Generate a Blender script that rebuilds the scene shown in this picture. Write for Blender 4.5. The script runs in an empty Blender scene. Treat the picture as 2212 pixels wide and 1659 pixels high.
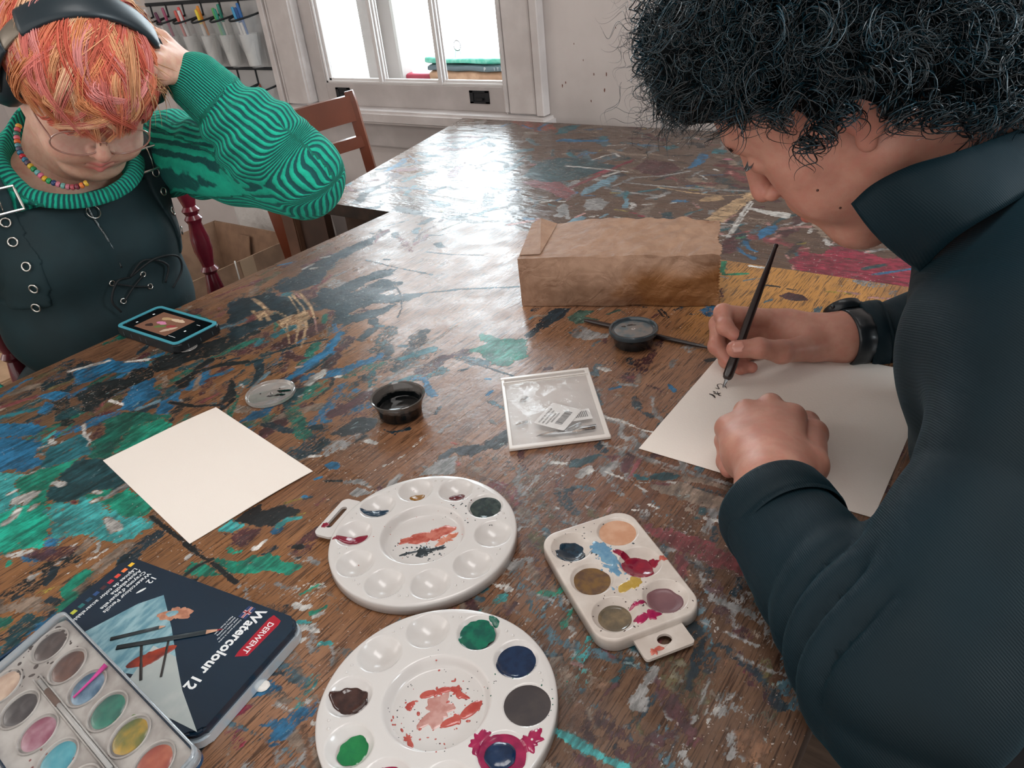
import bpy, bmesh, math, random
import numpy as np
from mathutils import Vector, Matrix
random.seed(7)
RNG = np.random.RandomState(11)
scene = bpy.context.scene
COL = scene.collection
PI = math.pi

# ------------------------------------------------------------------ colour
def lin(c):
    if isinstance(c, str):
        c = c.lstrip('#'); c = [int(c[i:i+2], 16)/255 for i in (0, 2, 4)]
    return tuple((x/12.92 if x <= .04045 else ((x+.055)/1.055)**2.4) for x in c[:3])
def rgba(c): return lin(c)+(1.0,)

# ------------------------------------------------------------------ materials
class NT:
    def __init__(s, name):
        s.m = bpy.data.materials.new(name); s.m.use_nodes = True
        s.t = s.m.node_tree; s.n = s.t.nodes; s.l = s.t.links
        s.b = s.n['Principled BSDF']
    def node(s, kind, **kw):
        n = s.n.new(kind)
        for k, v in kw.items(): setattr(n, k, v)
        return n
    def put(s, sock, v):
        if hasattr(v, 'is_output') or isinstance(v, bpy.types.NodeSocket): s.l.new(v, sock)
        else: sock.default_value = v
    def coords(s, kind='Object', scale=(1, 1, 1)):
        tc = s.node('ShaderNodeTexCoord'); mp = s.node('ShaderNodeMapping')
        mp.inputs['Scale'].default_value = scale
        s.l.new(tc.outputs[kind], mp.inputs[0]); return mp.outputs[0]
    def noise(s, vec, scale, detail=3, rough=.55, dist=0):
        n = s.node('ShaderNodeTexNoise'); n.inputs['Scale'].default_value = scale
        n.inputs['Detail'].default_value = detail; n.inputs['Roughness'].default_value = rough
        n.inputs['Distortion'].default_value = dist
        s.l.new(vec, n.inputs['Vector']); return n.outputs['Fac']
    def math(s, op, a, b=0.0, clamp=False):
        n = s.node('ShaderNodeMath', operation=op, use_clamp=clamp)
        s.put(n.inputs[0], a); s.put(n.inputs[1], b); return n.outputs[0]
    def step(s, v, lo, hi, smooth=True):
        n = s.node('ShaderNodeMapRange'); n.clamp = True
        if smooth: n.interpolation_type = 'SMOOTHSTEP'
        s.put(n.inputs['Value'], v); n.inputs['From Min'].default_value = lo; n.inputs['From Max'].default_value = hi
        return n.outputs['Result']
    def mix(s, f, a, b, mode='MIX'):
        n = s.node('ShaderNodeMix', data_type='RGBA', blend_type=mode)
        s.put(n.inputs['Factor'], f)
        ia = [i for i in n.inputs if i.type == 'RGBA']; oa = [o for o in n.outputs if o.type == 'RGBA'][0]
        s.put(ia[0], a); s.put(ia[1], b); return oa
    def bump(s, h, strength=.3, dist=.001, normal=None):
        n = s.node('ShaderNodeBump'); n.inputs['Strength'].default_value = strength
        n.inputs['Distance'].default_value = dist; s.l.new(h, n.inputs['Height'])
        if normal is not None: s.l.new(normal, n.inputs['Normal'])
        s.l.new(n.outputs[0], s.b.inputs['Normal']); return n.outputs[0]
    def attr(s, name):
        n = s.node('ShaderNodeAttribute'); n.attribute_name = name; return n

MATS = {}
def mat(name, col, rough=.5, metal=0., col2=None, scale=30., amt=1., bump=0., bscale=200., bdist=.001,
        coat=0., trans=0., alpha=1., ior=1.45, sheen=0., sss=0., emis=None, stretch=(1, 1, 1), spec=.5):
    if name in MATS: return MATS[name]
    t = NT(name); b = t.b
    v = t.coords('Object', stretch)
    if col2:
        f = t.math('MULTIPLY', t.step(t.noise(v, scale, 4), .35, .65), amt)
        t.l.new(t.mix(f, rgba(col), rgba(col2)), b.inputs['Base Color'])
    else: b.inputs['Base Color'].default_value = rgba(col)
    b.inputs['Roughness'].default_value = rough; b.inputs['Metallic'].default_value = metal
    b.inputs['Coat Weight'].default_value = coat; b.inputs['Coat Roughness'].default_value = .08
    b.inputs['Transmission Weight'].default_value = trans; b.inputs['IOR'].default_value = ior
    b.inputs['Alpha'].default_value = alpha; b.inputs['Sheen Weight'].default_value = sheen
    b.inputs['Specular IOR Level'].default_value = spec
    if sss:
        b.inputs['Subsurface Weight'].default_value = sss
        b.inputs['Subsurface Radius'].default_value = (.012, .005, .003); b.inputs['Subsurface Scale'].default_value = 1
    if emis: b.inputs['Emission Color'].default_value = rgba(emis[0]); b.inputs['Emission Strength'].default_value = emis[1]
    if bump: t.bump(t.noise(v, bscale, 4), bump, bdist)
    MATS[name] = t.m; return t.m

# ------------------------------------------------------------------ objects
def mesh_obj(name, verts, faces, m=None, parent=None, smooth=True, loc=None, rot=None):
    me = bpy.data.meshes.new(name)
    verts = np.asarray(verts, dtype=np.float64)
    if isinstance(faces, np.ndarray) and faces.ndim == 2:
        n, k = faces.shape
        me.vertices.add(len(verts)); me.vertices.foreach_set('co', verts.astype(np.float32).ravel())
        me.loops.add(n*k); me.loops.foreach_set('vertex_index', faces.astype(np.int32).ravel())
        me.polygons.add(n); me.polygons.foreach_set('loop_start', np.arange(0, n*k, k, dtype=np.int32))
        me.polygons.foreach_set('loop_total', np.full(n, k, dtype=np.int32))
        me.update(calc_edges=True)
    else:
        me.from_pydata([tuple(v) for v in verts], [], [tuple(int(i) for i in f) for f in faces]); me.update()
    me.validate(clean_customdata=False)
    me.polygons.foreach_set('use_smooth', [smooth]*len(me.polygons))
    o = bpy.data.objects.new(name, me); COL.objects.link(o)
    if m is not None:
        for mm in (m if isinstance(m, (list, tuple)) else [m]): me.materials.append(mm)
    if parent is not None: o.parent = parent
    if loc is not None: o.location = loc
    if rot is not None: o.rotation_euler = rot
    return o
def thing(name, label, cat, loc=(0, 0, 0), rz=0, group=None, rot=None):
    o = bpy.data.objects.new(name, None); COL.objects.link(o); o.empty_display_size = .02
    o.location = loc; o.rotation_euler = rot if rot else (0, 0, rz)
    o['label'] = label; o['category'] = cat
    if group: o['group'] = group
    return o
def tag(o, label, cat, group=None):
    o['label'] = label; o['category'] = cat
    if group: o['group'] = group
    return o
def struct(o): o['kind'] = 'structure'; return o
def bm_obj(name, bm, m, parent=None, smooth=False, bevel=0, seg=2, **k):
    if bevel:
        bmesh.ops.bevel(bm, geom=[e for e in bm.edges], offset=bevel, segments=seg, affect='EDGES', clamp_overlap=True)
    bmesh.ops.recalc_face_normals(bm, faces=bm.faces)
    me = bpy.data.meshes.new(name); bm.to_mesh(me); bm.free()
    o = bpy.data.objects.new(name, me); COL.objects.link(o)
    if m is not None: me.materials.append(m)
    me.polygons.foreach_set('use_smooth', [smooth]*len(me.polygons))
    if parent is not None: o.parent = parent
    if 'loc' in k: o.location = k['loc']
    if 'rot' in k: o.rotation_euler = k['rot']
    return o
def sharp(o, ang=.6):
    """smooth shading but keep edges sharper than ang"""
    me = o.data; me.polygons.foreach_set('use_smooth', [True]*len(me.polygons))
    bm = bmesh.new(); bm.from_mesh(me)
    for e in bm.edges:
        if len(e.link_faces) == 2 and e.calc_face_angle(0) > ang: e.smooth = False
    bm.to_mesh(me); bm.free(); return o
def box(name, lo, hi, m, parent=None, bevel=.002, seg=2, **k):
    bm = bmesh.new(); r = bmesh.ops.create_cube(bm, size=1)
    lo = Vector(lo); hi = Vector(hi)
    for v in bm.verts: v.co = Vector([(lo[i]+hi[i])/2+v.co[i]*(hi[i]-lo[i]) for i in range(3)])
    return sharp(bm_obj(name, bm, m, parent, True, bevel, seg, **k), .5)
def boxes(name, lst, m, parent=None, bevel=.001, **k):
    bm = bmesh.new()
    for lo, hi in lst:
        r = bmesh.ops.create_cube(bm, size=1)
        for v in r['verts']: v.co = Vector([(lo[i]+hi[i])/2+v.co[i]*(hi[i]-lo[i]) for i in range(3)])
    return sharp(bm_obj(name, bm, m, parent, True, bevel, 1, **k), .5)
def beam(name, p0, p1, w, d, m, parent=None, up=(0, 0, 1), bevel=.002, **k):
    """a bar of rectangular section from p0 to p1"""
    p0, p1 = Vector(p0), Vector(p1); z = (p1-p0).normalized(); x = z.cross(Vector(up)).normalized(); y = x.cross(z)
    bm = bmesh.new(); bmesh.ops.create_cube(bm, size=1); L = (p1-p0).length
    for v in bm.verts: v.co = (p0+p1)/2+x*v.co.x*w+y*v.co.y*d+z*v.co.z*L
    return sharp(bm_obj(name, bm, m, parent, True, bevel, 2, **k), .5)

def frames(P):
    P = np.asarray(P, float); n = len(P)
    T = np.gradient(P, axis=0); T /= np.linalg.norm(T, axis=1)[:, None]+1e-12
    a = np.array([0, 0, 1.]) if abs(T[0][2]) < .9 else np.array([1., 0, 0])
    N = np.zeros_like(P); N[0] = np.cross(T[0], a); N[0] /= np.linalg.norm(N[0])
    for i in range(1, n):
        v = N[i-1]-T[i]*(N[i-1]@T[i]); N[i] = v/(np.linalg.norm(v)+1e-12)
    return T, N, np.cross(T, N)
def spline(P, n, closed=False):
    """Catmull-Rom through control points (any dimension)"""
    P = np.asarray(P, float); m = len(P)
    t = np.linspace(0, m if closed else m-1, n, endpoint=not closed)
    i = np.minimum(np.floor(t).astype(int), m-1 if closed else m-2); u = (t-i)[:, None]
    g = (lambda k: P[k % m]) if closed else (lambda k: P[np.clip(k, 0, m-1)])
    p0, p1, p2, p3 = g(i-1), g(i), g(i+1), g(i+2)
    if not closed:
        p0 = np.where((i == 0)[:, None], 2*p1-p2, p0); p3 = np.where((i == m-2)[:, None], 2*p2-p1, p3)
    return .5*((2*p1)+(-p0+p2)*u+(2*p0-5*p1+4*p2-p3)*u*u+(-p0+3*p1-3*p2+p3)*u**3)
def tube_arrays(P, R, sides=8, cap=True, flat=1.0, off=0):
    P = np.asarray(P, float); n = len(P); R = np.broadcast_to(np.asarray(R, float), (n,))
    T, N, B = frames(P)
    a = np.linspace(0, 2*PI, sides, endpoint=False)
    V = P[:, None]+R[:, None, None]*(np.cos(a)[None, :, None]*N[:, None]+flat*np.sin(a)[None, :, None]*B[:, None])
    V = V.reshape(-1, 3); i = np.arange(n-1)[:, None]*sides; j = np.arange(sides)[None]; j2 = (j+1) % sides
    F = np.stack([i+j, i+j2, i+sides+j2, i+sides+j], -1).reshape(-1, 4)+off
    return V, F
def tube(name, P, R, m, parent=None, sides=10, flat=1.0, closed=False, **k):
    P = np.asarray(P, float)
    if closed:
        n = len(P); PP = np.vstack([P, P[:1]]); T = np.roll(P, -1, 0)-np.roll(P, 1, 0); T /= np.linalg.norm(T, axis=1)[:, None]
        c = P.mean(0); nn = np.cross(P[0]-c, P[n//4]-c); nn /= np.linalg.norm(nn)
        B = np.tile(nn, (n, 1)); N = np.cross(T, B); N /= np.linalg.norm(N, axis=1)[:, None]
        a = np.linspace(0, 2*PI, sides, endpoint=False); R = np.broadcast_to(np.asarray(R, float), (n,))
        V = (P[:, None]+R[:, None, None]*(np.cos(a)[None, :, None]*N[:, None]+flat*np.sin(a)[None, :, None]*B[:, None])).reshape(-1, 3)
        i = np.arange(n)[:, None]; j = np.arange(sides)[None]
        F = np.stack([i*sides+j, i*sides+(j+1) % sides, ((i+1) % n)*sides+(j+1) % sides, ((i+1) % n)*sides+j], -1).reshape(-1, 4)
        return mesh_obj(name, V, F, m, parent, **k)
    V, F = tube_arrays(P, R, sides, flat=flat)
    n = len(P); V = np.vstack([V, P[0], P[-1]]); F = [tuple(f) for f in F]
    c0, c1 = len(V)-2, len(V)-1
    for j in range(sides):
        F.append((c0, (j+1) % sides, j)); F.append((c1, (n-1)*sides+j, (n-1)*sides+(j+1) % sides))
    return mesh_obj(name, V, F, m, parent, **k)
def lathe(name, prof, m, parent=None, seg=40, loc=None, rot=None, sx=1, sy=1, smooth=True, M=None, closed=False):
    """profile [(r,z)...] spun about z"""
    V = []; F = []; n = len(prof)
    for r, z in prof:
        for j in range(seg):
            a = 2*PI*j/seg; V.append((r*math.cos(a)*sx, r*math.sin(a)*sy, z))
    for i in range(n-1 if not closed else n):
        i2 = (i+1) % n
        for j in range(seg):
            F.append((i*seg+j, i*seg+(j+1) % seg, i2*seg+(j+1) % seg, i2*seg+j))
    if not closed:
        if prof[0][0] > 1e-5: F.append(tuple(range(seg))[::-1])
        if prof[-1][0] > 1e-5: F.append(tuple((n-1)*seg+j for j in range(seg)))
    V = np.array(V)
    if M is not None: V = V@np.array(M)[:3, :3].T+np.array(M)[:3, 3]
    o = mesh_obj(name, V, F, m, parent, smooth, loc, rot)
    return sharp(o, .7) if smooth else o
def rrect(w, h, r, n=6):
    """rounded rectangle outline, centred"""
    pts = []
    for cx, cy, a0 in ((w/2-r, h/2-r, 0), (-w/2+r, h/2-r, PI/2), (-w/2+r, -h/2+r, PI), (w/2-r, -h/2+r, 1.5*PI)):
        for i in range(n+1):
            a = a0+PI/2*i/n; pts.append((cx+r*math.cos(a), cy+r*math.sin(a)))
    return pts
def slab(name, outline, z0, z1, m, parent=None, bevel=.001, seg=2, **k):
    """closed 2-D outline given thickness"""
    bm = bmesh.new(); n = len(outline)
    a = [bm.verts.new((x, y, z0)) for x, y in outline]; b = [bm.verts.new((x, y, z1)) for x, y in outline]
    bm.faces.new(a[::-1]); bm.faces.new(b)
    for i in range(n): bm.faces.new((a[i], a[(i+1) % n], b[(i+1) % n], b[i]))
    if bevel:
        es = [e for e in bm.edges if abs(e.verts[0].co.z-e.verts[1].co.z) < 1e-7]
        bmesh.ops.bevel(bm, geom=es, offset=bevel, segments=seg, affect='EDGES', clamp_overlap=True)
    return sharp(bm_obj(name, bm, m, parent, True, 0, **k), .5)
def ball(name, c, r, m, parent=None, seg=16, **k):
    bm = bmesh.new(); bmesh.ops.create_uvsphere(bm, u_segments=seg, v_segments=max(6, seg//2), radius=1)
    r = r if hasattr(r, '__len__') else (r, r, r)
    for v in bm.verts: v.co = Vector((c[0]+v.co.x*r[0], c[1]+v.co.y*r[1], c[2]+v.co.z*r[2]))
    return bm_obj(name, bm, m, parent, True, **k)
def text_arrays(s, size, extrude=.0, weight=0., font_space=1.0):
    cu = bpy.data.curves.new('t', 'FONT'); cu.body = s; cu.size = size; cu.extrude = extrude; cu.offset = weight
    cu.space_character = font_space; cu.resolution_u = 2
    o = bpy.data.objects.new('t', cu); COL.objects.link(o)
    dg = bpy.context.evaluated_depsgraph_get(); me = bpy.data.meshes.new_from_object(o.evaluated_get(dg))
    bpy.data.objects.remove(o); bpy.data.curves.remove(cu); return me
def text(name, s, size, m, parent=None, loc=(0, 0, 0), rz=0, weight=0., align='L', rot=None, sx=1.):
    me = text_arrays(s, size, .00008, weight); me.name = name
    o = bpy.data.objects.new(name, me); COL.objects.link(o); me.materials.clear(); me.materials.append(m)
    if len(me.vertices):
        co = np.empty(len(me.vertices)*3, np.float32); me.vertices.foreach_get('co', co); co = co.reshape(-1, 3)
        co[:, 0] *= sx
        if align == 'C': co[:, 0] -= (co[:, 0].min()+co[:, 0].max())/2
        me.vertices.foreach_set('co', co.ravel()); me.update()
    o.location = loc; o.rotation_euler = rot if rot else (0, 0, rz)
    if parent is not None: o.parent = parent
    return o

# ------------------------------------------------------------------ noise on arrays
def vnoise(x, y, seed=0):
    xi = np.floor(x).astype(np.int64); yi = np.floor(y).astype(np.int64); u = x-xi; v = y-yi
    u = u*u*(3-2*u); v = v*v*(3-2*v)
    def h(a, b):
        k = (a*374761393+b*668265263+seed*1442695041) & 0x7fffffff
        k = ((k ^ (k >> 13))*1274126177) & 0x7fffffff
        return ((k ^ (k >> 16)) & 0xffff)/65535.
    return (h(xi, yi)*(1-u)+h(xi+1, yi)*u)*(1-v)+(h(xi, yi+1)*(1-u)+h(xi+1, yi+1)*u)*v
def fbm(x, y, seed=0, oct=4):
    s = 0; a = .5; t = 0
    for o in range(oct): s = s+a*vnoise(x*2**o, y*2**o, seed+o*17); t += a; a *= .55
    return s/t
def n3(P, f, seed=0):
    """smooth pseudo-noise of 3-D points, -1..1"""
    r = np.random.RandomState(seed); s = 0
    for k in range(6):
        d = r.randn(3); d /= np.linalg.norm(d); s = s+np.sin(P@d*f*r.uniform(.6, 1.6)+r.uniform(0, 6.28))
    return s/3.2

# ------------------------------------------------------------------ implicit surfaces
class SDF:
    """grid of signed distance; primitives blended with smooth union, meshed by surface nets"""
    def __init__(s, lo, hi, h):
        s.lo = np.array(lo, float); s.h = h; n = np.ceil((np.array(hi)-s.lo)/h).astype(int)+1
        s.n = n; g = [s.lo[i]+h*np.arange(n[i]) for i in range(3)]
        s.X, s.Y, s.Z = np.meshgrid(*[a.astype(np.float32) for a in g], indexing='ij')
        s.V = np.full(s.X.shape, 1., np.float32)
    def _blend(s, d, k, mode):
        V = s.V
        if mode == 'add':
            if k <= 0: s.V = np.minimum(V, d); return
            h = np.clip(.5+.5*(V-d)/k, 0, 1); s.V = V*(1-h)+d*h-k*h*(1-h)
        elif mode == 'sub':
            d = -d; h = np.clip(.5-.5*(V-d)/max(k, 1e-6), 0, 1); s.V = V*(1-h)+d*h+k*h*(1-h)
    def capsule(s, a, b, ra, rb=None, k=.01, mode='add'):
        rb = ra if rb is None else rb; a = np.array(a, float); b = np.array(b, float); ab = b-a; L = ab@ab+1e-12
        t = np.clip(((s.X-a[0])*ab[0]+(s.Y-a[1])*ab[1]+(s.Z-a[2])*ab[2])/L, 0, 1)
        d = np.sqrt((s.X-a[0]-t*ab[0])**2+(s.Y-a[1]-t*ab[1])**2+(s.Z-a[2]-t*ab[2])**2)-(ra+(rb-ra)*t)
        s._blend(d.astype(np.float32), k, mode)
    def chain(s, P, R, k=.01):
        for i in range(len(P)-1): s.capsule(P[i], P[i+1], R[i], R[i+1], k)
    def ell(s, c, r, k=.01, mode='add', ax=None):
        x, y, z = s.X-c[0], s.Y-c[1], s.Z-c[2]
        if ax is not None:
            A = np.array(ax, float); x, y, z = (x*A[0][0]+y*A[0][1]+z*A[0][2], x*A[1][0]+y*A[1][1]+z*A[1][2], x*A[2][0]+y*A[2][1]+z*A[2][2])
        k0 = np.sqrt((x/r[0])**2+(y/r[1])**2+(z/r[2])**2)+1e-9; k1 = np.sqrt((x/r[0]**2)**2+(y/r[1]**2)**2+(z/r[2]**2)**2)+1e-9
        s._blend((k0*(k0-1)/k1).astype(np.float32), k, mode)
    def mesh(s):
        V = s.V; n = V.shape; I = V < 0
        c = np.zeros((n[0]-1, n[1]-1, n[2]-1), np.int8)
        for dx in (0, 1):
            for dy in (0, 1):
                for dz in (0, 1): c += I[dx:n[0]-1+dx, dy:n[1]-1+dy, dz:n[2]-1+dz]
        act = (c > 0) & (c < 8); idx = np.argwhere(act); ids = -np.ones(act.shape, np.int64); ids[act] = np.arange(len(idx))
        acc = np.zeros((len(idx), 3)); cnt = np.zeros(len(idx))
        for ax in range(3):
            o1, o2 = [a for a in range(3) if a != ax]
            for b in (0, 1):
                for d in (0, 1):
                    p = idx.copy(); p[:, o1] += b; p[:, o2] += d; q = p.copy(); q[:, ax] += 1
                    v0 = V[p[:, 0], p[:, 1], p[:, 2]]; v1 = V[q[:, 0], q[:, 1], q[:, 2]]; m = (v0 < 0) != (v1 < 0)
                    t = np.where(m, v0/(v0-v1+1e-20*(v0 == v1)), 0); r = p.astype(float)-0; r[:, ax] += t
                    acc += np.where(m[:, None], r, 0); cnt += m
        P = s.lo+s.h*acc/cnt[:, None]
        F = []
        for ax in range(3):
            o1, o2 = [(1, 2), (2, 0), (0, 1)][ax]
            sl0 = [slice(None)]*3; sl1 = [slice(None)]*3; sl0[ax] = slice(0, n[ax]-1); sl1[ax] = slice(1, n[ax])
            A = I[tuple(sl0)]; B = I[tuple(sl1)]; e = np.argwhere(A != B)
            e = e[(e[:, o1] > 0) & (e[:, o2] > 0) & (e[:, o1] < n[o1]-1) & (e[:, o2] < n[o2]-1)]
            inside = A[e[:, 0], e[:, 1], e[:, 2]]
            def cid(a, b):
                q = e.copy(); q[:, o1] -= a; q[:, o2] -= b; return ids[q[:, 0], q[:, 1], q[:, 2]]
            f = np.stack([cid(1, 1), cid(0, 1), cid(0, 0), cid(1, 0)], -1)
            f[~inside] = f[~inside][:, ::-1]; F.append(f)
        return P, np.vstack(F)
def smooth_mesh(P, F, it=2, lam=.5):
    """laplacian smoothing of a quad mesh"""
    E = np.vstack([F[:, [0, 1]], F[:, [1, 2]], F[:, [2, 3]], F[:, [3, 0]]]); E = np.vstack([E, E[:, ::-1]])
    n = len(P); c = np.bincount(E[:, 0], minlength=n)[:, None]+1e-9
    for _ in range(it):
        A = np.stack([np.bincount(E[:, 0], weights=P[E[:, 1], a], minlength=n) for a in range(3)], -1)/c
        P = P+(A-P)*lam
    return P
def mnormals(P, F):
    n = np.cross(P[F[:, 2]]-P[F[:, 0]], P[F[:, 3]]-P[F[:, 1]]); N = np.zeros_like(P)
    for a in range(4):
        for b in range(3): N[:, b] += np.bincount(F[:, a], weights=n[:, b], minlength=len(P))
    return N/(np.linalg.norm(N, axis=1)[:, None]+1e-12)
def set_col(me, name, C):
    C = np.asarray(C, np.float32)
    if C.shape[1] == 3: C = np.hstack([C, np.ones((len(C), 1), np.float32)])
    a = me.attributes.new(name, 'FLOAT_COLOR', 'POINT'); a.data.foreach_set('color', C.astype(np.float32).ravel())
def set_uv(o, uv):
    me = o.data; L = np.empty(len(me.loops), np.int32); me.loops.foreach_get('vertex_index', L)
    u = me.uv_layers.new(name='uv'); u.data.foreach_set('uv', np.asarray(uv, np.float32)[L].ravel())

# ================================================================== camera and light
cam_d = bpy.data.cameras.new('camera'); cam = bpy.data.objects.new('camera', cam_d); COL.objects.link(cam)
Rv, Dv, Fv = Vector((0.813161,0.573732,-0.097985)), Vector((0.226559,-0.467076,-0.854699)), Vector((-0.536135,0.672808,-0.509792))
cam.matrix_world = Matrix(((Rv.x, -Dv.x, -Fv.x, 0), (Rv.y, -Dv.y, -Fv.y, 0), (Rv.z, -Dv.z, -Fv.z, 1.21), (0, 0, 0, 1)))
cam_d.sensor_width = 36; cam_d.lens = 36*1660/2212; cam_d.clip_start = .02
scene.camera = cam
scene.view_settings.view_transform = 'Standard'; scene.view_settings.look = 'None'
scene.view_settings.exposure = 0.0; scene.view_settings.gamma = 1; scene.view_settings.use_curve_mapping = False

w = bpy.data.worlds.new('daylight'); scene.world = w; w.use_nodes = True
wn, wl = w.node_tree.nodes, w.node_tree.links; bg = wn['Background']
tc = wn.new('ShaderNodeTexCoord'); sp = wn.new('ShaderNodeSeparateXYZ'); wl.new(tc.outputs['Generated'], sp.inputs[0])
mr = wn.new('ShaderNodeMapRange'); mr.interpolation_type = 'SMOOTHSTEP'
mr.inputs['From Min'].default_value = -.1; mr.inputs['From Max'].default_value = .5
wl.new(sp.outputs['Y'], mr.inputs['Value'])
mx = wn.new('ShaderNodeMix'); mx.data_type = 'RGBA'
ca = [i for i in mx.inputs if i.type == 'RGBA']; ca[0].default_value = (1.0, .955, .92, 1); ca[1].default_value = (.82, .94, 1.0, 1)
wl.new(mr.outputs['Result'], mx.inputs['Factor']); wl.new([o for o in mx.outputs if o.type == 'RGBA'][0], bg.inputs['Color'])
ms = wn.new('ShaderNodeMapRange'); ms.inputs['From Min'].default_value = 0; ms.inputs['From Max'].default_value = 1
ms.inputs['To Min'].default_value = 1.40; ms.inputs['To Max'].default_value = 10.5
wl.new(mr.outputs['Result'], ms.inputs['Value']); wl.new(ms.outputs['Result'], bg.inputs['Strength'])

def lamp(name, loc, target, sx, sy, power, col):
    l = bpy.data.lights.new(name, 'AREA'); l.shape = 'RECTANGLE'; l.size = sx; l.size_y = sy; l.energy = power; l.color = col
    o = bpy.data.objects.new(name, l); COL.objects.link(o); o.location = loc
    o.rotation_euler = (Vector(target)-Vector(loc)).to_track_quat('-Z', 'Y').to_euler(); return o
lamp('added_overhead_light', (-.2, .5, 2.5), (-.2, .5, 0), 1.2, .5, 14, (1.0, .97, .95))  # added overhead light for the highlights; no ceiling lamp is known here

lamp('added_side_light', (2.25, 1.45, 1.7), (-.35, .40, .75), .9, 1.2, 62, (.86, .95, 1.0))  # added area light for daylight inferred from the right; no window built there
lamp('added_side_light', (-3.9, -1.4, 1.9), (-.6, .5, .75), 1.2, 1.4, 12, (1.0, .93, .86))  # added weak warm fill from front left, no window behind it

# ================================================================== room
M_wall = mat('wall_paint', '#c6bdb9', .75, col2='#b8afab', scale=3, bump=.35, bscale=70, bdist=.002)
M_trim = mat('trim_paint', '#cdc6c3', .4, col2='#bdb5b2', scale=8, bump=.15, bscale=40)
M_sash = mat('sash_paint', '#b6aeab', .45, col2='#aaa29f', scale=8)
M_ceil = mat('ceiling_paint', '#d8d4d0', .9)
M_floor = mat('floor_boards', '#6f5a4c', .5, col2='#54443a', scale=6, stretch=(1, 8, 1))
WF = 1.84
wx0, wx1, wz0, wz1 = -2.30, -1.245, .72, 2.05     # opening in the wall
boxes_wall = [((-4.6, WF, 0), (wx0, WF+.14, 2.6)), ((wx1, WF, 0), (2.4, WF+.14, 2.6)), ((wx0, WF, 0), (wx1, WF+.14, wz0)), ((wx0, WF, wz1), (wx1, WF+.14, 2.6))]
struct(boxes('wall_back', boxes_wall, M_wall, bevel=0))
struct(box('wall_left', (-4.7, -3, 0), (-4.6, WF+.14, 2.6), M_wall, bevel=0))
struct(box('wall_right', (2.4, -1.2, 0), (2.5, WF+.14, 2.6), M_wall, bevel=0))
struct(box('floor', (-4.7, -3, -.05), (2.5, WF+.14, 0), M_floor, bevel=0))
struct(box('ceiling', (-4.7, -1.2, 2.6), (2.5, WF+.14, 2.65), M_ceil, bevel=0))
struct(box('baseboard_back', (-4.6, WF-.018, 0), (2.4, WF, .14), M_trim, bevel=.004))
# little chips and specks knocked out of the plaster
bmk = bmesh.new()
for (x, z, r) in [(-1.1775,0.8296, .004), (-1.1666,0.838, .003), (-1.0788,0.8598, .003), (-1.1089,0.8935, .002), (-1.049,0.8204, .004), (-1.0419,0.8602, .004), (-1.0907,0.7927, .003), (-1.1343,0.9327, .002), (-1.0115,0.9686, .002)]:
    v = [bmk.verts.new((x+r*.5*math.cos(a)*random.uniform(.6, 1.2), WF-.0006, z+r*1.3*math.sin(a)*random.uniform(.6, 1.2))) for a in [i*PI/4 for i in range(8)]]
    v2 = [bmk.verts.new((q.co.x, WF+.0005, q.co.z)) for q in v]; bmk.faces.new(v)
    for i in range(8): bmk.faces.new((v[i], v2[i], v2[(i+1) % 8], v[(i+1) % 8]))
o = bm_obj('trim_9', bmk, mat('chip_dark', '#6b4438', .8)); struct(o)

# window casing, stops, sash
def casing(name, x0, x1, outer):
    # moulded board: flat with a raised outer bead
    s = 1 if outer == 'r' else -1
    L = [((x0, WF-.022, .755), (x1, WF, wz1+.02))]
    e = x1 if s > 0 else x0
    e2 = e+s*.0012
    L += [((min(e2, e-s*.024), WF-.034, .754), (max(e2, e-s*.024), WF-.001, wz1+.019)), ((min(e-s*.030, e-s*.036), WF-.028, .756), (max(e-s*.030, e-s*.036), WF-.002, wz1+.018))]
    struct(boxes(name, L, M_trim, bevel=.0025))
casing('trim_1', -2.327, -2.20, 'l'); casing('trim_2', -1.345, -1.222, 'r')
struct(box('trim_3', (-2.206, WF-.034, .755), (-2.170, WF+.05, wz1), M_trim, bevel=.007, seg=3))
struct(box('trim_4', (-1.358, WF-.030, .755), (-1.346, WF+.05, wz1), M_trim, bevel=.005, seg=3))
struct(box('trim_5', (-2.33, WF-.022, wz1), (-1.22, WF, wz1+.12), M_trim, bevel=.004))
struct(box('trim_6', (-2.345, WF-.06, .712), (-1.205, WF+.10, .752), M_trim, bevel=.008, seg=3))    # stool / sill
struct(box('trim_7', (-2.32, WF-.02, .63), (-1.23, WF, .712), M_sash, bevel=.004))
win = thing('window_1', 'white painted sash window with narrow panes', 'window', (0, 0, 0)); del win['label'], win['category']; win['kind'] = 'structure'
gx0, gx1, gz0 = -2.108, -1.374, .822
boxes('sash_frame', [((-2.165, WF, .752), (gx0, WF+.035, 2.0)), ((gx1, WF, .752), (-1.352, WF+.035, 2.0)), ((gx0, WF, .752), (gx1, WF+.035, gz0)), ((gx0, WF, 1.95), (gx1, WF+.035, 2.0))], M_sash, win, bevel=.001)
M_bead = mat('glazing_bead', '#cfcac8', .35)
def bars(name, x, z0=gz0, z1=1.95):
    boxes(name, [((x-.007, WF+.002, z0), (x+.007, WF+.033, z1)), ((x-.013, WF+.010, z0), (x+.013, WF+.026, z1)), ((x-.017, WF+.018, z0), (x+.017, WF+.022, z1))], M_bead, win, bevel=.001)
bars('muntin', -1.855); bars('muntin', -1.609)
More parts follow.
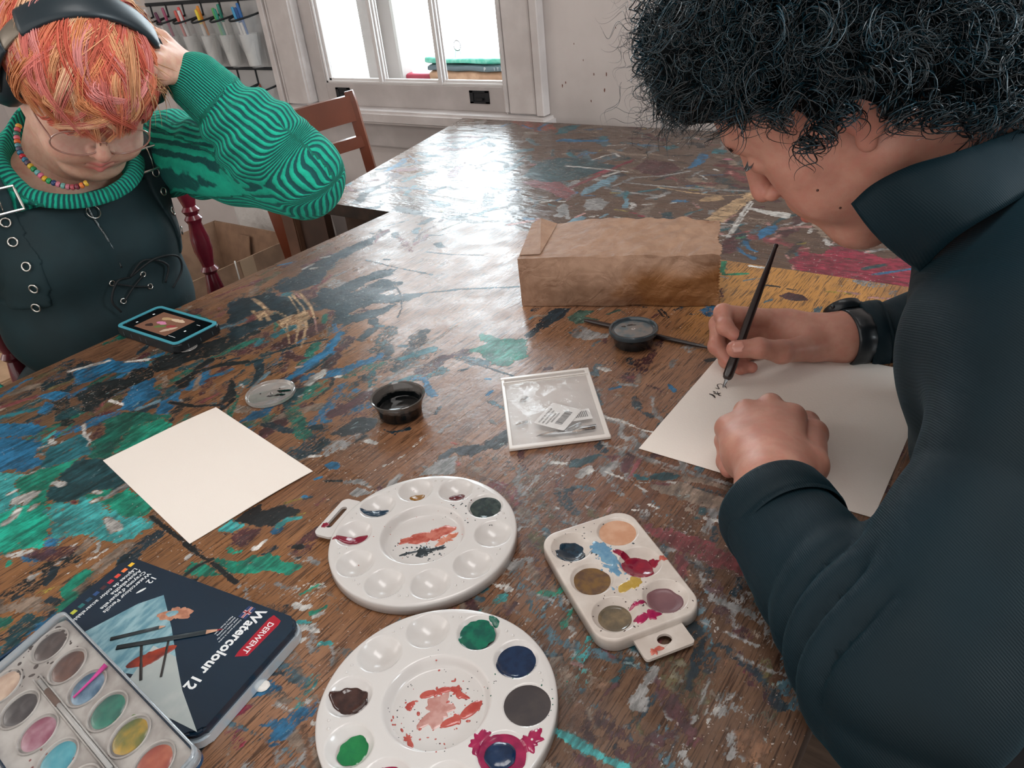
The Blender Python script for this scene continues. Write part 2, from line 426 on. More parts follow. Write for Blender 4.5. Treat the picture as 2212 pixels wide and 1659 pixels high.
boxes('glazing_bead', [((gx0, WF+.004, gz0), (gx0+.008, WF+.03, 1.95)), ((gx0, WF+.012, gz0), (gx0+.018, WF+.024, 1.95)), ((gx1-.006, WF+.004, gz0), (gx1, WF+.03, 1.95)),
      ((gx0, WF+.004, gz0), (gx1, WF+.03, gz0+.007)), ((gx0, WF+.012, gz0), (gx1, WF+.024, gz0+.014))], M_bead, win, bevel=.001)
box('pane', (gx0, WF+.019, gz0), (gx1, WF+.021, 1.95), mat('window_glass', '#ffffff', .02, trans=1, ior=1.02, spec=.1), win, bevel=0)
M_blk = mat('black_metal', '#26282b', .4, metal=.4)
for (x0, x1, z0, z1) in [(-2.066, -2.000, .776, .809), (-1.499, -1.428, .775, .811)]:
    boxes('sash_lift', [((x0, WF-.004, z0), (x1, WF, z0+.006)), ((x0, WF-.004, z1-.006), (x1, WF, z1)), ((x0, WF-.004, z0), (x0+.014, WF, z1)), ((x1-.014, WF-.004, z0), (x1, WF, z1)), ((x0, WF-.0015, z0), (x1, WF, z1))], M_blk, win, bevel=.0008)
    box('lift_hook', (x0+.02, WF-.009, z0+.010), (x1-.02, WF-.003, z0+.016), M_blk, win, bevel=.001)
# outside
ja = boxes('trim_8', [((-2.02, 2.02, .3), (-1.93, 2.08, 2.4)), ((-2.06, 1.99, .3), (-2.00, 2.04, 2.4)), ((-2.10, 2.03, .3), (-2.05, 2.1, 2.4))], mat('porch_paint', '#a9a5a2', .6), bevel=.006); struct(ja)
st = box('window_ledge', (-2.5, 1.985, .72), (-1.1, 2.5, .79), mat('ledge_paint', '#b9b5b2', .7), bevel=.01); tag(st, 'white outdoor ledge beyond the window panes', 'ledge')
# compost sack lying on the ledge
sk = thing('soil_sack', 'tan soil sack with dark lettered band and green top, lying outside the window', 'sack', (-1.6, 2.06, .7925))
def pillow(name, x0, x1, y0, y1, z0, z1, m, parent, e=.35, nx=40, nz=14, wr=.004, seed=1):
    V = []; F = []; n = 24
    for i in range(nx+1):
        u = i/nx; s = (1-abs(2*u-1)**6)**.5*.15+.85 if 0 < i < nx else .55
        for j in range(n):
            a = 2*PI*j/n; c, d = math.cos(a), math.sin(a); q = (abs(c)**4+abs(d)**4)**-.25
            V.append((x0+(x1-x0)*u, (y0+y1)/2+(y1-y0)/2*c*q*s, (z0+z1)/2+(z1-z0)/2*d*q*s))
    V = np.array(V); V += n3(V, 60, seed)[:, None]*np.array([0, wr, wr])
    for i in range(nx):
        for j in range(n): F.append((i*n+j, i*n+(j+1) % n, (i+1)*n+(j+1) % n, (i+1)*n+j))
    F.append(tuple(range(n))[::-1]); F.append(tuple(nx*n+j for j in range(n)))
    return mesh_obj(name, V, F, m, parent)
pillow('sack_body', -.215, .30, -.05, .10, .003, .040, mat('sack_tan', '#c4a083', .6, col2='#a88468', scale=20), sk)
pillow('sack_band', -.215, .30, -.055, .10, .036, .058, mat('sack_band', '#5a6a70', .5), sk, wr=.002)
pillow('sack_top', -.23, .30, -.05, .09, .056, .078, mat('sack_green', '#4fb098', .5, col2='#7ac4b0', scale=60), sk, wr=.005, seed=4)
text('lettering', 'P', .016, mat('letter_white', '#c8c8c4', .6), sk, (.035, -.0580, .041), rot=(PI/2, 0, 0))
text('lettering', 'I  T  I   R', .013, mat('letter_white', '#c8c8c4', .6), sk, (.075, -.0580, .043), rot=(PI/2, 0, 0))
tr = pillow('red_tray', -.13, .13, -.03, .05, .002, .024, mat('tray_red', '#a03a4c', .5), None, wr=.001); tr.location = (-1.95, 2.07, .7925)
tag(tr, 'low red bundle lying beside the tan sack outside the window', 'bundle')
# ring hung on a thread in the window
rg = thing('hanging_ring', 'small dark ring ornament hanging on a thread in the right pane', 'ornament', (-1.515, WF-.012, .934))
a = np.linspace(0, 2*PI, 36, endpoint=False)
tube('ring', np.stack([.0125*np.cos(a), 0*a, .0135*np.sin(a)], -1), .0012, mat('twig', '#4d3f3a', .7), rg, 6, closed=True)
tube('thread', [(.006, 0, .0), (.003, 0, .014), (.002, 0, .2), (.0, 0, 1.05)], .0004, mat('thread', '#9a9694', .7), rg, 5)
tube('thread', [(-.012, 0, -.032), (-.007, 0, -.012), (.004, 0, .014), (.0045, 0, .024)], .0005, mat('thread2', '#7a6450', .7), rg, 5)
tube('thread', [(.010, 0, -.022), (.004, 0, -.006), (.003, 0, .012)], .0005, MATS['thread2'], rg, 5)

# ================================================================== tables
PAINT = {k: lin(v) for k, v in dict(tealgreen='#1cc8a8', turq='#4cc0c0', green='#1ca082', darkteal='#22525a', darkgreen='#1c7664', blue='#2c7cab', teal='#2d7a86', white='#ece8e2', palegrey='#a8a6a4',
    lightblue='#7fa7b8', black='#1e2629', rose='#94484c', ink='#223a46', charcoal='#2c2e33', maroon='#5d3236', cream='#d9b48a', pink='#d39a92', jade='#3f9c88', bluegrey='#5c7f8d', greygreen='#4e6f62',
    emerald='#16966a', crimson='#a52c48', yellow='#b09a3c', orangered='#b0503c', hotpink='#e0609a', tan='#a28d7c', olive='#6f6440', brown2='#8a6247', turqd='#1f8f96').items()}
WOODT = {k: lin(v) for k, v in dict(tone_dark='#503c30', tone_orange='#946438', tone_mid='#a98066', tone_red='#5e3d2f', tone_grey='#463931', tone_gold='#b88238', tone_far='#4c392d', wash_teal='#2a8a80', wash_blue='#2a6c8c', wash_ink='#33424a').items()}
STROKES=[(0,'tealgreen','p',0.0,0.95,[(-0.815,0.166),(-0.813,0.182),(-0.783,0.199),(-0.75,0.189),(-0.743,0.175),(-0.72,0.161),(-0.752,0.139)]),
(0,'turq','p',0.0,0.8,[(-0.771,0.195),(-0.772,0.227),(-0.68,0.242),(-0.652,0.232),(-0.65,0.213),(-0.655,0.206),(-0.691,0.197),(-0.723,0.181)]),
(0,'turq','p',0.0,0.9,[(-0.887,0.199),(-0.867,0.209),(-0.832,0.2),(-0.815,0.181),(-0.817,0.168)]),
(0,'green','p',0.0,0.9,[(-0.853,0.206),(-0.853,0.233),(-0.834,0.26),(-0.798,0.254),(-0.684,0.252),(-0.667,0.24),(-0.703,0.232),(-0.775,0.229),(-0.783,0.206),(-0.804,0.19)]),
(0,'darkteal','p',0.0,0.92,[(-0.803,0.216),(-0.829,0.258),(-0.806,0.278),(-0.733,0.258),(-0.761,0.233),(-0.771,0.215),(-0.784,0.208)]),
(0,'darkgreen','p',0.0,0.92,[(-0.882,0.317),(-0.873,0.342),(-0.821,0.362),(-0.79,0.351),(-0.789,0.332),(-0.793,0.291),(-0.825,0.268),(-0.856,0.279),(-0.845,0.304)]),
(0,'green','p',0.0,0.85,[(-0.833,0.329),(-0.818,0.353),(-0.797,0.354),(-0.789,0.335),(-0.792,0.303),(-0.806,0.293)]),
(0,'blue','p',0.0,0.9,[(-0.967,0.234),(-0.957,0.246),(-0.908,0.249),(-0.892,0.236),(-0.86,0.235),(-0.87,0.218),(-0.901,0.205)]),
(0,'blue','p',0.0,0.85,[(-1.002,0.25),(-0.963,0.269),(-0.941,0.274),(-0.937,0.26),(-0.954,0.248),(-0.97,0.236)]),
(0,'teal','p',0.0,0.85,[(-0.888,0.251),(-0.881,0.285),(-0.859,0.287),(-0.83,0.271),(-0.842,0.242),(-0.855,0.229)]),
(0,'blue','p',0.0,0.92,[(-0.89,0.348),(-0.924,0.378),(-0.94,0.405),(-0.921,0.406),(-0.899,0.39),(-0.882,0.391),(-0.873,0.366),(-0.873,0.353)]),
(0,'blue','p',0.0,0.9,[(-0.837,0.36),(-0.856,0.379),(-0.855,0.404),(-0.835,0.389),(-0.825,0.366)]),
(0,'blue','p',0.0,0.8,[(-1.045,0.371),(-1.036,0.409),(-0.966,0.43),(-0.951,0.42),(-0.996,0.399),(-1.004,0.367),(-1.011,0.355)]),
(0,'blue','p',0.0,0.75,[(-0.983,0.287),(-1.001,0.307),(-0.981,0.306),(-0.972,0.292)]),
(0,'blue','p',0.0,0.7,[(-1.027,0.309),(-1.018,0.328),(-0.994,0.333),(-0.992,0.315)]),
(0,'white','s',0.0035,0.62,[(-1.055,0.367),(-1.044,0.389),(-1.03,0.41)]),
(0,'white','s',0.0025,0.7,[(-1.005,0.42),(-0.979,0.438)]),
(0,'black','p',0.0,0.8,[(-0.969,0.441),(-0.957,0.477),(-0.937,0.523),(-0.908,0.573),(-0.896,0.564),(-0.907,0.487),(-0.928,0.431),(-0.95,0.425)]),
(0,'black','p',0.0,0.8,[(-0.977,0.333),(-0.981,0.366),(-0.955,0.39),(-0.966,0.413),(-0.945,0.419),(-0.929,0.407),(-0.937,0.383),(-0.937,0.353),(-0.924,0.323),(-0.952,0.331)]),
(0,'black','s',0.0047,0.85,[(-0.893,0.477),(-0.89,0.462),(-0.875,0.436),(-0.866,0.418)]),
(0,'black','s',0.0042,0.8,[(-0.878,0.419),(-0.88,0.45),(-0.864,0.478),(-0.837,0.499)]),
(0,'black','p',0.0,0.95,[(-0.82,0.459),(-0.784,0.436),(-0.773,0.419),(-0.78,0.416),(-0.799,0.439)]),
(0,'black','s',0.003,0.9,[(-0.774,0.426),(-0.768,0.412),(-0.769,0.404)]),
(0,'black','s',0.0021,0.85,[(-0.778,0.41),(-0.805,0.393),(-0.844,0.384)]),
(0,'lightblue','s',0.0035,0.7,[(-0.868,0.355),(-0.861,0.378)]),
(0,'white','s',0.0027,0.6,[(-0.922,0.35),(-0.896,0.352)]),
(0,'white','p',0.0,1,[(-0.817,0.18),(-0.824,0.186),(-0.818,0.2),(-0.811,0.204),(-0.809,0.197),(-0.812,0.185)]),
(0,'white','s',0.0022,0.9,[(-0.79,0.161),(-0.792,0.169),(-0.801,0.179)]),
(0,'white','s',0.0011,0.8,[(-0.839,0.186),(-0.838,0.194)]),
(0,'white','s',0.0017,0.9,[(-0.805,0.187),(-0.809,0.194)]),
(0,'white','s',0.0016,0.85,[(-0.789,0.185),(-0.791,0.192)]),
(0,'white','p',0.0,1,[(-0.701,0.218),(-0.696,0.219),(-0.678,0.218),(-0.672,0.216),(-0.677,0.211),(-0.689,0.214)]),
(0,'white','s',0.0025,0.95,[(-0.812,0.222),(-0.801,0.225)]),
(0,'white','s',0.002,0.95,[(-0.741,0.226),(-0.738,0.233)]),
(0,'white','s',0.0015,0.9,[(-0.755,0.236),(-0.748,0.238)]),
(0,'palegrey','s',0.0029,0.7,[(-0.734,0.235),(-0.733,0.258)]),
(0,'white','s',0.0019,0.6,[(-0.899,0.302),(-0.872,0.289),(-0.854,0.286),(-0.845,0.273)]),
(0,'white','s',0.0028,0.45,[(-0.858,0.211),(-0.852,0.228),(-0.857,0.237)]),
(0,'white','s',0.0033,0.5,[(-0.922,0.214),(-0.894,0.22),(-0.883,0.244)]),
(0,'white','s',0.0029,0.45,[(-0.899,0.248),(-0.888,0.269)]),
(0,'white','s',0.0024,0.8,[(-0.736,0.139),(-0.724,0.154)]),
(0,'rose','s',0.0033,0.7,[(-1.046,0.27),(-1.039,0.288),(-1.029,0.308)]),
(0,'rose','s',0.003,0.6,[(-0.805,0.404),(-0.804,0.426)]),
(0,'turq','p',0.0,0.9,[(-0.582,0.266),(-0.585,0.278),(-0.576,0.285),(-0.561,0.286),(-0.567,0.274)]),
(0,'black','p',0.0,0.97,[(-0.579,0.283),(-0.577,0.308),(-0.553,0.289),(-0.566,0.284)]),
(0,'black','s',0.0013,0.9,[(-0.662,0.243),(-0.629,0.24),(-0.592,0.237),(-0.567,0.236)]),
(0,'rose','s',0.0018,0.8,[(-0.759,0.215),(-0.755,0.216)]),
(0,'black','p',0.0,0.97,[(-0.581,0.28),(-0.556,0.316),(-0.533,0.323),(-0.534,0.308),(-0.545,0.292),(-0.563,0.284)]),
(0,'turq','p',0.0,0.9,[(-0.58,0.265),(-0.583,0.277),(-0.565,0.281),(-0.569,0.27)]),
(0,'turq','s',0.0017,0.9,[(-0.534,0.297),(-0.534,0.308),(-0.526,0.315)]),
(0,'maroon','p',0.0,0.55,[(-0.554,0.26),(-0.565,0.268),(-0.56,0.28),(-0.545,0.286),(-0.543,0.273),(-0.542,0.263)]),
(0,'maroon','p',0.0,0.5,[(-0.505,0.283),(-0.498,0.298),(-0.482,0.298),(-0.481,0.28),(-0.494,0.277)]),
(0,'black','s',0.0029,1,[(-0.498,0.285),(-0.493,0.288)]),
(0,'black','s',0.0009,1,[(-0.485,0.276),(-0.483,0.279)]),
(0,'green','p',0.0,0.9,[(-0.559,0.213),(-0.568,0.224),(-0.557,0.232),(-0.542,0.237),(-0.528,0.242),(-0.522,0.25),(-0.51,0.264),(-0.494,0.264),(-0.478,0.267),(-0.479,0.261),(-0.496,0.253),(-0.504,0.246),(-0.521,0.239),(-0.539,0.228),(-0.549,0.219)]),
(0,'black','s',0.0015,0.95,[(-0.596,0.237),(-0.574,0.234),(-0.545,0.233),(-0.509,0.229)]),
(0,'black','s',0.0014,0.9,[(-0.558,0.211),(-0.558,0.224),(-0.554,0.236)]),
(0,'blue','p',0.0,0.95,[(-0.566,0.387),(-0.564,0.394),(-0.555,0.395),(-0.55,0.388),(-0.557,0.385)]),
(0,'blue','s',0.0018,0.85,[(-0.558,0.365),(-0.554,0.37)]),
(0,'black','s',0.0011,0.95,[(-0.547,0.367),(-0.532,0.375)]),
(0,'charcoal','p',0.0,0.92,[(-0.604,0.43),(-0.601,0.451),(-0.602,0.467),(-0.578,0.476),(-0.572,0.465),(-0.573,0.446),(-0.586,0.436)]),
(0,'charcoal','s',0.0027,0.8,[(-0.571,0.425),(-0.568,0.445)]),
(0,'palegrey','p',0.0,0.72,[(-0.585,0.398),(-0.59,0.413),(-0.581,0.436),(-0.575,0.445),(-0.572,0.422),(-0.578,0.398)]),
(0,'white','s',0.0019,0.75,[(-0.593,0.39),(-0.584,0.395)]),
(0,'white','s',0.003,0.9,[(-0.557,0.44),(-0.547,0.441)]),
(0,'white','s',0.0015,0.45,[(-0.511,0.411),(-0.503,0.429),(-0.504,0.451),(-0.507,0.477)]),
(0,'palegrey','p',0.0,0.8,[(-0.465,0.424),(-0.463,0.45),(-0.453,0.463),(-0.437,0.439)]),
(0,'charcoal','p',0.0,0.88,[(-0.465,0.457),(-0.458,0.469),(-0.438,0.477),(-0.428,0.496),(-0.422,0.514),(-0.433,0.53),(-0.434,0.514),(-0.436,0.492),(-0.455,0.478),(-0.466,0.468)]),
(0,'palegrey','p',0.0,0.8,[(-0.508,0.364),(-0.507,0.375),(-0.491,0.376),(-0.499,0.367)]),
(0,'palegrey','s',0.0025,0.6,[(-0.525,0.376),(-0.514,0.384),(-0.495,0.382)]),
(0,'white','p',0.0,0.4,[(-0.468,0.239),(-0.459,0.26),(-0.437,0.27),(-0.428,0.259),(-0.439,0.239),(-0.457,0.234)]),
(0,'white','s',0.0014,0.6,[(-0.424,0.22),(-0.419,0.235),(-0.416,0.247)]),
(0,'white','s',0.0019,0.75,[(-0.422,0.212),(-0.418,0.227),(-0.405,0.228)]),
(0,'green','s',0.0023,0.6,[(-0.424,0.239),(-0.418,0.249)]),
(0,'turq','s',0.0016,0.9,[(-0.394,0.221),(-0.387,0.225)]),
(0,'turq','s',0.0014,0.7,[(-0.426,0.227),(-0.417,0.232)]),
(0,'orangered','s',0.0007,0.9,[(-0.472,0.48),(-0.466,0.48)]),
(0,'orangered','s',0.0007,0.9,[(-0.445,0.456),(-0.441,0.453)]),
(0,'rose','s',0.001,0.7,[(-0.525,0.337),(-0.526,0.35)]),
(0,'yellow','s',0.0014,0.6,[(-0.555,0.324),(-0.547,0.336)]),
(0,'yellow','s',0.0014,0.6,[(-0.53,0.318),(-0.527,0.322)]),
(0,'blue','s',0.0014,0.8,[(-0.548,0.339),(-0.544,0.341)]),
(0,'teal','s',0.0022,0.7,[(-0.327,0.313),(-0.315,0.332)]),
(0,'white','s',0.0034,0.6,[(-0.324,0.338),(-0.298,0.34)]),
(0,'ink','p',0.0,0.95,[(-1.007,0.689),(-1.008,0.735),(-1.022,0.765),(-1.028,0.814),(-1.02,0.891),(-1.016,0.921),(-1.0,0.899),(-1.0,0.844),(-0.994,0.789),(-0.969,0.756),(-0.95,0.724),(-0.963,0.696),(-0.98,0.678)]),
(0,'ink','p',0.0,0.95,[(-0.911,0.675),(-0.924,0.712),(-0.907,0.719),(-0.892,0.794),(-0.867,0.821),(-0.862,0.8),(-0.877,0.76),(-0.877,0.71),(-0.858,0.729),(-0.863,0.776),(-0.822,0.782),(-0.816,0.757),(-0.84,0.726),(-0.809,0.734),(-0.763,0.759),(-0.775,0.728),(-0.811,0.707),(-0.82,0.674),(-0.816,0.656),(-0.794,0.676),(-0.781,0.705),(-0.773,0.719),(-0.771,0.681),(-0.793,0.648),(-0.793,0.634),(-0.822,0.644),(-0.841,0.665),(-0.862,0.665),(-0.871,0.652),(-0.894,0.652)]),
(0,'ink','p',0.0,0.9,[(-1.027,0.615),(-1.011,0.649),(-0.989,0.669),(-0.974,0.659),(-0.917,0.672),(-0.886,0.655),(-0.903,0.623),(-0.943,0.63),(-0.96,0.613),(-0.964,0.567)]),
(0,'ink','p',0.0,0.95,[(-0.945,0.552),(-0.934,0.58),(-0.921,0.615),(-0.906,0.612),(-0.909,0.573),(-0.911,0.527)]),
(0,'maroon','p',0.0,0.7,[(-0.954,0.694),(-0.937,0.707),(-0.913,0.69),(-0.921,0.676),(-0.948,0.675)]),
(0,'maroon','p',0.0,0.55,[(-0.848,0.647),(-0.851,0.665),(-0.834,0.653),(-0.837,0.642)]),
(0,'maroon','p',0.0,0.6,[(-0.886,0.508),(-0.897,0.547),(-0.883,0.571),(-0.858,0.556),(-0.85,0.521),(-0.869,0.504)]),
(0,'maroon','p',0.0,0.65,[(-0.812,0.531),(-0.8,0.544),(-0.764,0.545),(-0.776,0.528)]),
(0,'ink','s',0.002,0.85,[(-0.832,0.518),(-0.817,0.549),(-0.804,0.572),(-0.785,0.593)]),
(0,'blue','s',0.0028,0.85,[(-0.817,0.566),(-0.817,0.579)]),
(0,'blue','p',0.0,0.92,[(-0.749,0.491),(-0.76,0.528),(-0.762,0.562),(-0.783,0.612),(-0.775,0.607),(-0.751,0.567),(-0.749,0.541),(-0.746,0.511)]),
(0,'ink','s',0.0015,0.8,[(-0.74,0.514),(-0.739,0.534),(-0.746,0.562)]),
(0,'ink','p',0.0,0.9,[(-0.836,0.503),(-0.825,0.512),(-0.798,0.494),(-0.78,0.466),(-0.78,0.455),(-0.802,0.485)]),
(0,'lightblue','s',0.0021,0.7,[(-0.774,0.454),(-0.787,0.492)]),
(0,'palegrey','p',0.0,0.6,[(-0.937,0.729),(-0.941,0.75),(-0.902,0.749),(-0.896,0.735),(-0.903,0.715)]),
(0,'palegrey','s',0.0025,0.7,[(-0.945,0.76),(-0.944,0.781)]),
(0,'white','s',0.003,0.95,[(-1.033,0.809),(-1.025,0.82)]),
(0,'white','s',0.0023,0.95,[(-1.011,0.767),(-1.006,0.772)]),
(0,'white','s',0.002,0.7,[(-1.024,0.758),(-1.025,0.783)]),
(0,'blue','s',0.0036,0.7,[(-1.082,0.754),(-1.07,0.771)]),
(0,'rose','s',0.0029,0.8,[(-1.064,0.682),(-1.059,0.696)]),
(0,'cream','s',0.0018,0.75,[(-1.006,0.64),(-0.982,0.634),(-0.951,0.622)]),
(0,'cream','p',0.0,0.6,[(-1.008,0.623),(-1.002,0.636),(-0.955,0.62),(-0.968,0.62)]),
(0,'cream','p',0.0,0.62,[(-0.972,0.613),(-0.955,0.62),(-0.927,0.622),(-0.914,0.609),(-0.914,0.594),(-0.948,0.603)]),
(0,'cream','p',0.0,0.6,[(-0.933,0.63),(-0.938,0.653),(-0.902,0.653),(-0.868,0.629),(-0.844,0.597),(-0.864,0.584),(-0.893,0.604)]),
(0,'cream','s',0.002,0.62,[(-0.957,0.671),(-0.899,0.64),(-0.852,0.599),(-0.819,0.565)]),
(0,'cream','s',0.0022,0.68,[(-0.957,0.677),(-0.898,0.65),(-0.844,0.607),(-0.801,0.56)]),
(0,'cream','s',0.0017,0.6,[(-0.896,0.612),(-0.856,0.583),(-0.827,0.561)]),
(0,'pink','s',0.0012,0.6,[(-0.961,0.686),(-0.9,0.659),(-0.853,0.631),(-0.815,0.601)]),
(0,'cream','s',0.0013,0.7,[(-0.948,0.686),(-0.892,0.658),(-0.857,0.634)]),
(0,'cream','s',0.0013,0.7,[(-0.968,0.609),(-0.928,0.593)]),
(0,'cream','s',0.0013,0.7,[(-0.951,0.617),(-0.916,0.598)]),
(0,'white','p',0.0,1,[(-0.716,0.493),(-0.723,0.508),(-0.723,0.522),(-0.724,0.53),(-0.716,0.522),(-0.713,0.513),(-0.714,0.505),(-0.71,0.494)]),
(0,'white','s',0.0016,1,[(-0.694,0.524),(-0.691,0.527)]),
(0,'white','s',0.0014,1,[(-0.647,0.547),(-0.643,0.549)]),
(0,'white','s',0.0015,0.8,[(-0.763,0.517),(-0.759,0.522)]),
(0,'palegrey','s',0.0028,0.62,[(-0.633,0.52),(-0.63,0.552),(-0.623,0.596)]),
(0,'palegrey','s',0.0034,0.5,[(-0.649,0.619),(-0.643,0.65),(-0.645,0.691)]),
(0,'white','s',0.0022,0.5,[(-0.649,0.69),(-0.64,0.702)]),
(0,'jade','p',0.0,0.94,[(-0.595,0.692),(-0.572,0.691),(-0.533,0.7),(-0.509,0.668),(-0.516,0.654),(-0.514,0.64),(-0.537,0.644),(-0.555,0.651),(-0.58,0.655),(-0.57,0.671),(-0.572,0.682)]),
(0,'bluegrey','p',0.0,0.75,[(-0.589,0.627),(-0.567,0.638),(-0.542,0.638),(-0.538,0.629),(-0.564,0.624)]),
(0,'ink','s',0.0006,0.95,[(-0.588,0.63),(-0.536,0.626),(-0.494,0.623)]),
(0,'bluegrey','s',0.0026,0.8,[(-0.677,0.621),(-0.667,0.624)]),
(0,'bluegrey','s',0.0023,0.7,[(-0.75,0.653),(-0.741,0.655)]),
(0,'blue','p',0.0,0.9,[(-0.591,0.568),(-0.59,0.572),(-0.573,0.559),(-0.55,0.547),(-0.552,0.543),(-0.566,0.549)]),
(0,'blue','s',0.0018,0.8,[(-0.602,0.563),(-0.596,0.569)]),
(0,'blue','s',0.0018,0.8,[(-0.495,0.574),(-0.496,0.583)]),
(0,'blue','s',0.0013,0.8,[(-0.519,0.603),(-0.514,0.605)]),
(0,'bluegrey','s',0.0024,0.6,[(-0.778,0.752),(-0.717,0.799),(-0.638,0.842)]),
(0,'bluegrey','s',0.0022,0.5,[(-0.948,0.832),(-0.867,0.827),(-0.794,0.827)]),
(0,'ink','p',0.0,0.8,[(-0.883,0.936),(-0.876,0.945),(-0.856,0.932),(-0.863,0.923)]),
(0,'ink','s',0.0014,0.7,[(-0.869,0.901),(-0.821,0.907),(-0.766,0.925)]),
(0,'ink','s',0.0018,0.6,[(-0.919,0.967),(-0.898,0.975)]),
(0,'ink','s',0.0017,0.8,[(-0.918,0.847),(-0.909,0.849)]),
(0,'ink','s',0.0016,0.7,[(-1.039,0.935),(-1.029,0.935)]),
(0,'ink','s',0.0006,0.8,[(-0.827,0.775),(-0.785,0.744),(-0.755,0.712),(-0.739,0.685)]),
(0,'ink','p',0.0,0.95,[(-0.535,0.72),(-0.54,0.745),(-0.541,0.776),(-0.541,0.801),(-0.528,0.808),(-0.527,0.778),(-0.531,0.745),(-0.532,0.721)]),
(0,'greygreen','p',0.0,0.85,[(-0.515,0.784),(-0.513,0.809),(-0.49,0.819),(-0.498,0.795),(-0.472,0.794),(-0.496,0.772)]),
(0,'greygreen','s',0.0019,0.8,[(-0.472,0.814),(-0.463,0.831)]),
(0,'palegrey','p',0.0,0.7,[(-0.481,0.741),(-0.49,0.771),(-0.468,0.762),(-0.443,0.762),(-0.44,0.756),(-0.46,0.736)]),
(0,'palegrey','p',0.0,0.5,[(-0.344,0.768),(-0.339,0.781),(-0.324,0.788),(-0.323,0.781),(-0.33,0.762)]),
(0,'maroon','p',0.0,0.6,[(-0.376,0.67),(-0.372,0.7),(-0.372,0.749),(-0.364,0.736),(-0.361,0.693),(-0.362,0.674)]),
(0,'maroon','p',0.0,0.6,[(-0.38,0.766),(-0.373,0.779),(-0.368,0.761)]),
(0,'white','p',0.0,0.85,[(-0.411,0.684),(-0.405,0.687),(-0.395,0.685),(-0.4,0.68)]),
(0,'palegrey','s',0.0022,0.7,[(-0.371,0.661),(-0.352,0.667)]),
(0,'blue','s',0.0022,0.8,[(-0.375,0.647),(-0.368,0.656)]),
(0,'blue','p',0.0,0.95,[(-0.321,0.685),(-0.31,0.678),(-0.309,0.673),(-0.316,0.678)]),
(0,'blue','p',0.0,0.5,[(-0.366,0.869),(-0.364,0.894),(-0.351,0.903),(-0.347,0.885),(-0.35,0.86)]),
(0,'black','s',0.0022,0.9,[(-0.304,0.754),(-0.294,0.762)]),
(0,'black','s',0.0005,0.9,[(-0.418,0.854),(-0.409,0.846),(-0.401,0.837)]),
(0,'black','s',0.0005,0.9,[(-0.415,0.858),(-0.403,0.848),(-0.393,0.837)]),
(0,'maroon','p',0.0,0.5,[(-0.376,0.901),(-0.366,0.948),(-0.356,0.931),(-0.357,0.897)]),
(1,'rose','p',0.0,0.7,[(-0.419,1.088),(-0.431,1.128),(-0.41,1.113),(-0.399,1.09),(-0.407,1.076)]),
(1,'ink','s',0.0016,0.8,[(-0.406,1.109),(-0.385,1.085),(-0.359,1.074)]),
(0,'emerald','s',0.0024,0.95,[(-0.394,1.012),(-0.381,0.995),(-0.367,1.002),(-0.353,1.01)]),
(0,'emerald','s',0.0025,0.95,[(-0.399,1.038),(-0.389,1.007)]),
(0,'white','s',0.0037,0.8,[(-0.358,1.038),(-0.338,1.038)]),
(0,'maroon','p',0.0,0.75,[(-0.288,0.956),(-0.28,0.97),(-0.262,0.968),(-0.251,0.956),(-0.266,0.95),(-0.279,0.951)]),
(0,'black','s',0.0012,0.9,[(-0.316,0.982),(-0.297,0.983)]),
(0,'black','s',0.0011,0.9,[(-0.286,0.981),(-0.274,0.981)]),
(0,'yellow','s',0.0033,0.5,[(-0.237,0.992),(-0.209,0.997)]),
(0,'pink','s',0.0024,0.6,[(-0.224,1.0),(-0.2,1.0)]),
(0,'pink','s',0.0024,0.6,[(-0.184,0.994),(-0.149,1.003)]),
(0,'palegrey','p',0.0,0.6,[(-0.22,1.039),(-0.198,1.051),(-0.171,1.039),(-0.192,1.024)]),
(0,'blue','p',0.0,0.55,[(-0.366,0.872),(-0.353,0.899),(-0.341,0.883),(-0.348,0.861)]),
(1,'crimson','p',0.0,0.93,[(-0.312,1.082),(-0.306,1.116),(-0.274,1.121),(-0.272,1.154),(-0.25,1.154),(-0.216,1.143),(-0.195,1.12),(-0.153,1.159),(-0.134,1.083),(-0.137,1.052),(-0.172,1.044),(-0.246,1.041),(-0.28,1.035)]),
(1,'crimson','p',0.0,0.93,[(-0.312,1.083),(-0.16,1.143),(-0.14,1.092),(-0.14,1.045),(-0.18,1.055),(-0.225,1.058),(-0.27,1.054),(-0.3,1.065)]),
(1,'darkteal','s',0.0034,0.8,[(-0.213,1.091),(-0.193,1.113)]),
(1,'blue','s',0.0022,0.7,[(-0.197,1.075),(-0.154,1.114)]),
(1,'rose','s',0.0047,0.85,[(-0.823,1.286),(-0.81,1.379),(-0.795,1.505)]),
(1,'crimson','s',0.004,0.9,[(-0.823,1.387),(-0.801,1.466),(-0.793,1.493)]),
(1,'rose','p',0.0,0.75,[(-0.938,1.296),(-0.921,1.318),(-0.865,1.317),(-0.8,1.261),(-0.791,1.223),(-0.843,1.258),(-0.899,1.274)]),
(1,'rose','p',0.0,0.8,[(-1.001,1.413),(-0.976,1.426),(-0.947,1.421),(-0.937,1.392),(-0.958,1.399)]),
(1,'rose','s',0.0034,0.7,[(-0.925,1.452),(-0.921,1.486)]),
(1,'rose','s',0.0026,0.7,[(-0.993,1.465),(-0.979,1.471)]),
(1,'darkteal','p',0.0,0.75,[(-0.965,1.335),(-0.986,1.417),(-0.972,1.473),(-0.921,1.486),(-0.812,1.451),(-0.828,1.398),(-0.838,1.348),(-0.891,1.31)]),
(1,'white','s',0.002,0.95,[(-0.916,1.425),(-0.876,1.426),(-0.828,1.424)]),
(1,'white','s',0.0016,0.7,[(-0.83,1.427),(-0.751,1.421)]),
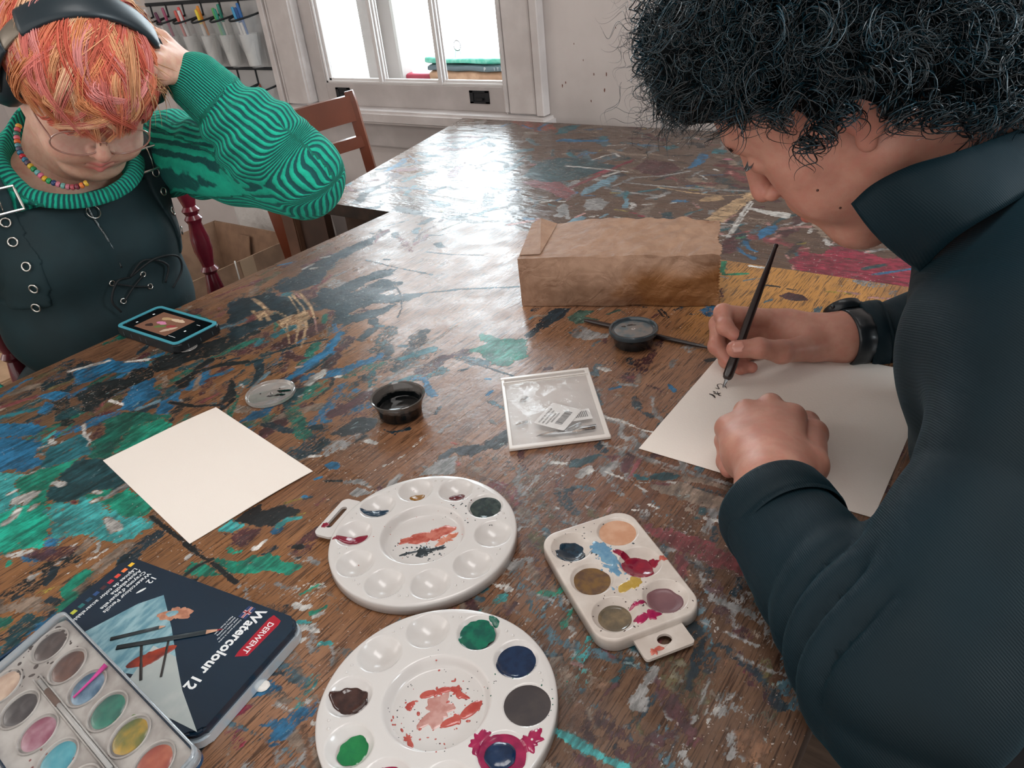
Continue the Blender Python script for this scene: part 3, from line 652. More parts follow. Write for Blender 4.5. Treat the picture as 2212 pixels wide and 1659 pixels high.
(1,'white','s',0.0025,0.8,[(-0.882,1.483),(-0.873,1.518),(-0.858,1.542),(-0.835,1.521)]),
(1,'white','s',0.0022,0.8,[(-0.907,1.601),(-0.87,1.616)]),
(1,'maroon','p',0.0,0.8,[(-0.757,1.453),(-0.765,1.513),(-0.704,1.504),(-0.665,1.466),(-0.69,1.413),(-0.731,1.425)]),
(1,'teal','p',0.0,0.8,[(-0.96,1.648),(-0.967,1.677),(-0.948,1.674),(-0.944,1.644)]),
(1,'teal','p',0.0,0.7,[(-1.094,1.667),(-1.119,1.728),(-1.103,1.757),(-1.081,1.753),(-1.078,1.686)]),
(1,'orangered','p',0.0,0.55,[(-1.302,1.765),(-1.27,1.78),(-1.16,1.755),(-1.122,1.71),(-1.165,1.685),(-1.241,1.722)]),
(1,'lightblue','p',0.0,0.75,[(-0.776,1.258),(-0.79,1.306),(-0.781,1.353),(-0.775,1.389),(-0.761,1.37),(-0.765,1.325),(-0.768,1.281)]),
(1,'palegrey','s',0.0037,0.7,[(-0.744,1.326),(-0.731,1.39),(-0.677,1.417),(-0.642,1.461)]),
(1,'palegrey','s',0.0031,0.75,[(-0.738,1.355),(-0.688,1.353),(-0.628,1.355),(-0.565,1.359),(-0.479,1.375)]),
(1,'cream','s',0.0027,0.7,[(-0.657,1.346),(-0.585,1.333),(-0.522,1.332),(-0.483,1.354)]),
(1,'cream','p',0.0,0.7,[(-0.548,1.291),(-0.548,1.319),(-0.521,1.328),(-0.509,1.313),(-0.526,1.298)]),
(1,'cream','p',0.0,0.8,[(-0.498,1.209),(-0.493,1.29),(-0.483,1.34),(-0.479,1.36),(-0.467,1.335),(-0.469,1.271),(-0.471,1.206)]),
(1,'cream','s',0.0019,0.8,[(-0.473,1.352),(-0.465,1.255)]),
(1,'white','s',0.0021,0.8,[(-0.432,1.137),(-0.441,1.18),(-0.455,1.258),(-0.461,1.319)]),
(1,'white','s',0.0015,0.75,[(-0.433,1.152),(-0.443,1.22),(-0.455,1.311)]),
(1,'white','s',0.0021,0.7,[(-0.467,1.195),(-0.443,1.199)]),
(1,'white','p',0.0,0.95,[(-0.45,1.282),(-0.421,1.278),(-0.383,1.273),(-0.378,1.258),(-0.41,1.264)]),
(1,'palegrey','p',0.0,0.75,[(-0.736,1.201),(-0.749,1.236),(-0.731,1.252),(-0.705,1.231),(-0.698,1.195),(-0.721,1.187)]),
(1,'palegrey','s',0.0028,0.85,[(-0.771,1.19),(-0.728,1.13)]),
(1,'lightblue','p',0.0,0.9,[(-0.718,1.116),(-0.719,1.133),(-0.712,1.149),(-0.701,1.148),(-0.7,1.118)]),
(1,'white','s',0.0022,0.9,[(-0.798,1.21),(-0.788,1.212)]),
(1,'white','s',0.0022,0.8,[(-0.828,1.196),(-0.816,1.205)]),
(1,'lightblue','s',0.0023,0.8,[(-0.676,1.156),(-0.674,1.175)]),
(1,'pink','s',0.002,0.9,[(-0.72,1.141),(-0.715,1.166)]),
(1,'yellow','s',0.002,0.6,[(-0.673,1.203),(-0.642,1.2)]),
(1,'crimson','s',0.0029,0.9,[(-0.614,1.186),(-0.607,1.185)]),
(1,'crimson','s',0.0016,0.8,[(-0.64,1.196),(-0.627,1.196)]),
(1,'ink','p',0.0,0.9,[(-0.572,1.184),(-0.574,1.2),(-0.554,1.198),(-0.557,1.184)]),
(1,'teal','s',0.0031,0.7,[(-0.541,1.22),(-0.525,1.252)]),
(1,'palegrey','s',0.0025,0.6,[(-0.539,1.203),(-0.534,1.231)]),
(1,'blue','s',0.0024,0.9,[(-0.41,1.108),(-0.39,1.087),(-0.364,1.07)]),
(1,'blue','s',0.0022,0.9,[(-0.403,1.132),(-0.384,1.104),(-0.371,1.098)]),
(1,'blue','p',0.0,0.9,[(-0.384,1.147),(-0.394,1.189),(-0.389,1.202),(-0.382,1.221),(-0.38,1.186),(-0.382,1.155)]),
(1,'emerald','s',0.0017,0.8,[(-0.418,1.142),(-0.411,1.148)]),
(1,'maroon','p',0.0,0.75,[(-0.433,1.121),(-0.425,1.139),(-0.408,1.116),(-0.403,1.089),(-0.413,1.075)]),
(1,'rose','s',0.0014,0.7,[(-0.431,1.152),(-0.411,1.179)]),
(1,'blue','p',0.0,0.7,[(-0.652,1.482),(-0.663,1.539),(-0.667,1.589),(-0.652,1.58),(-0.641,1.521)]),
(1,'teal','p',0.0,0.7,[(-0.773,1.617),(-0.761,1.641),(-0.739,1.626),(-0.755,1.594)]),
(1,'hotpink','s',0.0019,0.9,[(-0.608,1.56),(-0.594,1.56)]),
(1,'teal','p',0.0,0.6,[(-0.653,1.593),(-0.659,1.631),(-0.627,1.625),(-0.622,1.594)]),
(1,'darkteal','p',0.0,0.5,[(-0.837,1.482),(-0.809,1.502),(-0.794,1.518),(-0.834,1.535)]),
(1,'palegrey','s',0.002,0.5,[(-0.58,1.349),(-0.506,1.352)]),
(1,'teal','p',0.0,0.7,[(-0.69,1.265),(-0.707,1.31),(-0.696,1.303),(-0.682,1.267)]),
(1,'darkteal','s',0.0037,0.6,[(-0.907,1.463),(-0.859,1.45)]),
(0,'palegrey','s',0.0029,0.55,[(-0.33,0.552),(-0.302,0.55),(-0.262,0.549),(-0.224,0.548),(-0.191,0.549)]),
(0,'tan','s',0.0033,0.75,[(-0.255,0.535),(-0.221,0.541),(-0.183,0.543)]),
(0,'tan','p',0.0,0.85,[(-0.254,0.515),(-0.238,0.525),(-0.214,0.526),(-0.185,0.528),(-0.185,0.515),(-0.22,0.513),(-0.238,0.512)]),
(0,'white','s',0.0013,0.85,[(-0.358,0.595),(-0.331,0.596),(-0.316,0.593)]),
(0,'white','s',0.0007,0.8,[(-0.315,0.592),(-0.294,0.592)]),
(0,'white','p',0.0,0.75,[(-0.327,0.492),(-0.326,0.511),(-0.322,0.513),(-0.317,0.509),(-0.321,0.493)]),
(0,'palegrey','s',0.0013,0.6,[(-0.319,0.495),(-0.313,0.517)]),
(0,'white','s',0.001,0.6,[(-0.306,0.512),(-0.284,0.511),(-0.269,0.513),(-0.251,0.521)]),
(0,'white','s',0.001,0.8,[(-0.271,0.508),(-0.258,0.504)]),
(0,'teal','p',0.0,0.8,[(-0.28,0.522),(-0.273,0.521),(-0.264,0.521),(-0.273,0.516)]),
(0,'darkteal','p',0.0,0.8,[(-0.34,0.503),(-0.344,0.512),(-0.333,0.523),(-0.325,0.533),(-0.326,0.52),(-0.332,0.507)]),
(0,'darkteal','p',0.0,0.75,[(-0.265,0.525),(-0.256,0.537),(-0.241,0.538),(-0.249,0.528),(-0.262,0.523)]),
(0,'rose','p',0.0,0.6,[(-0.282,0.516),(-0.288,0.539),(-0.285,0.547),(-0.282,0.538),(-0.281,0.521),(-0.282,0.513)]),
(0,'rose','p',0.0,0.5,[(-0.315,0.534),(-0.3,0.547),(-0.296,0.54),(-0.307,0.529)]),
(0,'maroon','p',0.0,0.7,[(-0.297,0.53),(-0.3,0.547),(-0.292,0.546),(-0.287,0.522),(-0.29,0.519)]),
(0,'ink','s',0.0021,0.8,[(-0.33,0.468),(-0.323,0.47),(-0.319,0.476)]),
(0,'palegrey','s',0.0012,0.7,[(-0.333,0.468),(-0.328,0.469)]),
(0,'bluegrey','p',0.0,0.5,[(-0.321,0.479),(-0.311,0.485),(-0.3,0.484),(-0.31,0.475)]),
(0,'palegrey','s',0.0008,0.7,[(-0.36,0.475),(-0.363,0.491),(-0.364,0.504)]),
(0,'palegrey','s',0.0016,0.7,[(-0.357,0.454),(-0.359,0.463),(-0.36,0.477)]),
(0,'palegrey','s',0.0008,0.6,[(-0.346,0.449),(-0.356,0.454)]),
(0,'palegrey','p',0.0,0.5,[(-0.352,0.43),(-0.356,0.448),(-0.349,0.444),(-0.342,0.428),(-0.328,0.435),(-0.321,0.437),(-0.328,0.42),(-0.328,0.407),(-0.331,0.4)]),
(0,'rose','p',0.0,0.8,[(-0.239,0.462),(-0.219,0.46),(-0.187,0.463),(-0.154,0.465),(-0.146,0.45),(-0.169,0.446),(-0.203,0.45),(-0.227,0.454)]),
(0,'palegrey','s',0.0005,0.5,[(-0.204,0.471),(-0.181,0.458),(-0.159,0.446)]),
(0,'ink','p',0.0,0.6,[(-0.229,0.528),(-0.21,0.532),(-0.188,0.536),(-0.193,0.53),(-0.221,0.527)]),
(0,'white','s',0.0009,0.8,[(-0.247,0.525),(-0.241,0.528)]),
(0,'rose','s',0.0018,0.6,[(-0.259,0.518),(-0.244,0.522)]),
(0,'white','s',0.0015,0.45,[(-0.249,0.488),(-0.224,0.488)]),
(0,'palegrey','s',0.0025,0.5,[(-0.335,0.407),(-0.32,0.412),(-0.304,0.41)]),
(0,'tan','s',0.0011,0.5,[(-0.224,0.47),(-0.199,0.475),(-0.17,0.479)]),
(0,'palegrey','p',0.0,0.45,[(-0.252,0.479),(-0.24,0.483),(-0.238,0.475),(-0.246,0.472)]),
(0,'pink','s',0.0008,0.6,[(-0.275,0.462),(-0.277,0.475)]),
(0,'white','s',0.0005,0.9,[(-0.319,0.445),(-0.317,0.444)]),
(0,'rose','p',0.0,0.75,[(-0.238,0.461),(-0.207,0.461),(-0.183,0.463),(-0.155,0.465),(-0.147,0.45),(-0.173,0.452),(-0.203,0.454),(-0.228,0.454)]),
(0,'palegrey','s',0.0022,0.5,[(-0.284,0.346),(-0.261,0.348)]),
(0,'tan','s',0.0028,0.45,[(-0.24,0.338),(-0.214,0.337),(-0.184,0.333),(-0.153,0.334)]),
(0,'olive','p',0.0,0.5,[(-0.174,0.335),(-0.154,0.347),(-0.128,0.346),(-0.114,0.335),(-0.127,0.315),(-0.155,0.317)]),
(0,'olive','p',0.0,0.4,[(-0.093,0.331),(-0.083,0.343),(-0.077,0.331),(-0.086,0.32)]),
(0,'brown2','p',0.0,0.6,[(-0.098,0.313),(-0.083,0.326),(-0.075,0.311),(-0.08,0.297),(-0.092,0.3)]),
(0,'palegrey','s',0.0013,0.45,[(-0.213,0.282),(-0.183,0.279),(-0.158,0.279),(-0.131,0.276)]),
(0,'palegrey','s',0.0014,0.5,[(-0.163,0.385),(-0.139,0.386),(-0.109,0.385)]),
(0,'turq','s',0.0027,0.8,[(-0.197,0.252),(-0.178,0.252),(-0.158,0.252),(-0.145,0.254)]),
(0,'white','s',0.0011,0.6,[(-0.116,0.309),(-0.114,0.326),(-0.11,0.336)]),
(0,'crimson','s',0.0012,0.4,[(-0.121,0.36),(-0.109,0.359)]),
(0,'ink','p',0.0,0.6,[(-0.167,0.382),(-0.156,0.385),(-0.146,0.376),(-0.154,0.364)]),
(0,'palegrey','s',0.0025,0.4,[(-0.21,0.335),(-0.185,0.335),(-0.16,0.333)]),
(0,'bluegrey','s',0.0012,0.5,[(-0.135,0.285),(-0.126,0.282)]),
(0,'pink','s',0.0007,0.9,[(-0.216,0.305),(-0.21,0.306)]),
(0,'palegrey','p',0.0,0.4,[(-0.119,0.335),(-0.109,0.345),(-0.107,0.323),(-0.114,0.313)]),
(0,'green','p',0.0,0.85,[(-0.643,0.144),(-0.648,0.157),(-0.647,0.167),(-0.639,0.166),(-0.636,0.156),(-0.635,0.145),(-0.623,0.146),(-0.615,0.137),(-0.618,0.13),(-0.63,0.132),(-0.629,0.137)]),
(0,'ink','p',0.0,0.8,[(-0.666,0.139),(-0.679,0.153),(-0.674,0.156),(-0.665,0.147),(-0.662,0.139)]),
(0,'ink','p',0.0,0.7,[(-0.643,0.127),(-0.645,0.133),(-0.63,0.136),(-0.629,0.131)]),
(0,'ink','s',0.0013,0.8,[(-0.67,0.113),(-0.669,0.121)]),
(0,'ink','s',0.0017,0.6,[(-0.683,0.162),(-0.676,0.174)]),
(0,'maroon','p',0.0,0.6,[(-0.722,0.148),(-0.721,0.162),(-0.685,0.182),(-0.681,0.171),(-0.69,0.157),(-0.71,0.148)]),
(0,'white','s',0.002,0.7,[(-0.73,0.139),(-0.723,0.154)]),
(0,'white','p',0.0,1,[(-0.687,0.136),(-0.684,0.142),(-0.683,0.139),(-0.683,0.135)]),
(0,'yellow','s',0.0032,0.4,[(-0.656,0.132),(-0.65,0.142)]),
(0,'yellow','s',0.003,0.4,[(-0.642,0.089),(-0.639,0.102),(-0.63,0.112)]),
(0,'yellow','s',0.0029,0.3,[(-0.629,0.084),(-0.622,0.094)]),
(0,'white','s',0.0022,0.6,[(-0.419,0.221),(-0.412,0.232)]),
(0,'white','s',0.0016,0.85,[(-0.416,0.197),(-0.408,0.219)]),
(0,'ink','s',0.0009,0.85,[(-0.417,0.17),(-0.408,0.178),(-0.398,0.187)]),
(0,'white','s',0.003,1,[(-0.402,0.171),(-0.4,0.172)]),
(0,'blue','p',0.0,0.6,[(-0.416,0.163),(-0.408,0.177),(-0.389,0.176),(-0.402,0.16)]),
(0,'crimson','p',0.0,0.55,[(-0.406,0.136),(-0.41,0.149),(-0.395,0.155),(-0.396,0.148),(-0.4,0.139)]),
(0,'crimson','p',0.0,0.4,[(-0.393,0.133),(-0.386,0.14),(-0.374,0.135),(-0.378,0.128)]),
(0,'blue','p',0.0,0.7,[(-0.376,0.149),(-0.367,0.162),(-0.357,0.182),(-0.35,0.175),(-0.354,0.162),(-0.353,0.146),(-0.363,0.142),(-0.365,0.151)]),
(0,'blue','s',0.0014,0.7,[(-0.358,0.142),(-0.353,0.146)]),
(0,'white','s',0.001,0.8,[(-0.506,0.162),(-0.502,0.168)]),
(0,'teal','s',0.0014,0.7,[(-0.613,0.076),(-0.626,0.082)])]
TONES=[(-0.809, 0.264, 0.22, 'tone_dark', 0.5), (-0.987, 0.277, 0.2, 'tone_dark', 0.6), (-0.955, 0.445, 0.2, 'tone_dark', 0.5), (-0.8, 0.518, 0.16, 'tone_orange', 0.4), (-0.627, 0.6, 0.15, 'tone_mid', 0.3), (-0.717, 0.808, 0.2, 'tone_mid', 0.5), (-0.237, 0.564, 0.14, 'tone_red', 0.8), (-0.269, 0.484, 0.12, 'tone_red', 0.8), (-0.135, 0.419, 0.14, 'tone_grey', 0.9), (-0.137, 0.301, 0.14, 'tone_grey', 0.9), (-0.337, 0.432, 0.06, 'tone_red', 0.5), (-0.092, 0.349, 0.12, 'tone_grey', 0.9), (-0.252, 0.969, 0.16, 'tone_gold', 1.0), (-0.339, 0.982, 0.12, 'tone_gold', 0.9), (-0.343, 0.601, 0.09, 'tone_red', 0.7), (-0.293, 0.667, 0.1, 'tone_mid', 0.4), (-0.48, 0.251, 0.1, 'tone_orange', 0.5), (-0.65, 0.154, 0.12, 'tone_orange', 0.7), (-0.199, 0.284, 0.1, 'tone_grey', 0.6), (-0.38, 0.185, 0.06, 'tone_mid', 0.4)]
TONES_FAR=[(-0.678, 1.346, 0.9, 'tone_far', 0.9), (-1.059, 1.412, 0.5, 'tone_far', 0.8), (-1.344, 1.219, 0.25, 'tone_mid', 0.6)]

def paint_table(X, Y, strokes, tones, base, extra, seed):
    """dried paint laid on the table: colour + coverage (alpha) and a broad wood tone, all in metres on the table"""
    N = len(X); C = np.tile(np.array(base), (N, 1)); A = np.zeros(N); W = np.tile(np.array(base), (N, 1))
    wob = fbm(X*9, Y*9, 5)
    for x, y, r, col, st in tones:
        d = np.hypot(X-x, Y-y)/r+(wob-.5)*.9; f = np.clip(1.35-d, 0, 1); f = f*f*(3-2*f)*st; W = W*(1-f[:, None])+np.array(WOODT[col])*f[:, None]
    n1 = fbm(X*60, Y*60, 3, 4)-.5; n2 = fbm(X*260, Y*260, 9, 2)-.5; ga = fbm(X*320, Y*28, 21, 3)-.5
    allS = list(extra)+list(strokes)
    for far, col, kind, wd, st, pts in allS:
        P = np.array(pts); pad = .012+wd*1.6
        m = np.nonzero((X > P[:, 0].min()-pad) & (X < P[:, 0].max()+pad) & (Y > P[:, 1].min()-pad) & (Y < P[:, 1].max()+pad))[0]
        if not len(m): continue
        x, y = X[m], Y[m]; d = np.full(len(m), 9.); closed = kind == 'p'
        seg = list(zip(P, np.roll(P, -1, 0))) if closed else list(zip(P[:-1], P[1:]))
        if closed: ins = np.zeros(len(m), bool)
        for a, b in seg:
            ab = b-a; t = np.clip(((x-a[0])*ab[0]+(y-a[1])*ab[1])/(ab@ab+1e-12), 0, 1)
            d = np.minimum(d, np.hypot(x-a[0]-t*ab[0], y-a[1]-t*ab[1]))
            if closed:
                c = ((a[1] > y) != (b[1] > y)) & (x < (b[0]-a[0])*(y-a[1])/(b[1]-a[1]+1e-12)+a[0]); ins ^= c
        size = max(np.ptp(P[:, 0]), np.ptp(P[:, 1]))
        rag = min(.009, .10*size) if closed else wd*.9; sd0 = (.0045 if size > .06 else .0020) if closed else .0010
        sd = (np.where(ins, -d, d) if closed else d-wd)+(n1[m]*1.7+n2[m]*.6)*rag+ga[m]*rag*.8
        soft = .0022
        al = np.clip(.5-(sd-sd0)/soft*.5, 0, 1)*min(1, st*1.12)*(.84 if closed and size > .04 else 1.)
        if closed and st < .9: al *= 1+.35*n1[m]
        k = al > A[m]*.8 if st < .7 else al > .3
        k = k & (al > .12)
        mm = m[k]; f = np.clip(al[k]*1.6, 0, 1)[:, None]
        tint = 1+.35*n1[mm][:, None]+.3*ga[mm][:, None]
        fresh = A[mm][:, None] < .25
        C[mm] = np.where(fresh, np.array(PAINT[col])*tint, C[mm]*(1-f)+np.array(PAINT[col])*tint*f); A[mm] = np.maximum(A[mm]*(1-f[:, 0])*.6, al[k])
    return np.clip(C*.95, 0, 1), np.clip(A, 0, 1), W

def scatter(n, box_, cols, L, Wd, ang, sang, st, rs):
    """small overlapping dabs of old paint"""
    out = []
    for i in range(n):
        x = rs.uniform(box_[0], box_[1]); y = rs.uniform(box_[2], box_[3]); a = ang+rs.randn()*sang; l = L*rs.uniform(.3, 1.6); c = cols[rs.randint(len(cols))]
        k = rs.randn()*.3; mid = (x+math.cos(a)*l/2-math.sin(a)*l*k*.3, y+math.sin(a)*l/2+math.cos(a)*l*k*.3)
        out.append((0, c, 's', Wd*1.35*rs.uniform(.3, 1.5), st*rs.uniform(.6, 1.1), [(x, y), mid, (x+math.cos(a)*l, y+math.sin(a)*l)]))
    return out
rs = np.random.RandomState(5)
gr = PI/2+.15
EX_NEAR = (scatter(260, (-1.09, -.60, .05, .62), ['darkteal', 'black', 'blue', 'maroon', 'teal', 'ink', 'darkgreen', 'tan'], .06, .006, gr, .5, .62, rs)
  + scatter(70, (-1.09, -.9, .3, 1.04), ['maroon', 'ink', 'tan', 'rose', 'bluegrey', 'olive'], .05, .004, gr, .3, .62, rs)
  + scatter(170, (-.42, -.07, .28, .72), ['palegrey', 'tan', 'maroon', 'darkteal', 'rose', 'ink', 'bluegrey', 'palegrey', 'brown2'], .035, .003, gr+.5, .7, .6, rs)
  + scatter(140, (-.34, -.07, .18, .48), ['palegrey', 'olive', 'ink', 'brown2', 'tan', 'bluegrey', 'maroon'], .04, .0035, gr+.6, .6, .5, rs)
  + scatter(60, (-.55, -.15, .0, .3), ['turq', 'tan', 'ink', 'maroon', 'palegrey', 'brown2', 'blue'], .03, .003, gr, .8, .6, rs)
  + scatter(60, (-.6, -.1, .72, 1.04), ['maroon', 'ink', 'tan', 'palegrey', 'bluegrey'], .02, .002, gr, .8, .6, rs)
  + scatter(40, (-.55, -.08, .0, .45), ['maroon', 'charcoal', 'green', 'palegrey'], .02, .003, gr, .9, .65, rs)
  + scatter(90, (-.95, -.3, .1, .7), ['white', 'palegrey', 'tan', 'ink', 'maroon'], .012, .0012, gr, .9, .75, rs)
  + scatter(60, (-.95, -.62, .12, .38), ['white', 'turq', 'white', 'green'], .018, .0014, gr+.3, .5, .75, rs))
EX_NEAR = scatter(90, (-.5, -.12, .12, .62), ['palegrey', 'tan', 'palegrey', 'bluegrey'], .10, .0022, -.15, .25, .50, rs)+EX_NEAR+scatter(60, (-.5, -.1, .12, .62), ['palegrey', 'white', 'tan'], .06, .0011, -.15, .3, .58, rs)
EX_FAR = (scatter(420, (-1.35, .6, 1.05, 1.8), ['darkteal', 'maroon', 'tan', 'palegrey', 'blue', 'ink', 'rose', 'teal', 'bluegrey', 'charcoal'], .07, .006, 2.2, .9, .62, rs)
  + scatter(160, (-.95, .3, 1.05, 1.5), ['palegrey', 'lightblue', 'blue', 'tan', 'pink', 'white', 'teal'], .035, .003, 2.2, 1.2, .7, rs)
  + scatter(120, (-1.0, .4, 1.05, 1.8), ['white', 'pink', 'white', 'yellow'], .012, .0015, 2.2, 1.5, .85, rs)
  + scatter(70, (-.6, .1, 1.3, 1.8), ['maroon', 'tan', 'teal', 'darkteal', 'rose'], .09, .008, 2.6, .4, .6, rs))

def table_material(name, along_y, dark, light, pore):
    t = NT(name); b = t.b
    sc = (1, .055, 1) if along_y else (.055, 1, 1)
    sc2 = (1, .04, 1) if along_y else (.04, 1, 1)
    g1 = t.noise(t.coords('Object', sc), 60, 4, .6, .6); g2 = t.noise(t.coords('Object', sc2), 620, 3, .7)
    at = t.attr('paint'); wt = t.attr('wood_tone')
    wood = t.mix(t.step(g1, .3, .7), rgba(dark), rgba(light))
    wood = t.mix(.74, wood, wt.outputs['Color'])
    wood = t.mix(t.math('MULTIPLY', t.step(g2, .50, .60), pore), wood, rgba('#2f1f17'))
    v = t.coords('Object')
    big = t.noise(v, 9, 3); spk = t.noise(v, 260, 2, .6); spk2 = t.noise(v, 150, 3, .7)
    wood = t.mix(t.math('MULTIPLY', t.step(big, .4, .75), .22), wood, rgba('#40322b'))
    na = t.noise(t.coords('Object', (1, .3, 1) if along_y else (.3, 1, 1)), 420, 4, .7)
    nb = t.noise(v, 70, 4, .6)
    th = t.math('ADD', at.outputs['Alpha'], t.math('ADD', t.math('MULTIPLY', t.math('SUBTRACT', na, .5), 1.8), t.math('MULTIPLY', t.math('SUBTRACT', nb, .5), .9)))
    mask = t.math('MULTIPLY', t.step(th, .44, .56), t.step(at.outputs['Alpha'], .08, .2))
    st_ = t.noise(t.coords('Object', (1, .16, 1) if along_y else (.25, 1, 1)), 190, 4, .7)
    var = t.mix(t.step(t.noise(v, 38, 5, .7), .32, .68), rgba('#b0b0b0'), rgba('#ffffff'))
    pc = t.mix(1.0, at.outputs['Color'], var, 'MULTIPLY')
    pc = t.mix(1.0, pc, t.mix(t.step(st_, .35, .62), rgba('#a8a8a8'), rgba('#ffffff')), 'MULTIPLY')
    pc = t.mix(t.math('MULTIPLY', t.step(t.noise(v, 17, 4, .7, .8), .58, .70), .40), pc, rgba('#20343c'))
    pc = t.mix(t.math('MULTIPLY', t.step(t.noise(t.coords('Object', (1, .5, 1)), 75, 4, .75, .5), .64, .70), .5), pc, rgba('#8fa6a6'))
    col = t.mix(mask, wood, pc)
    sm = t.math('MULTIPLY', t.step(spk, .66, .70), t.step(big, .44, .58))
    col = t.mix(t.math('MULTIPLY', sm, .8), col, rgba('#b9aea6'))
    dm = t.math('MULTIPLY', t.step(spk2, .70, .74), t.step(t.noise(v, 14, 2), .45, .6))
    col = t.mix(t.math('MULTIPLY', dm, .8), col, rgba('#2a2526'))
    t.l.new(col, b.inputs['Base Color'])
    rg_ = t.math('ADD', t.math('MULTIPLY', t.step(t.noise(v, 25, 4), .3, .7), .16), .24 if along_y else .17)
    t.l.new(t.math('ADD', rg_, t.math('MULTIPLY', mask, .12)), b.inputs['Roughness'])
    h = t.math('ADD', t.math('MULTIPLY', mask, .6), t.math('ADD', t.math('MULTIPLY', g2, -.35), t.math('MULTIPLY', nb, .7)))
    h = t.math('ADD', h, t.math('MULTIPLY', t.noise(t.coords('Object', (1, .45, 1) if along_y else (.35, 1, 1)), 30 if along_y else 24, 4, .65), 2.6 if along_y else 8.0))
    t.bump(h, .55, .0009)
    b.inputs['Specular IOR Level'].default_value = .5 if along_y else .55
    return t.m
def table_top(name, xl, xr, y0, y1, step, z, th, m, data, tone, base, extra, seed, parent, edge_m):
    ny = int((y1-y0)/step)+1; nx = int((xr-xl((y0+y1)/2))/step)+1
    yy = np.linspace(y0, y1, ny); U = np.linspace(0, 1, nx); Yg, Ug = np.meshgrid(yy, U, indexing='ij')
    XL = xl(Yg); Xg = XL+(xr-XL)*Ug
    X = Xg.ravel(); Y = Yg.ravel(); c, a, wt = paint_table(X, Y, data, tone, base, extra, seed)
    i = (np.arange(ny-1)[:, None]*nx+np.arange(nx-1)[None]).ravel(); F = np.stack([i, i+1, i+1+nx, i+nx], -1)
    o = mesh_obj(name, np.stack([X, Y, np.full_like(X, z)], -1), F, m, parent)
    set_col(o.data, 'paint', np.hstack([c, a[:, None]])); set_col(o.data, 'wood_tone', wt)
    bm = bmesh.new(); q = [(xl(y0), y0), (xr, y0), (xr, y1), (xl(y1), y1)]
    lo = [bm.verts.new((x, y, z-th)) for x, y in q]; hi = [bm.verts.new((x, y, z-.0003)) for x, y in q]
    bm.faces.new(lo[::-1]); bm.faces.new(hi)
    for k in range(4): bm.faces.new((lo[k], lo[(k+1) % 4], hi[(k+1) % 4], hi[k]))
    bm_obj('table_edge', bm, edge_m, parent)
    return o
M_edge = mat('table_edge_wood', '#4b3a30', .5, col2='#2f2722', scale=20)
M_leg = mat('table_leg_wood', '#5a4232', .5, col2='#46342a', scale=12)
base_near = lin('#7d573e'); base_far = lin('#54402f')
nt = thing('work_table', 'large near wooden work table covered in dried paint, under the paper and palettes', 'table', (0, 0, 0))
table_top('tabletop', lambda y: -1.103+(y-.3)*.0203, -.060, -.25, 1.045, .0016, .75, .028, table_material('near_table_paint', True, '#6b452f', '#ad7c55', .8), [s for s in STROKES if not s[0]], TONES, base_near, EX_NEAR, 1, nt, M_edge)
boxes('apron', [((-1.03, -.16, .64), (-.12, -.13, .722)), ((-1.03, .93, .64), (-.12, .96, .722)), ((-1.03, -.16, .64), (-1.0, .96, .722)), ((-.15, -.16, .64), (-.12, .96, .722))], M_leg, nt)
for x in (-1.04, -.18):
    for y in (-.17, .90): box('leg', (x, y, 0), (x+.06, y+.06, .722), M_leg, nt, bevel=.004)
ft = thing('back_table', 'far wooden work table against the wall, spattered with red, white and blue paint', 'table', (0, 0, 0))
table_top('tabletop', lambda y: -1.306-(y-1.047)*.242, .95, 1.047, 1.775, .0028, .748, .026, table_material('far_table_paint', False, '#4c382c', '#795a46', .8), [s for s in STROKES if s[0]], TONES_FAR, base_far, EX_FAR, 2, ft, M_edge)
boxes('apron', [((-1.28, 1.09, .66), (.9, 1.11, .722)), ((-1.36, 1.70, .66), (.9, 1.72, .722))], M_leg, ft)
for p in ((-1.38, 1.66), (.85, 1.08), (.85, 1.66)): box('leg', (p[0], p[1], 0), (p[0]+.06, p[1]+.06, .722), M_leg, ft, bevel=.004)
# plywood end panel with a curved cut-out, under the far table
pm = mat('ply_panel', '#4f382c', .55, col2='#3d2b22', scale=8, stretch=(1, 1, 6))
box('end_stile', (-1.497, 1.085, 0), (-1.452, 1.125, .722), mat('stile_wood', '#6a4a38', .5, col2='#54392b', scale=10), ft, bevel=.003)
ol = [(-1.452, 0), (-1.452, .70)]+[(-1.36+.0-.02*math.sin(t*PI/2)+.13*(1-math.cos(t*PI/2)), .70-.32*math.sin(t*PI/2)) for t in np.linspace(0, 1, 14)]+[(-1.2, .38), (-1.2, 0)]
o = slab('end_panel', ol, 0, .02, pm, ft, bevel=.001); o.rotation_euler = (PI/2, 0, 0); o.location = (0, 1.12, 0)
# dark rounded chair back tucked beneath
dc = thing('plastic_chair', 'dark teal rounded plastic chair tucked under the far table', 'chair', (-.92, 1.42, 0))
mdc = mat('dark_teal_plastic', '#0f3038', .45)
P = spline([(-.33, .05, .64), (-.31, -.10, .62), (-.12, -.17, .60), (.12, -.17, .60), (.31, -.10, .62)], 20)
V = []; F = []
for i, p in enumerate(P):
    for j, (dz, off) in enumerate([(0, 0), (.04, .006), (.03, .0), (-.30, -.02), (-.31, -.012), (0, .014)]):
        V.append((p[0]*(1+off), p[1]+off*2, p[2]+dz))
for i in range(len(P)-1):
    for j in range(6): F.append((i*6+j, i*6+(j+1) % 6, (i+1)*6+(j+1) % 6, (i+1)*6+j))
F += [tuple(range(6))[::-1], tuple((len(P)-1)*6+j for j in range(6))]
mesh_obj('backrest', V, F, mdc, dc); slab('seat', rrect(.5, .42, .1), .42, .45, mdc, dc, .008, loc=(0, .1, 0))
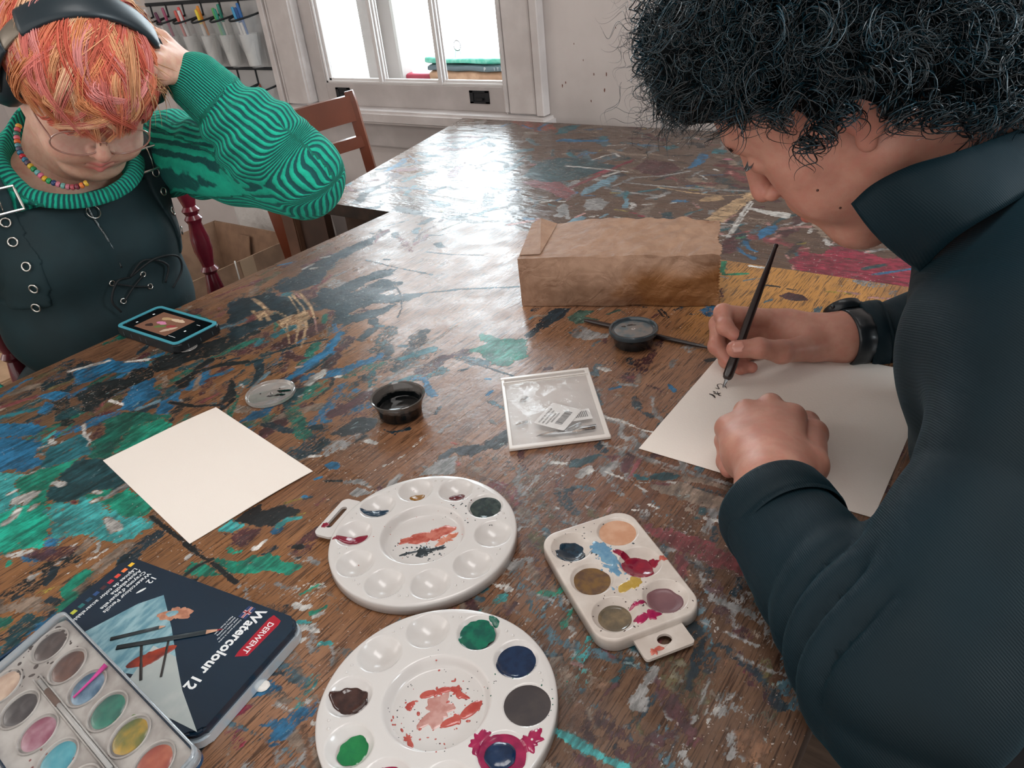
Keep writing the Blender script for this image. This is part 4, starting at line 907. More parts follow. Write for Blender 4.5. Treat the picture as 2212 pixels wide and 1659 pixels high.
for sx in (-.2, .2):
    for sy in (-.08, .27): tube('leg', [(sx, sy, .42), (sx*1.1, sy, 0)], .012, M_blk, dc, 8)

# ================================================================== things on the tables
TZ = .7505
M_white = mat('white_plastic', '#cdc9c6', .22, coat=.3, sss=.0)
M_black = mat('black_ink', '#0c1013', .08, coat=.5)
def film(name, parent, H, c, rf, th, m, n=9, seg=44, level=None):
    """a lump of paint lying on surface H(x,y), outline rf(angle), rounded edge"""
    V = [(c[0], c[1], 0)]; rr = [0]
    for i in range(1, n+1):
        for j in range(seg):
            a = 2*PI*j/seg; q = rf(a)*i/n; V.append((c[0]+q*math.cos(a), c[1]+q*math.sin(a), 0)); rr.append(i/n)
    V = np.array(V); rr = np.array(rr); h = H(V[:, 0], V[:, 1])
    t = th*(1-rr**4)*(1+.5*(vnoise(V[:, 0]*260+9, V[:, 1]*260, 3)-.5)); t = np.where(rr > .99, -.0002, t+.00015)
    V[:, 2] = np.where(h+t > (level if level is not None else -9), h+t, level if level is not None else -9) if level is not None else h+t
    if level is not None: V[:, 2] = np.where(rr > .99, np.minimum(V[:, 2], level-.0001), V[:, 2])
    F = [(0, 1+j, 1+(j+1) % seg) for j in range(seg)]
    for i in range(n-1):
        for j in range(seg): F.append((1+i*seg+j, 1+(i+1)*seg+j, 1+(i+1)*seg+(j+1) % seg, 1+i*seg+(j+1) % seg))
    return mesh_obj(name, V, F, m, parent)
def blob(r, seed, rag=.18, ex=1., ey=1., rot=0., k=(2, 3, 5, 8)):
    g = np.random.RandomState(seed); p = g.uniform(0, 6.28, len(k)); am = g.uniform(.4, 1, len(k))
    def f(a):
        b = a-rot; e = 1/math.sqrt((math.cos(b)/ex)**2+(math.sin(b)/ey)**2)
        return r*e*(1+rag*sum(am[i]*math.sin(k[i]*a+p[i])/(1+.35*i) for i in range(len(k)))/2)
    return f
def shell(name, parent, rout, H, R0, zb, m, ang=300, rings=80, thick=.0012, lip=.0016):
    """moulded tray: height field H inside outline rout(angle), edge turned down to zb, even wall thickness"""
    A = np.linspace(0, 2*PI, ang, endpoint=False); ro = np.array([rout(a) for a in A]); V = [[0, 0]]
    fr = np.linspace(0, 1, rings+1)[1:]
    X = (fr[:, None]*ro*np.cos(A)).ravel(); Y = (fr[:, None]*ro*np.sin(A)).ravel()
    X = np.r_[0, X]; Y = np.r_[0, Y]; Z = H(X, Y)
    P = [np.stack([X, Y, Z], -1)]; zt = float(R0)
    for e, z in ((lip*.45, zt-lip*.15), (lip*.85, zt-lip*.6), (lip, zt-lip*1.4), (lip*1.15, zb)):
        P.append(np.stack([(ro+e)*np.cos(A), (ro+e)*np.sin(A), np.full(ang, z)], -1))
    P.append(np.stack([(ro+lip*1.15-thick)*np.cos(A), (ro+lip*1.15-thick)*np.sin(A), np.full(ang, zb)], -1))
    P.append(np.stack([(ro-thick)*np.cos(A), (ro-thick)*np.sin(A), np.full(ang, zt-thick-.0006)], -1))
    V = np.vstack(P); total = rings+6
    F = [(0, 1+j, 1+(j+1) % ang) for j in range(ang)]
    for i in range(total-1):
        for j in range(ang): F.append((1+i*ang+j, 1+(i+1)*ang+j, 1+(i+1)*ang+(j+1) % ang, 1+i*ang+(j+1) % ang))
    nb = len(V); Vb = P[0].copy(); Vb[:, 2] -= thick; V = np.vstack([V, Vb[:1+(rings-1)*ang]])
    F += [(nb, nb+1+(j+1) % ang, nb+1+j) for j in range(ang)]
    for i in range(rings-2):
        for j in range(ang): F.append((nb+1+i*ang+j, nb+1+i*ang+(j+1) % ang, nb+1+(i+1)*ang+(j+1) % ang, nb+1+(i+1)*ang+j))
    last = nb+1+(rings-2)*ang; l2 = 1+(total-1)*ang
    for j in range(ang): F.append((last+j, last+(j+1) % ang, l2+(j+1) % ang, l2+j))
    return mesh_obj(name, V, F, m, parent)
def paintm(name, c, c2=None, rough=.16, amt=.8):
    return mat('paint_'+name, c, rough, col2=c2, scale=130, amt=amt, coat=.35, bump=.25, bscale=180)
WELLR = .0163
def bowl(x, y, cx, cy, r, d):
    q = np.hypot(x-cx, y-cy)/r
    return np.where(q < 1, -d*np.clip(1-q*q, 0, 1)**.85, 0)
def round_palette(name, label, cx, cy, a0, handle=None):
    t = thing(name, label, 'palette', (cx, cy, TZ), group='round palettes'); del t['group']
    W = [(.0628*math.cos(a0+i*PI/5), .0628*math.sin(a0+i*PI/5)) for i in range(10)]
    top = .0110
    def H(x, y):
        z = np.full(np.shape(x), top)
        for wx, wy in W: z = z+bowl(x, y, wx, wy, WELLR, .0090)
        q = np.hypot(x, y); s = np.clip((.0385-q)/.006, 0, 1); z = z-.0082*s*s*(3-2*s)
        return z-.0006*np.clip((q-.078)/.004, 0, 1)
    shell('palette_body', t, lambda a: .0815, H, top-.0006, .0004, M_white, ang=320, rings=100)
    st0 = ball('moulded_stud', (0, 0, 0), .00120, M_white, t, 10)
    for i in range(10):
        a = a0+(i+.5)*PI/5
        for s in (-.045, .045):
            st = st0 if i == 0 and s < 0 else st0.copy()
            if st is not st0: COL.objects.link(st)
            st.location = (.0735*math.cos(a+s), .0735*math.sin(a+s), top-.0001)
    if handle is not None:
        n = 28; out = []; inn = []
        o2 = rrect(.022, .052, .006, 6); i2 = rrect(.0065, .030, .0032, 6)
        bm = bmesh.new()
        L = []
        for z in (.004, .0065):
            L.append([bm.verts.new((x+.090, y, z)) for x, y in o2]); L.append([bm.verts.new((x+.0925, y, z)) for x, y in i2])
        n = len(o2)
        for k in range(n):
            k2 = (k+1) % n
            bm.faces.new((L[2][k], L[2][k2], L[3][k2], L[3][k])); bm.faces.new((L[0][k2], L[0][k], L[1][k], L[1][k2]))
            bm.faces.new((L[0][k], L[0][k2], L[2][k2], L[2][k])); bm.faces.new((L[1][k2], L[1][k], L[3][k], L[3][k2]))
        o = bm_obj('handle_tab', bm, M_white, t, False); o.rotation_euler = (0, 0, handle)
    return t, H, W

# ---- upper palette
t, H, W = round_palette('round_palette', 'white ten-well round palette with a slotted handle, nearer the white card', -.3963, .3480, math.radians(28.8), math.radians(192))
LV = .0110-.0068
film('dark_green_paint', t, H, W[1], blob(.0148, 3, .10), .0012, paintm('blackgreen', '#16292c', '#3a4640'), level=.0086)
film('red_brown_paint', t, H, (W[2][0]+.0012, W[2][1]-.0012), blob(.0058, 4, .1, 1.3, .8, .74), .0014, paintm('redbrown', '#5a1f22'))
film('ochre_paint', t, H, (W[3][0]+.0012, W[3][1]-.0012), blob(.0058, 5, .1, 1.3, .8, .74), .0014, paintm('ochre', '#8a5f22'))
film('navy_paint', t, H, (W[4][0]-.0010, W[4][1]-.0026), blob(.0082, 6, .22, 1.5, .55, .70), .0020, paintm('navy', '#123247'))
film('navy_paint', t, H, (W[4][0]-.0090, W[4][1]-.0095), blob(.0034, 26, .3), .0007, paintm('navy', '#123247'))
film('crimson_paint', t, H, (W[5][0]-.0010, W[5][1]-.0026), blob(.0086, 7, .22, 1.5, .6, .70), .0022, paintm('crimson', '#7d1630'))
film('crimson_paint', t, H, (W[5][0]-.0095, W[5][1]-.0090), blob(.0045, 27, .4, 1.8, .5, 1.2), .0008, paintm('crimson', '#7d1630'))
film('crimson_paint', t, lambda x, y: np.full(np.shape(x), .0065), (-.0915, -.0325), blob(.0035, 8, .4), .0005, paintm('crimson', '#7d1630'))
film('rust_paint', t, H, (.002, .008), blob(.0135, 9, .55, 1.5, .60, 1.0, k=(2, 3, 5, 9, 14)), .00035, paintm('rust', '#a5483c', '#c77a6a'))
film('rust_paint', t, H, (-.010, -.004), blob(.009, 19, .6, 1.7, .4, .95, k=(2, 3, 7, 12)), .0003, paintm('rust', '#a5483c', '#c77a6a'))
film('rust_paint', t, H, (.017, .011), blob(.007, 29, .7, 1.3, .7, 1.2, k=(2, 4, 7, 12)), .0003, paintm('rust2', '#bb6a50', '#d49a86'))
film('slate_paint', t, H, (.0095, -.0115), blob(.0070, 10, .45, 1.1, .9), .0009, paintm('slate', '#2b3439'))
film('slate_paint', t, H, (.0180, -.002), blob(.005, 11, .7, 1.8, .5, 1.0, k=(2, 5, 8, 13)), .0004, paintm('slate', '#2b3439'))
film('slate_paint', t, H, (-.001, -.0195), blob(.004, 12, .8, 2.2, .4, .9, k=(2, 5, 8, 13)), .0004, paintm('slate', '#2b3439'))
rr_ = np.random.RandomState(2)
def specks(name, t, H, box_, n, rng, m, seed=0):
    g = np.random.RandomState(seed); bm = bmesh.new()
    for _ in range(n):
        x, y = g.uniform(box_[0], box_[1]), g.uniform(box_[2], box_[3]); r = g.uniform(*rng); z = float(H(np.array([x]), np.array([y]))[0])
        q = bmesh.ops.create_uvsphere(bm, u_segments=7, v_segments=4, radius=1)
        sx, sy, a = g.uniform(.6, 1.6), g.uniform(.5, 1), g.uniform(0, 3)
        for v in q['verts']:
            X, Y = v.co.x*r*sx, v.co.y*r*sy; v.co = Vector((x+X*math.cos(a)-Y*math.sin(a), y+X*math.sin(a)+Y*math.cos(a), z+v.co.z*.0003))
    o = bm_obj(name, bm, m, t, True); o['kind'] = 'stuff'; return o
specks('paint_specks', t, H, (-.005, .052, .030, .060), 46, (.0003, .0011), paintm('slate', '#2b3439'), 1)
specks('paint_specks', t, H, (-.02, .03, -.024, .0), 40, (.0003, .0012), paintm('slate', '#2b3439'), 2)
specks('paint_specks', t, H, (-.06, .03, -.06, .06), 26, (.0003, .0007), paintm('rust', '#a5483c'), 3)

# ---- lower palette
t, H, W = round_palette('round_palette', 'white round palette filled with green, navy, brown and magenta paint, at the bottom edge', -.2753, .2233, math.radians(136-0))
# W[k] runs anticlockwise from 136 degrees: 0=136 1=172 2=208 3=244 4=280 5=316 6=352 7=28 8=64 9=100
film('emerald_paint', t, H, (W[9][0]-.001, W[9][1]-.001), blob(.0140, 13, .16, k=(2, 3, 5, 8, 13)), .0022, paintm('emerald', '#0d6b52', '#0a4540'), level=.0085)
film('emerald_paint', t, H, (W[9][0]+.004, W[9][1]+.0155), blob(.0034, 14, .3, 1.8, .8, -.3), .0007, paintm('emerald', '#0d6b52', '#0a4540'))
film('navy_paint', t, H, (W[8][0], W[8][1]-.001), blob(.0148, 15, .1), .0022, paintm('navy2', '#142c4c', '#0d1f38'), level=.0082)
film('black_brown_paint', t, H, W[7], blob(.0160, 16, .03), .0006, mat('paint_blackbrown', '#2f2728', .45, col2='#3b3230', scale=60), level=.0104)
film('magenta_paint', t, H, W[6], blob(.0168, 17, .1), .0008, paintm('magenta', '#9c1f4c', '#7a1540'), level=.0096)
film('magenta_paint', t, H, (W[6][0]+.010, W[6][1]+.0165), blob(.010, 18, .6, 1.2, .6, .8, k=(2, 3, 5, 9)), .0006, paintm('magenta', '#9c1f4c', '#7a1540'))
film('magenta_paint', t, H, (W[6][0]-.0175, W[6][1]-.001), blob(.008, 28, .6, .8, 1.1, .8, k=(2, 3, 5, 9)), .0005, paintm('magenta', '#9c1f4c', '#7a1540'))
film('navy_paint', t, lambda x, y: np.full(np.shape(x), .0103), (W[6][0]-.001, W[6][1]-.001), blob(.0100, 19, .06), .0012, paintm('navy2', '#142c4c'))
film('magenta_paint', t, H, W[4], blob(.0135, 20, .15), .001, paintm('magenta3', '#a02545', '#7a1540'), level=.0070)
film('green_paint', t, H, (W[3][0]+.002, W[3][1]+.0005), blob(.0112, 21, .2, .85, 1.05, .4), .0018, paintm('leaf', '#1d7a43', '#0f6a3c'), level=.0062)
film('dark_brown_paint', t, H, (W[2][0], W[2][1]), blob(.0135, 22, .25, 1.1, .85, .3, k=(2, 3, 5, 8)), .0018, paintm('darkbrown', '#33211f', '#4a302a'), level=.0056)
film('pink_paint', t, H, (.001, -.002), blob(.0125, 23, .7, .75, 1.25, -.35, k=(2, 3, 5, 7, 11)), .0003, paintm('pinkwash', '#b07a72', '#c49a92', .25))
film('red_paint', t, H, (.0175, .002), blob(.0085, 24, .8, .45, 1.8, -.35, k=(2, 3, 5, 8)), .0006, paintm('redwash', '#a8403a', '#b85a50'))
film('red_paint', t, H, (-.009, .009), blob(.0062, 25, .8, 1.9, .5, .7, k=(2, 3, 6, 9)), .0004, paintm('redwash', '#a8403a', '#b85a50'))
film('red_paint', t, H, (.004, .017), blob(.006, 35, .8, 1.2, .6, .1, k=(2, 3, 6, 9)), .0005, paintm('redwash', '#a8403a', '#b85a50'))
film('red_paint', t, H, (-.018, -.009), blob(.0035, 36, .5), .0005, paintm('redwash', '#a8403a'))
film('red_paint', t, H, (-.002, -.029), blob(.004, 37, .8, 2.6, .5, -.5, k=(2, 3, 6, 9)), .0004, paintm('redwash', '#a8403a'))
specks('paint_specks', t, H, (-.026, .026, -.03, .03), 60, (.0003, .0014), paintm('redwash', '#a8403a'), 4)
specks('paint_specks', t, H, (-.03, .03, -.034, .036), 60, (.0002, .0006), paintm('slate', '#2b3439'), 5)
specks('paint_specks', t, H, (.02, .075, .02, .06), 40, (.0003, .0009), paintm('emerald', '#0d6b52'), 6)

# ---- rectangular six-well palette
t = thing('six_well_palette', 'small rectangular six-well palette with a round-holed tab, beside the dark sleeve', 'palette', (-.2277, .3912, TZ), math.radians(-34.9))
W = [(i*.0402, j*.0213) for i in (-1, 0, 1) for j in (-1, 1)]
TOP = .0115
def H6(x, y):
    z = np.full(np.shape(x), TOP)
    for wx, wy in W: z = z+bowl(x, y, wx, wy, .0172, .0088)
    return z
oc = rrect(.124, .083, .016, 10)
def rout(a, hw=.062, hh=.0415, r=.016):
    c, s = abs(math.cos(a)), abs(math.sin(a)); q = min(hw/(c+1e-9), hh/(s+1e-9)); x, y = q*c, q*s
    if x > hw-r and y > hh-r:
        bx, by = hw-r, hh-r; b = c*bx+s*by; q = b+math.sqrt(max(0, b*b-(bx*bx+by*by-r*r)))
    return q
M_cream = mat('worn_white_plastic', '#cdc4bc', .3, col2='#bdb2a9', scale=40, coat=.2)
shell('palette_body', t, rout, H6, TOP, .0004, M_cream, ang=360, rings=90)
bm = bmesh.new(); o2 = rrect(.030, .040, .003, 6); n = len(o2); L = []
i2 = [(.0048*math.cos(2*PI*k/n+.95), .0056*math.sin(2*PI*k/n+.95)) for k in range(n)]
for z in (.003, .0055):
    L.append([bm.verts.new((x+.068, y+.002, z)) for x, y in o2]); L.append([bm.verts.new((x+.0715, y+.003, z)) for x, y in i2])
for k in range(n):
    k2 = (k+1) % n
    bm.faces.new((L[2][k], L[2][k2], L[3][k2], L[3][k])); bm.faces.new((L[0][k2], L[0][k], L[1][k], L[1][k2]))
    bm.faces.new((L[0][k], L[0][k2], L[2][k2], L[2][k])); bm.faces.new((L[1][k2], L[1][k], L[3][k], L[3][k2]))
bm_obj('handle_tab', bm, M_cream, t)
# wells: (u-,v-)=navy  (u-,v+)=peach  (0,-)=brown (0,+)=crimson (+,-)=tan water (+,+)=mauve
film('navy_paint', t, H6, (W[0][0]+.002, W[0][1]-.002), blob(.0135, 41, .22, k=(2, 3, 5, 8, 11)), .0014, paintm('navy3', '#10222f', '#1c3a4c'), level=.0056)
film('peach_paint', t, H6, W[1], blob(.0162, 42, .03), .0005, mat('paint_peach', '#b98768', .35, col2='#c79c80', scale=60), level=.0096)
film('brown_paint', t, H6, W[2], blob(.0160, 43, .04), .0006, paintm('muddy', '#5c4636', '#7a5c34'), level=.0082)
film('crimson_paint', t, H6, (W[3][0]+.001, W[3][1]-.003), blob(.0138, 44, .2, 1.1, .85, .2, k=(2, 3, 5, 9)), .0016, paintm('crimson2', '#8a1a30', '#6d1430'), level=.0056)
film('crimson_paint', t, H6, (W[3][0]-.0145, W[3][1]-.0085), blob(.005, 45, .35, 1.5, .7, .6), .0008, paintm('crimson2', '#8a1a30'))
film('crimson_paint', t, H6, (W[3][0]+.002, W[3][1]+.0115), blob(.0038, 46, .5, 1.6, .8), .0007, paintm('crimson2', '#8a1a30'))
film('tan_water', t, H6, W[4], blob(.0140, 47, .02), .0002, mat('tan_water', '#8f7a5c', .06, col2='#5f5648', scale=50, coat=.5), level=.0062)
film('mauve_paint', t, H6, (W[5][0]+.001, W[5][1]-.001), blob(.0150, 48, .08), .0006, mat('paint_mauve', '#6d4b50', .4, col2='#7a565a', scale=60), level=.0056)
film('blue_smear', t, H6, (-.022, .0), blob(.011, 49, .5, 1.5, .7, .3, k=(2, 3, 5, 8, 13)), .0003, paintm('skyblue', '#5b86a4', '#7aa0b4'))
film('blue_smear', t, H6, (-.002, -.001), blob(.006, 50, .7, 2., .6, .5, k=(2, 3, 5, 8, 13)), .0003, paintm('skyblue', '#5b86a4', '#7aa0b4'))
film('yellow_smear', t, H6, (.018, .005), blob(.0075, 51, .6, .8, 1.5, .4, k=(2, 3, 5, 8)), .0003, paintm('mustard', '#a98a3c', '#c0a35c'))
film('magenta_smear', t, H6, (.052, .001), blob(.0062, 52, .8, .8, 1.6, .1, k=(2, 3, 5, 8)), .0004, paintm('magenta', '#9c1f4c'))
film('magenta_smear', t, H6, (.038, -.001), blob(.0035, 53, .7, .6, 1.8, .1, k=(2, 3, 5, 8)), .0004, paintm('magenta', '#9c1f4c'))
film('red_smear', t, lambda x, y: np.full(np.shape(x), .0055), (.078, -.008), blob(.003, 54, .8, .8, 2.2, .1), .0004, paintm('rust', '#a5483c', '#c77a6a'))
film('red_smear', t, H6, (.004, .0395), blob(.0030, 55, .5), .0004, paintm('rust', '#a5483c', '#c77a6a'))
specks('paint_specks', t, H6, (-.058, -.02, -.038, .03), 60, (.0003, .0012), paintm('slate', '#2b3439'), 7)
specks('paint_specks', t, H6, (.02, .058, -.04, .04), 60, (.0003, .0009), paintm('darkbrown', '#33211f'), 8)
specks('paint_specks', t, H6, (-.03, .02, -.012, .012), 40, (.0003, .0013), paintm('skyblue', '#5b86a4'), 9)

# ---- sheets of paper
def sheet(name, label, corners, z, th, curl, m, nx=24, ny=24):
    A, B, Cc, D = [np.array(c) for c in corners]; V = []
    for i in range(ny+1):
        for j in range(nx+1):
            u, v = j/nx, i/ny; p = (A*(1-u)+B*u)*(1-v)+(D*(1-u)+Cc*u)*v; V.append((p[0], p[1], z+curl(u, v)))
    V = np.array(V); n = len(V); W2 = V.copy(); W2[:, 2] += th; V = np.vstack([V, W2]); F = []; k = nx+1
    for i in range(ny):
        for j in range(nx): a = i*k+j; F.append((a, a+k, a+k+1, a+1)); F.append((n+a, n+a+1, n+a+1+k, n+a+k))
    for j in range(nx): F.append((j, j+1, n+j+1, n+j)); a = ny*k+j; F.append((a+1, a, n+a, n+a+1))
    for i in range(ny): a = i*k; F.append((a+k, a, n+a, n+a+k)); a = i*k+nx; F.append((a, a+k, n+a+k, n+a))
    o = mesh_obj(name, V, F, m, None); sharp(o, .8); tag(o, label, 'paper'); return o
M_paper = mat('watercolour_paper', '#ece3da', .85, bump=.5, bscale=700, bdist=.0006)
# outline with one slightly bowed side
sheet('paper_sheet', 'blank cream watercolour card lying alone on the left of the table', [(-0.8008,0.2715), (-0.5898,0.238), (-0.5698,0.3722), (-0.7769,0.4036)], TZ, .0005, lambda u, v: .0012*math.sin(PI*v)*u*0+.004*max(0, u-.0)*0+.0022*math.sin(PI*v)*v, M_paper)
sheet('writing_paper', 'large white sheet under the fists and dip pen, with a few inked letters', [(-.2943, .5597), (-.0743, .5612), (-.0761, .8235), (-.2962, .8220)], TZ, .0004, lambda u, v: 0, mat('writing_paper', '#ece3da', .85, bump=.5, bscale=600, bdist=.0006))
wp = bpy.data.objects['writing_paper']
def ink(pts, w=.0007, z=TZ+.0009):
    P = spline([(x, y, z) for x, y in pts], 14); r = w*np.sin(np.linspace(.5, PI-.35, 14))
    return tube_arrays(P, r, 6, flat=.35)
VV = []; FF = []; o_ = 0
for pts, wd in [([(-0.2727,0.684), (-0.268,0.6831), (-0.2637,0.679)], .0012), ([(-0.2676,0.6897), (-0.2714,0.6911)], .0008), ([(-0.2694,0.6877), (-0.2652,0.6877), (-0.2624,0.6912)], .0008), ([(-0.267,0.6921), (-0.2623,0.6859), (-0.2598,0.6861)], .0007), ([(-0.2717,0.6984), (-0.2674,0.6984), (-0.2722,0.7048), (-0.2702,0.709)], .0006), ([(-0.2702,0.709), (-0.2639,0.7066), (-0.2599,0.702)], .0005), ([(-0.265,0.7028), (-0.2673,0.7138), (-0.2697,0.7238)], .0007)]:
    v, f = ink(pts, wd); VV.append(v); FF.append(f+o_); o_ += len(v)
mesh_obj('ink_letters', np.vstack(VV), np.vstack(FF), M_black, wp)

# ---- ink cups
cl = mat('clear_plastic', '#eef0f0', .08, trans=.92, ior=1.35, coat=.2)
inkwet = mat('wet_ink', '#07090b', .05, coat=.6)
smoke = mat('ink_stained_plastic', '#1b2529', .12, col2='#0b1013', scale=60, coat=.4)
t = thing('ink_cup', 'open plastic cup of black ink in the middle of the table', 'cup', (-.5600, .4970, TZ))
M_cup = NT('ink_cup_plastic'); b = M_cup.b
v = M_cup.coords('Object'); nz = M_cup.noise(M_cup.coords('Object', (1, 1, 2.2)), 75, 3, .6)
sp_ = M_cup.node('ShaderNodeSeparateXYZ'); M_cup.l.new(v, sp_.inputs[0])
zz = M_cup.step(M_cup.math('ADD', sp_.outputs['Z'], M_cup.math('MULTIPLY', nz, .014)), .021, .024)
M_cup.l.new(M_cup.mix(zz, rgba('#080c0e'), rgba('#6e6a66')), b.inputs['Base Color']); b.inputs['Roughness'].default_value = .12
M_cup.l.new(M_cup.math('MULTIPLY', zz, .5), b.inputs['Transmission Weight']); b.inputs['IOR'].default_value = 1.3; b.inputs['Coat Weight'].default_value = .5
PC = [(0, .0004), (.0225, .0004), (.0240, .0015), (.0252, .0075), (.0262, .014), (.0270, .0150), (.0276, .0185), (.0284, .0195), (.0290, .0225), (.0305, .0232), (.0308, .0243), (.0300, .0249), (.0283, .0240), (.0272, .0200), (.0266, .0190), (.0256, .0150), (.0246, .0090), (.0232, .0024), (0, .0020)]
lathe('cup_wall', PC, M_cup.m, t, 56)
lathe('ink', [(0, .0085), (.0228, .0085), (.0240, .0088), (.0243, .0094), (.0236, .0050), (.0225, .0030), (0, .0028)], inkwet, t, 48)
t = thing('ink_pot', 'closed black ink pot with a clouded lid, in front of the paper bag', 'pot', (-.4010, .7540, TZ))
lathe('pot_body', [(0, .0004), (.0225, .0004), (.0240, .002), (.0250, .010), (.0262, .012), (.0268, .0180), (.0250, .0185), (0, .0185)], smoke, t, 52)
lathe('lid', [(.0272, .0165), (.0300, .0170), (.0306, .0188), (.0302, .0222), (.0290, .0232), (.0272, .0228), (.0264, .0208), (.0262, .0200), (0, .0200), (0, .0190), (.0268, .0186)], mat('smoky_lid', '#313c42', .15, coat=.4), t, 56)
Hl = lambda x, y: np.full(np.shape(x), .0200)
film('ink_mark', t, Hl, (0, 0), blob(.0245, 60, .05), .0003, mat('clouded_lid', '#6d6864', .25, col2='#4a5960', scale=70, coat=.3))
film('ink_mark', t, lambda x, y: np.full(np.shape(x), .0202), (-.008, .008), blob(.0042, 61, .5, 1.6, .6, .4), .0002, smoke)
film('ink_mark', t, lambda x, y: np.full(np.shape(x), .0202), (-.014, .001), blob(.003, 62, .5, 1., .8), .0002, smoke)
lathe('lid_nub', [(.0014, .0200), (.0014, .0208), (.0024, .0208), (.0024, .0202)], cl, t, 14)
t = thing('cup_lid', 'clear round plastic lid spotted with black ink, lying by the white card', 'lid', (-.7370, .4548, TZ))
lathe('lid_disc', [(0, .0006), (.0262, .0006), (.0275, .0002), (.0300, .0004), (.0305, .002), (.0300, .0046), (.0290, .0050), (.0280, .0044), (.0272, .0022), (.0262, .0016), (0, .0016)], mat('lid_plastic', '#d9d6d2', .1, trans=.75, ior=1.3, coat=.4), t, 56)
for i, (x, y, r, ex, ro) in enumerate([(.010, .012, .0050, 1.7, .5), (.013, .004, .0042, 1.5, .7), (.004, -.004, .0022, 1.8, .6), (-.012, -.006, .0013, 1, 0), (.000, .014, .001, 1, 0)]):
    film('ink_spot', t, lambda x, y: np.full(np.shape(x), .0017), (x, y), blob(r, 70+i, .45, ex, .7, ro), .0003, M_black)
lathe('lid_nub', [(.0012, .0016), (.0012, .0024), (.0022, .0024), (.0022, .0016)], MATS['clear_plastic'], t, 14)

# ---- dip pen in the hand and the stick behind the pot
M_pen = mat('dark_pen_wood', '#2a1d1c', .28, col2='#120e10', scale=25, coat=.4, stretch=(1, 1, .15))
def pen(name, label, p0, p1, prof, cat, m, nib=True, group=None):
    p0, p1 = Vector(p0), Vector(p1); d = p1-p0; L = d.length; q = d.to_track_quat('Z', 'Y')
    t = thing(name, label, cat, p0); t.rotation_mode = 'QUATERNION'; t.rotation_quaternion = q
    lathe('handle', [(r, z*L) for r, z in prof], m, t, 18)
    return t, L
t, L = pen('dip_pen', 'dark wooden dip pen held upright in the writing hand', (-0.2638,0.7023)+(.7518,), (-0.2512,0.8075,0.8823),
    [(0, .055), (.0030, .055), (.0048, .065), (.0057, .085), (.0058, .16), (.0050, .26), (.0046, .45), (.0042, .62), (.0034, .80), (.0025, .93), (.0021, .975), (.0026, .985), (.0022, .998), (0, 1)], 'pen', M_pen)
# nib: two tines of thin curved steel
M_steel = mat('steel', '#8d9092', .25, metal=.9)
V = []; F = []
for i, (z, hw) in enumerate([(0, .0002), (.004, .0012), (.008, .0021), (.0125, .0022)]):
    for j in range(7):
        a = (j/6-.5)*2.2; V.append((hw*math.sin(a)/.89, .0012*math.cos(a)-.0006, z))
for k in range(len(V)): V.append((V[k][0]*.85, V[k][1]-.0003, V[k][2]))
for i in range(3):
    for j in range(6): a = i*7+j; F.append((a, a+1, a+8, a+7)); F.append((28+a, 28+a+7, 28+a+8, 28+a+1))
mesh_obj('nib', V, F, M_steel, t)
t, L = pen('pen_holder', 'slim dark pen holder lying on the table behind the ink pot', (-.487, .7785, .7545), (-.302, .7776, .7530), [(0, 0), (.0018, .004), (.0030, .05), (.0034, .3), (.0032, .6), (.0022, .85), (.0010, .98), (0, 1)], 'pen', M_pen)

# ---- clear bag of nibs
t = thing('zip_bag', 'clear zip bag holding pen nibs and a barcode label', 'bag', (-.4135, .5845, TZ), math.radians(39.5))
M_bag = mat('bag_film', '#f2f0ee', .12, trans=.0, alpha=.22, bump=.9, bscale=38, bdist=.006, coat=.6, spec=.9)
M_seal = mat('bag_seal', '#e8e2dc', .3, alpha=.82, coat=.3)
M_back = mat('bag_back', '#e2dad3', .35, alpha=.62, coat=.3, bump=.5, bscale=60, bdist=.003)
def filmgrid(name, w, h, zf, m, nx=44, ny=60):
    V = []; F = []
    for i in range(ny+1):
        for j in range(nx+1):
            x = (j/nx-.5)*w; y = (i/ny-.5)*h; V.append((x, y, zf(x, y)))
    for i in range(ny):
        for j in range(nx): a = i*(nx+1)+j; F.append((a, a+1, a+nx+2, a+nx+1))
    return mesh_obj(name, V, F, m, t)
def ztop(x, y):
    e = max(0, 1-(abs(x)/.049)**6)*max(0, 1-(abs(y+.003)/.069)**6)
    r = 1-abs(2*vnoise(np.array([x*60+y*25+3]), np.array([y*38-x*20+8]), 4)[0]-1)
    return .0010+e*(.0032+.0045*math.exp(-((x+.0)**2/.0009+(y+.032)**2/.0007))+.0030*r*r)
filmgrid('back_film', .100, .140, lambda x, y: .0004, M_back, 4, 4)
filmgrid('front_film', .102, .143, ztop, M_bag)
boxes('seal_edges', [((-.0525, -.0735, .0002), (.0525, -.0680, .0042)), ((-.0525, -.068, .0002), (-.0480, .071, .0022)), ((.0470, -.068, .0002), (.0525, .071, .0030))], M_seal, t, bevel=.0008)
boxes('zip_seal', [((-.0525, .0690, .0002), (.0525, .0735, .0030)), ((-.050, .0590, .0022), (.050, .0606, .0040)), ((-.050, .0560, .0022), (.050, .0568, .0036))], M_seal, t, bevel=.0006)
lab = thing('label', '', '', (0, 0, 0)); del lab['label'], lab['category']; lab.parent = t; lab.name = 'barcode_label'
lab.location = (.0035, -.0290, .0066); lab.rotation_euler = (.02, 0, math.radians(55))
M_lab = mat('label_paper', '#d5d3d1', .5)
slab('label_card', rrect(.043, .036, .002, 3), 0, .0002, M_lab, lab, 0)
g = random.Random(4); L = []; x = -.013
while x < .013:
    wd = g.choice([.0004, .0004, .0008, .0012]); L.append(((x, -.011, .0002), (x+wd, -.003, .0004))); x += wd+g.choice([.0004, .0007])
M_print = mat('print_black', '#22262a', .6)
boxes('barcode', L, M_print, lab, bevel=0)
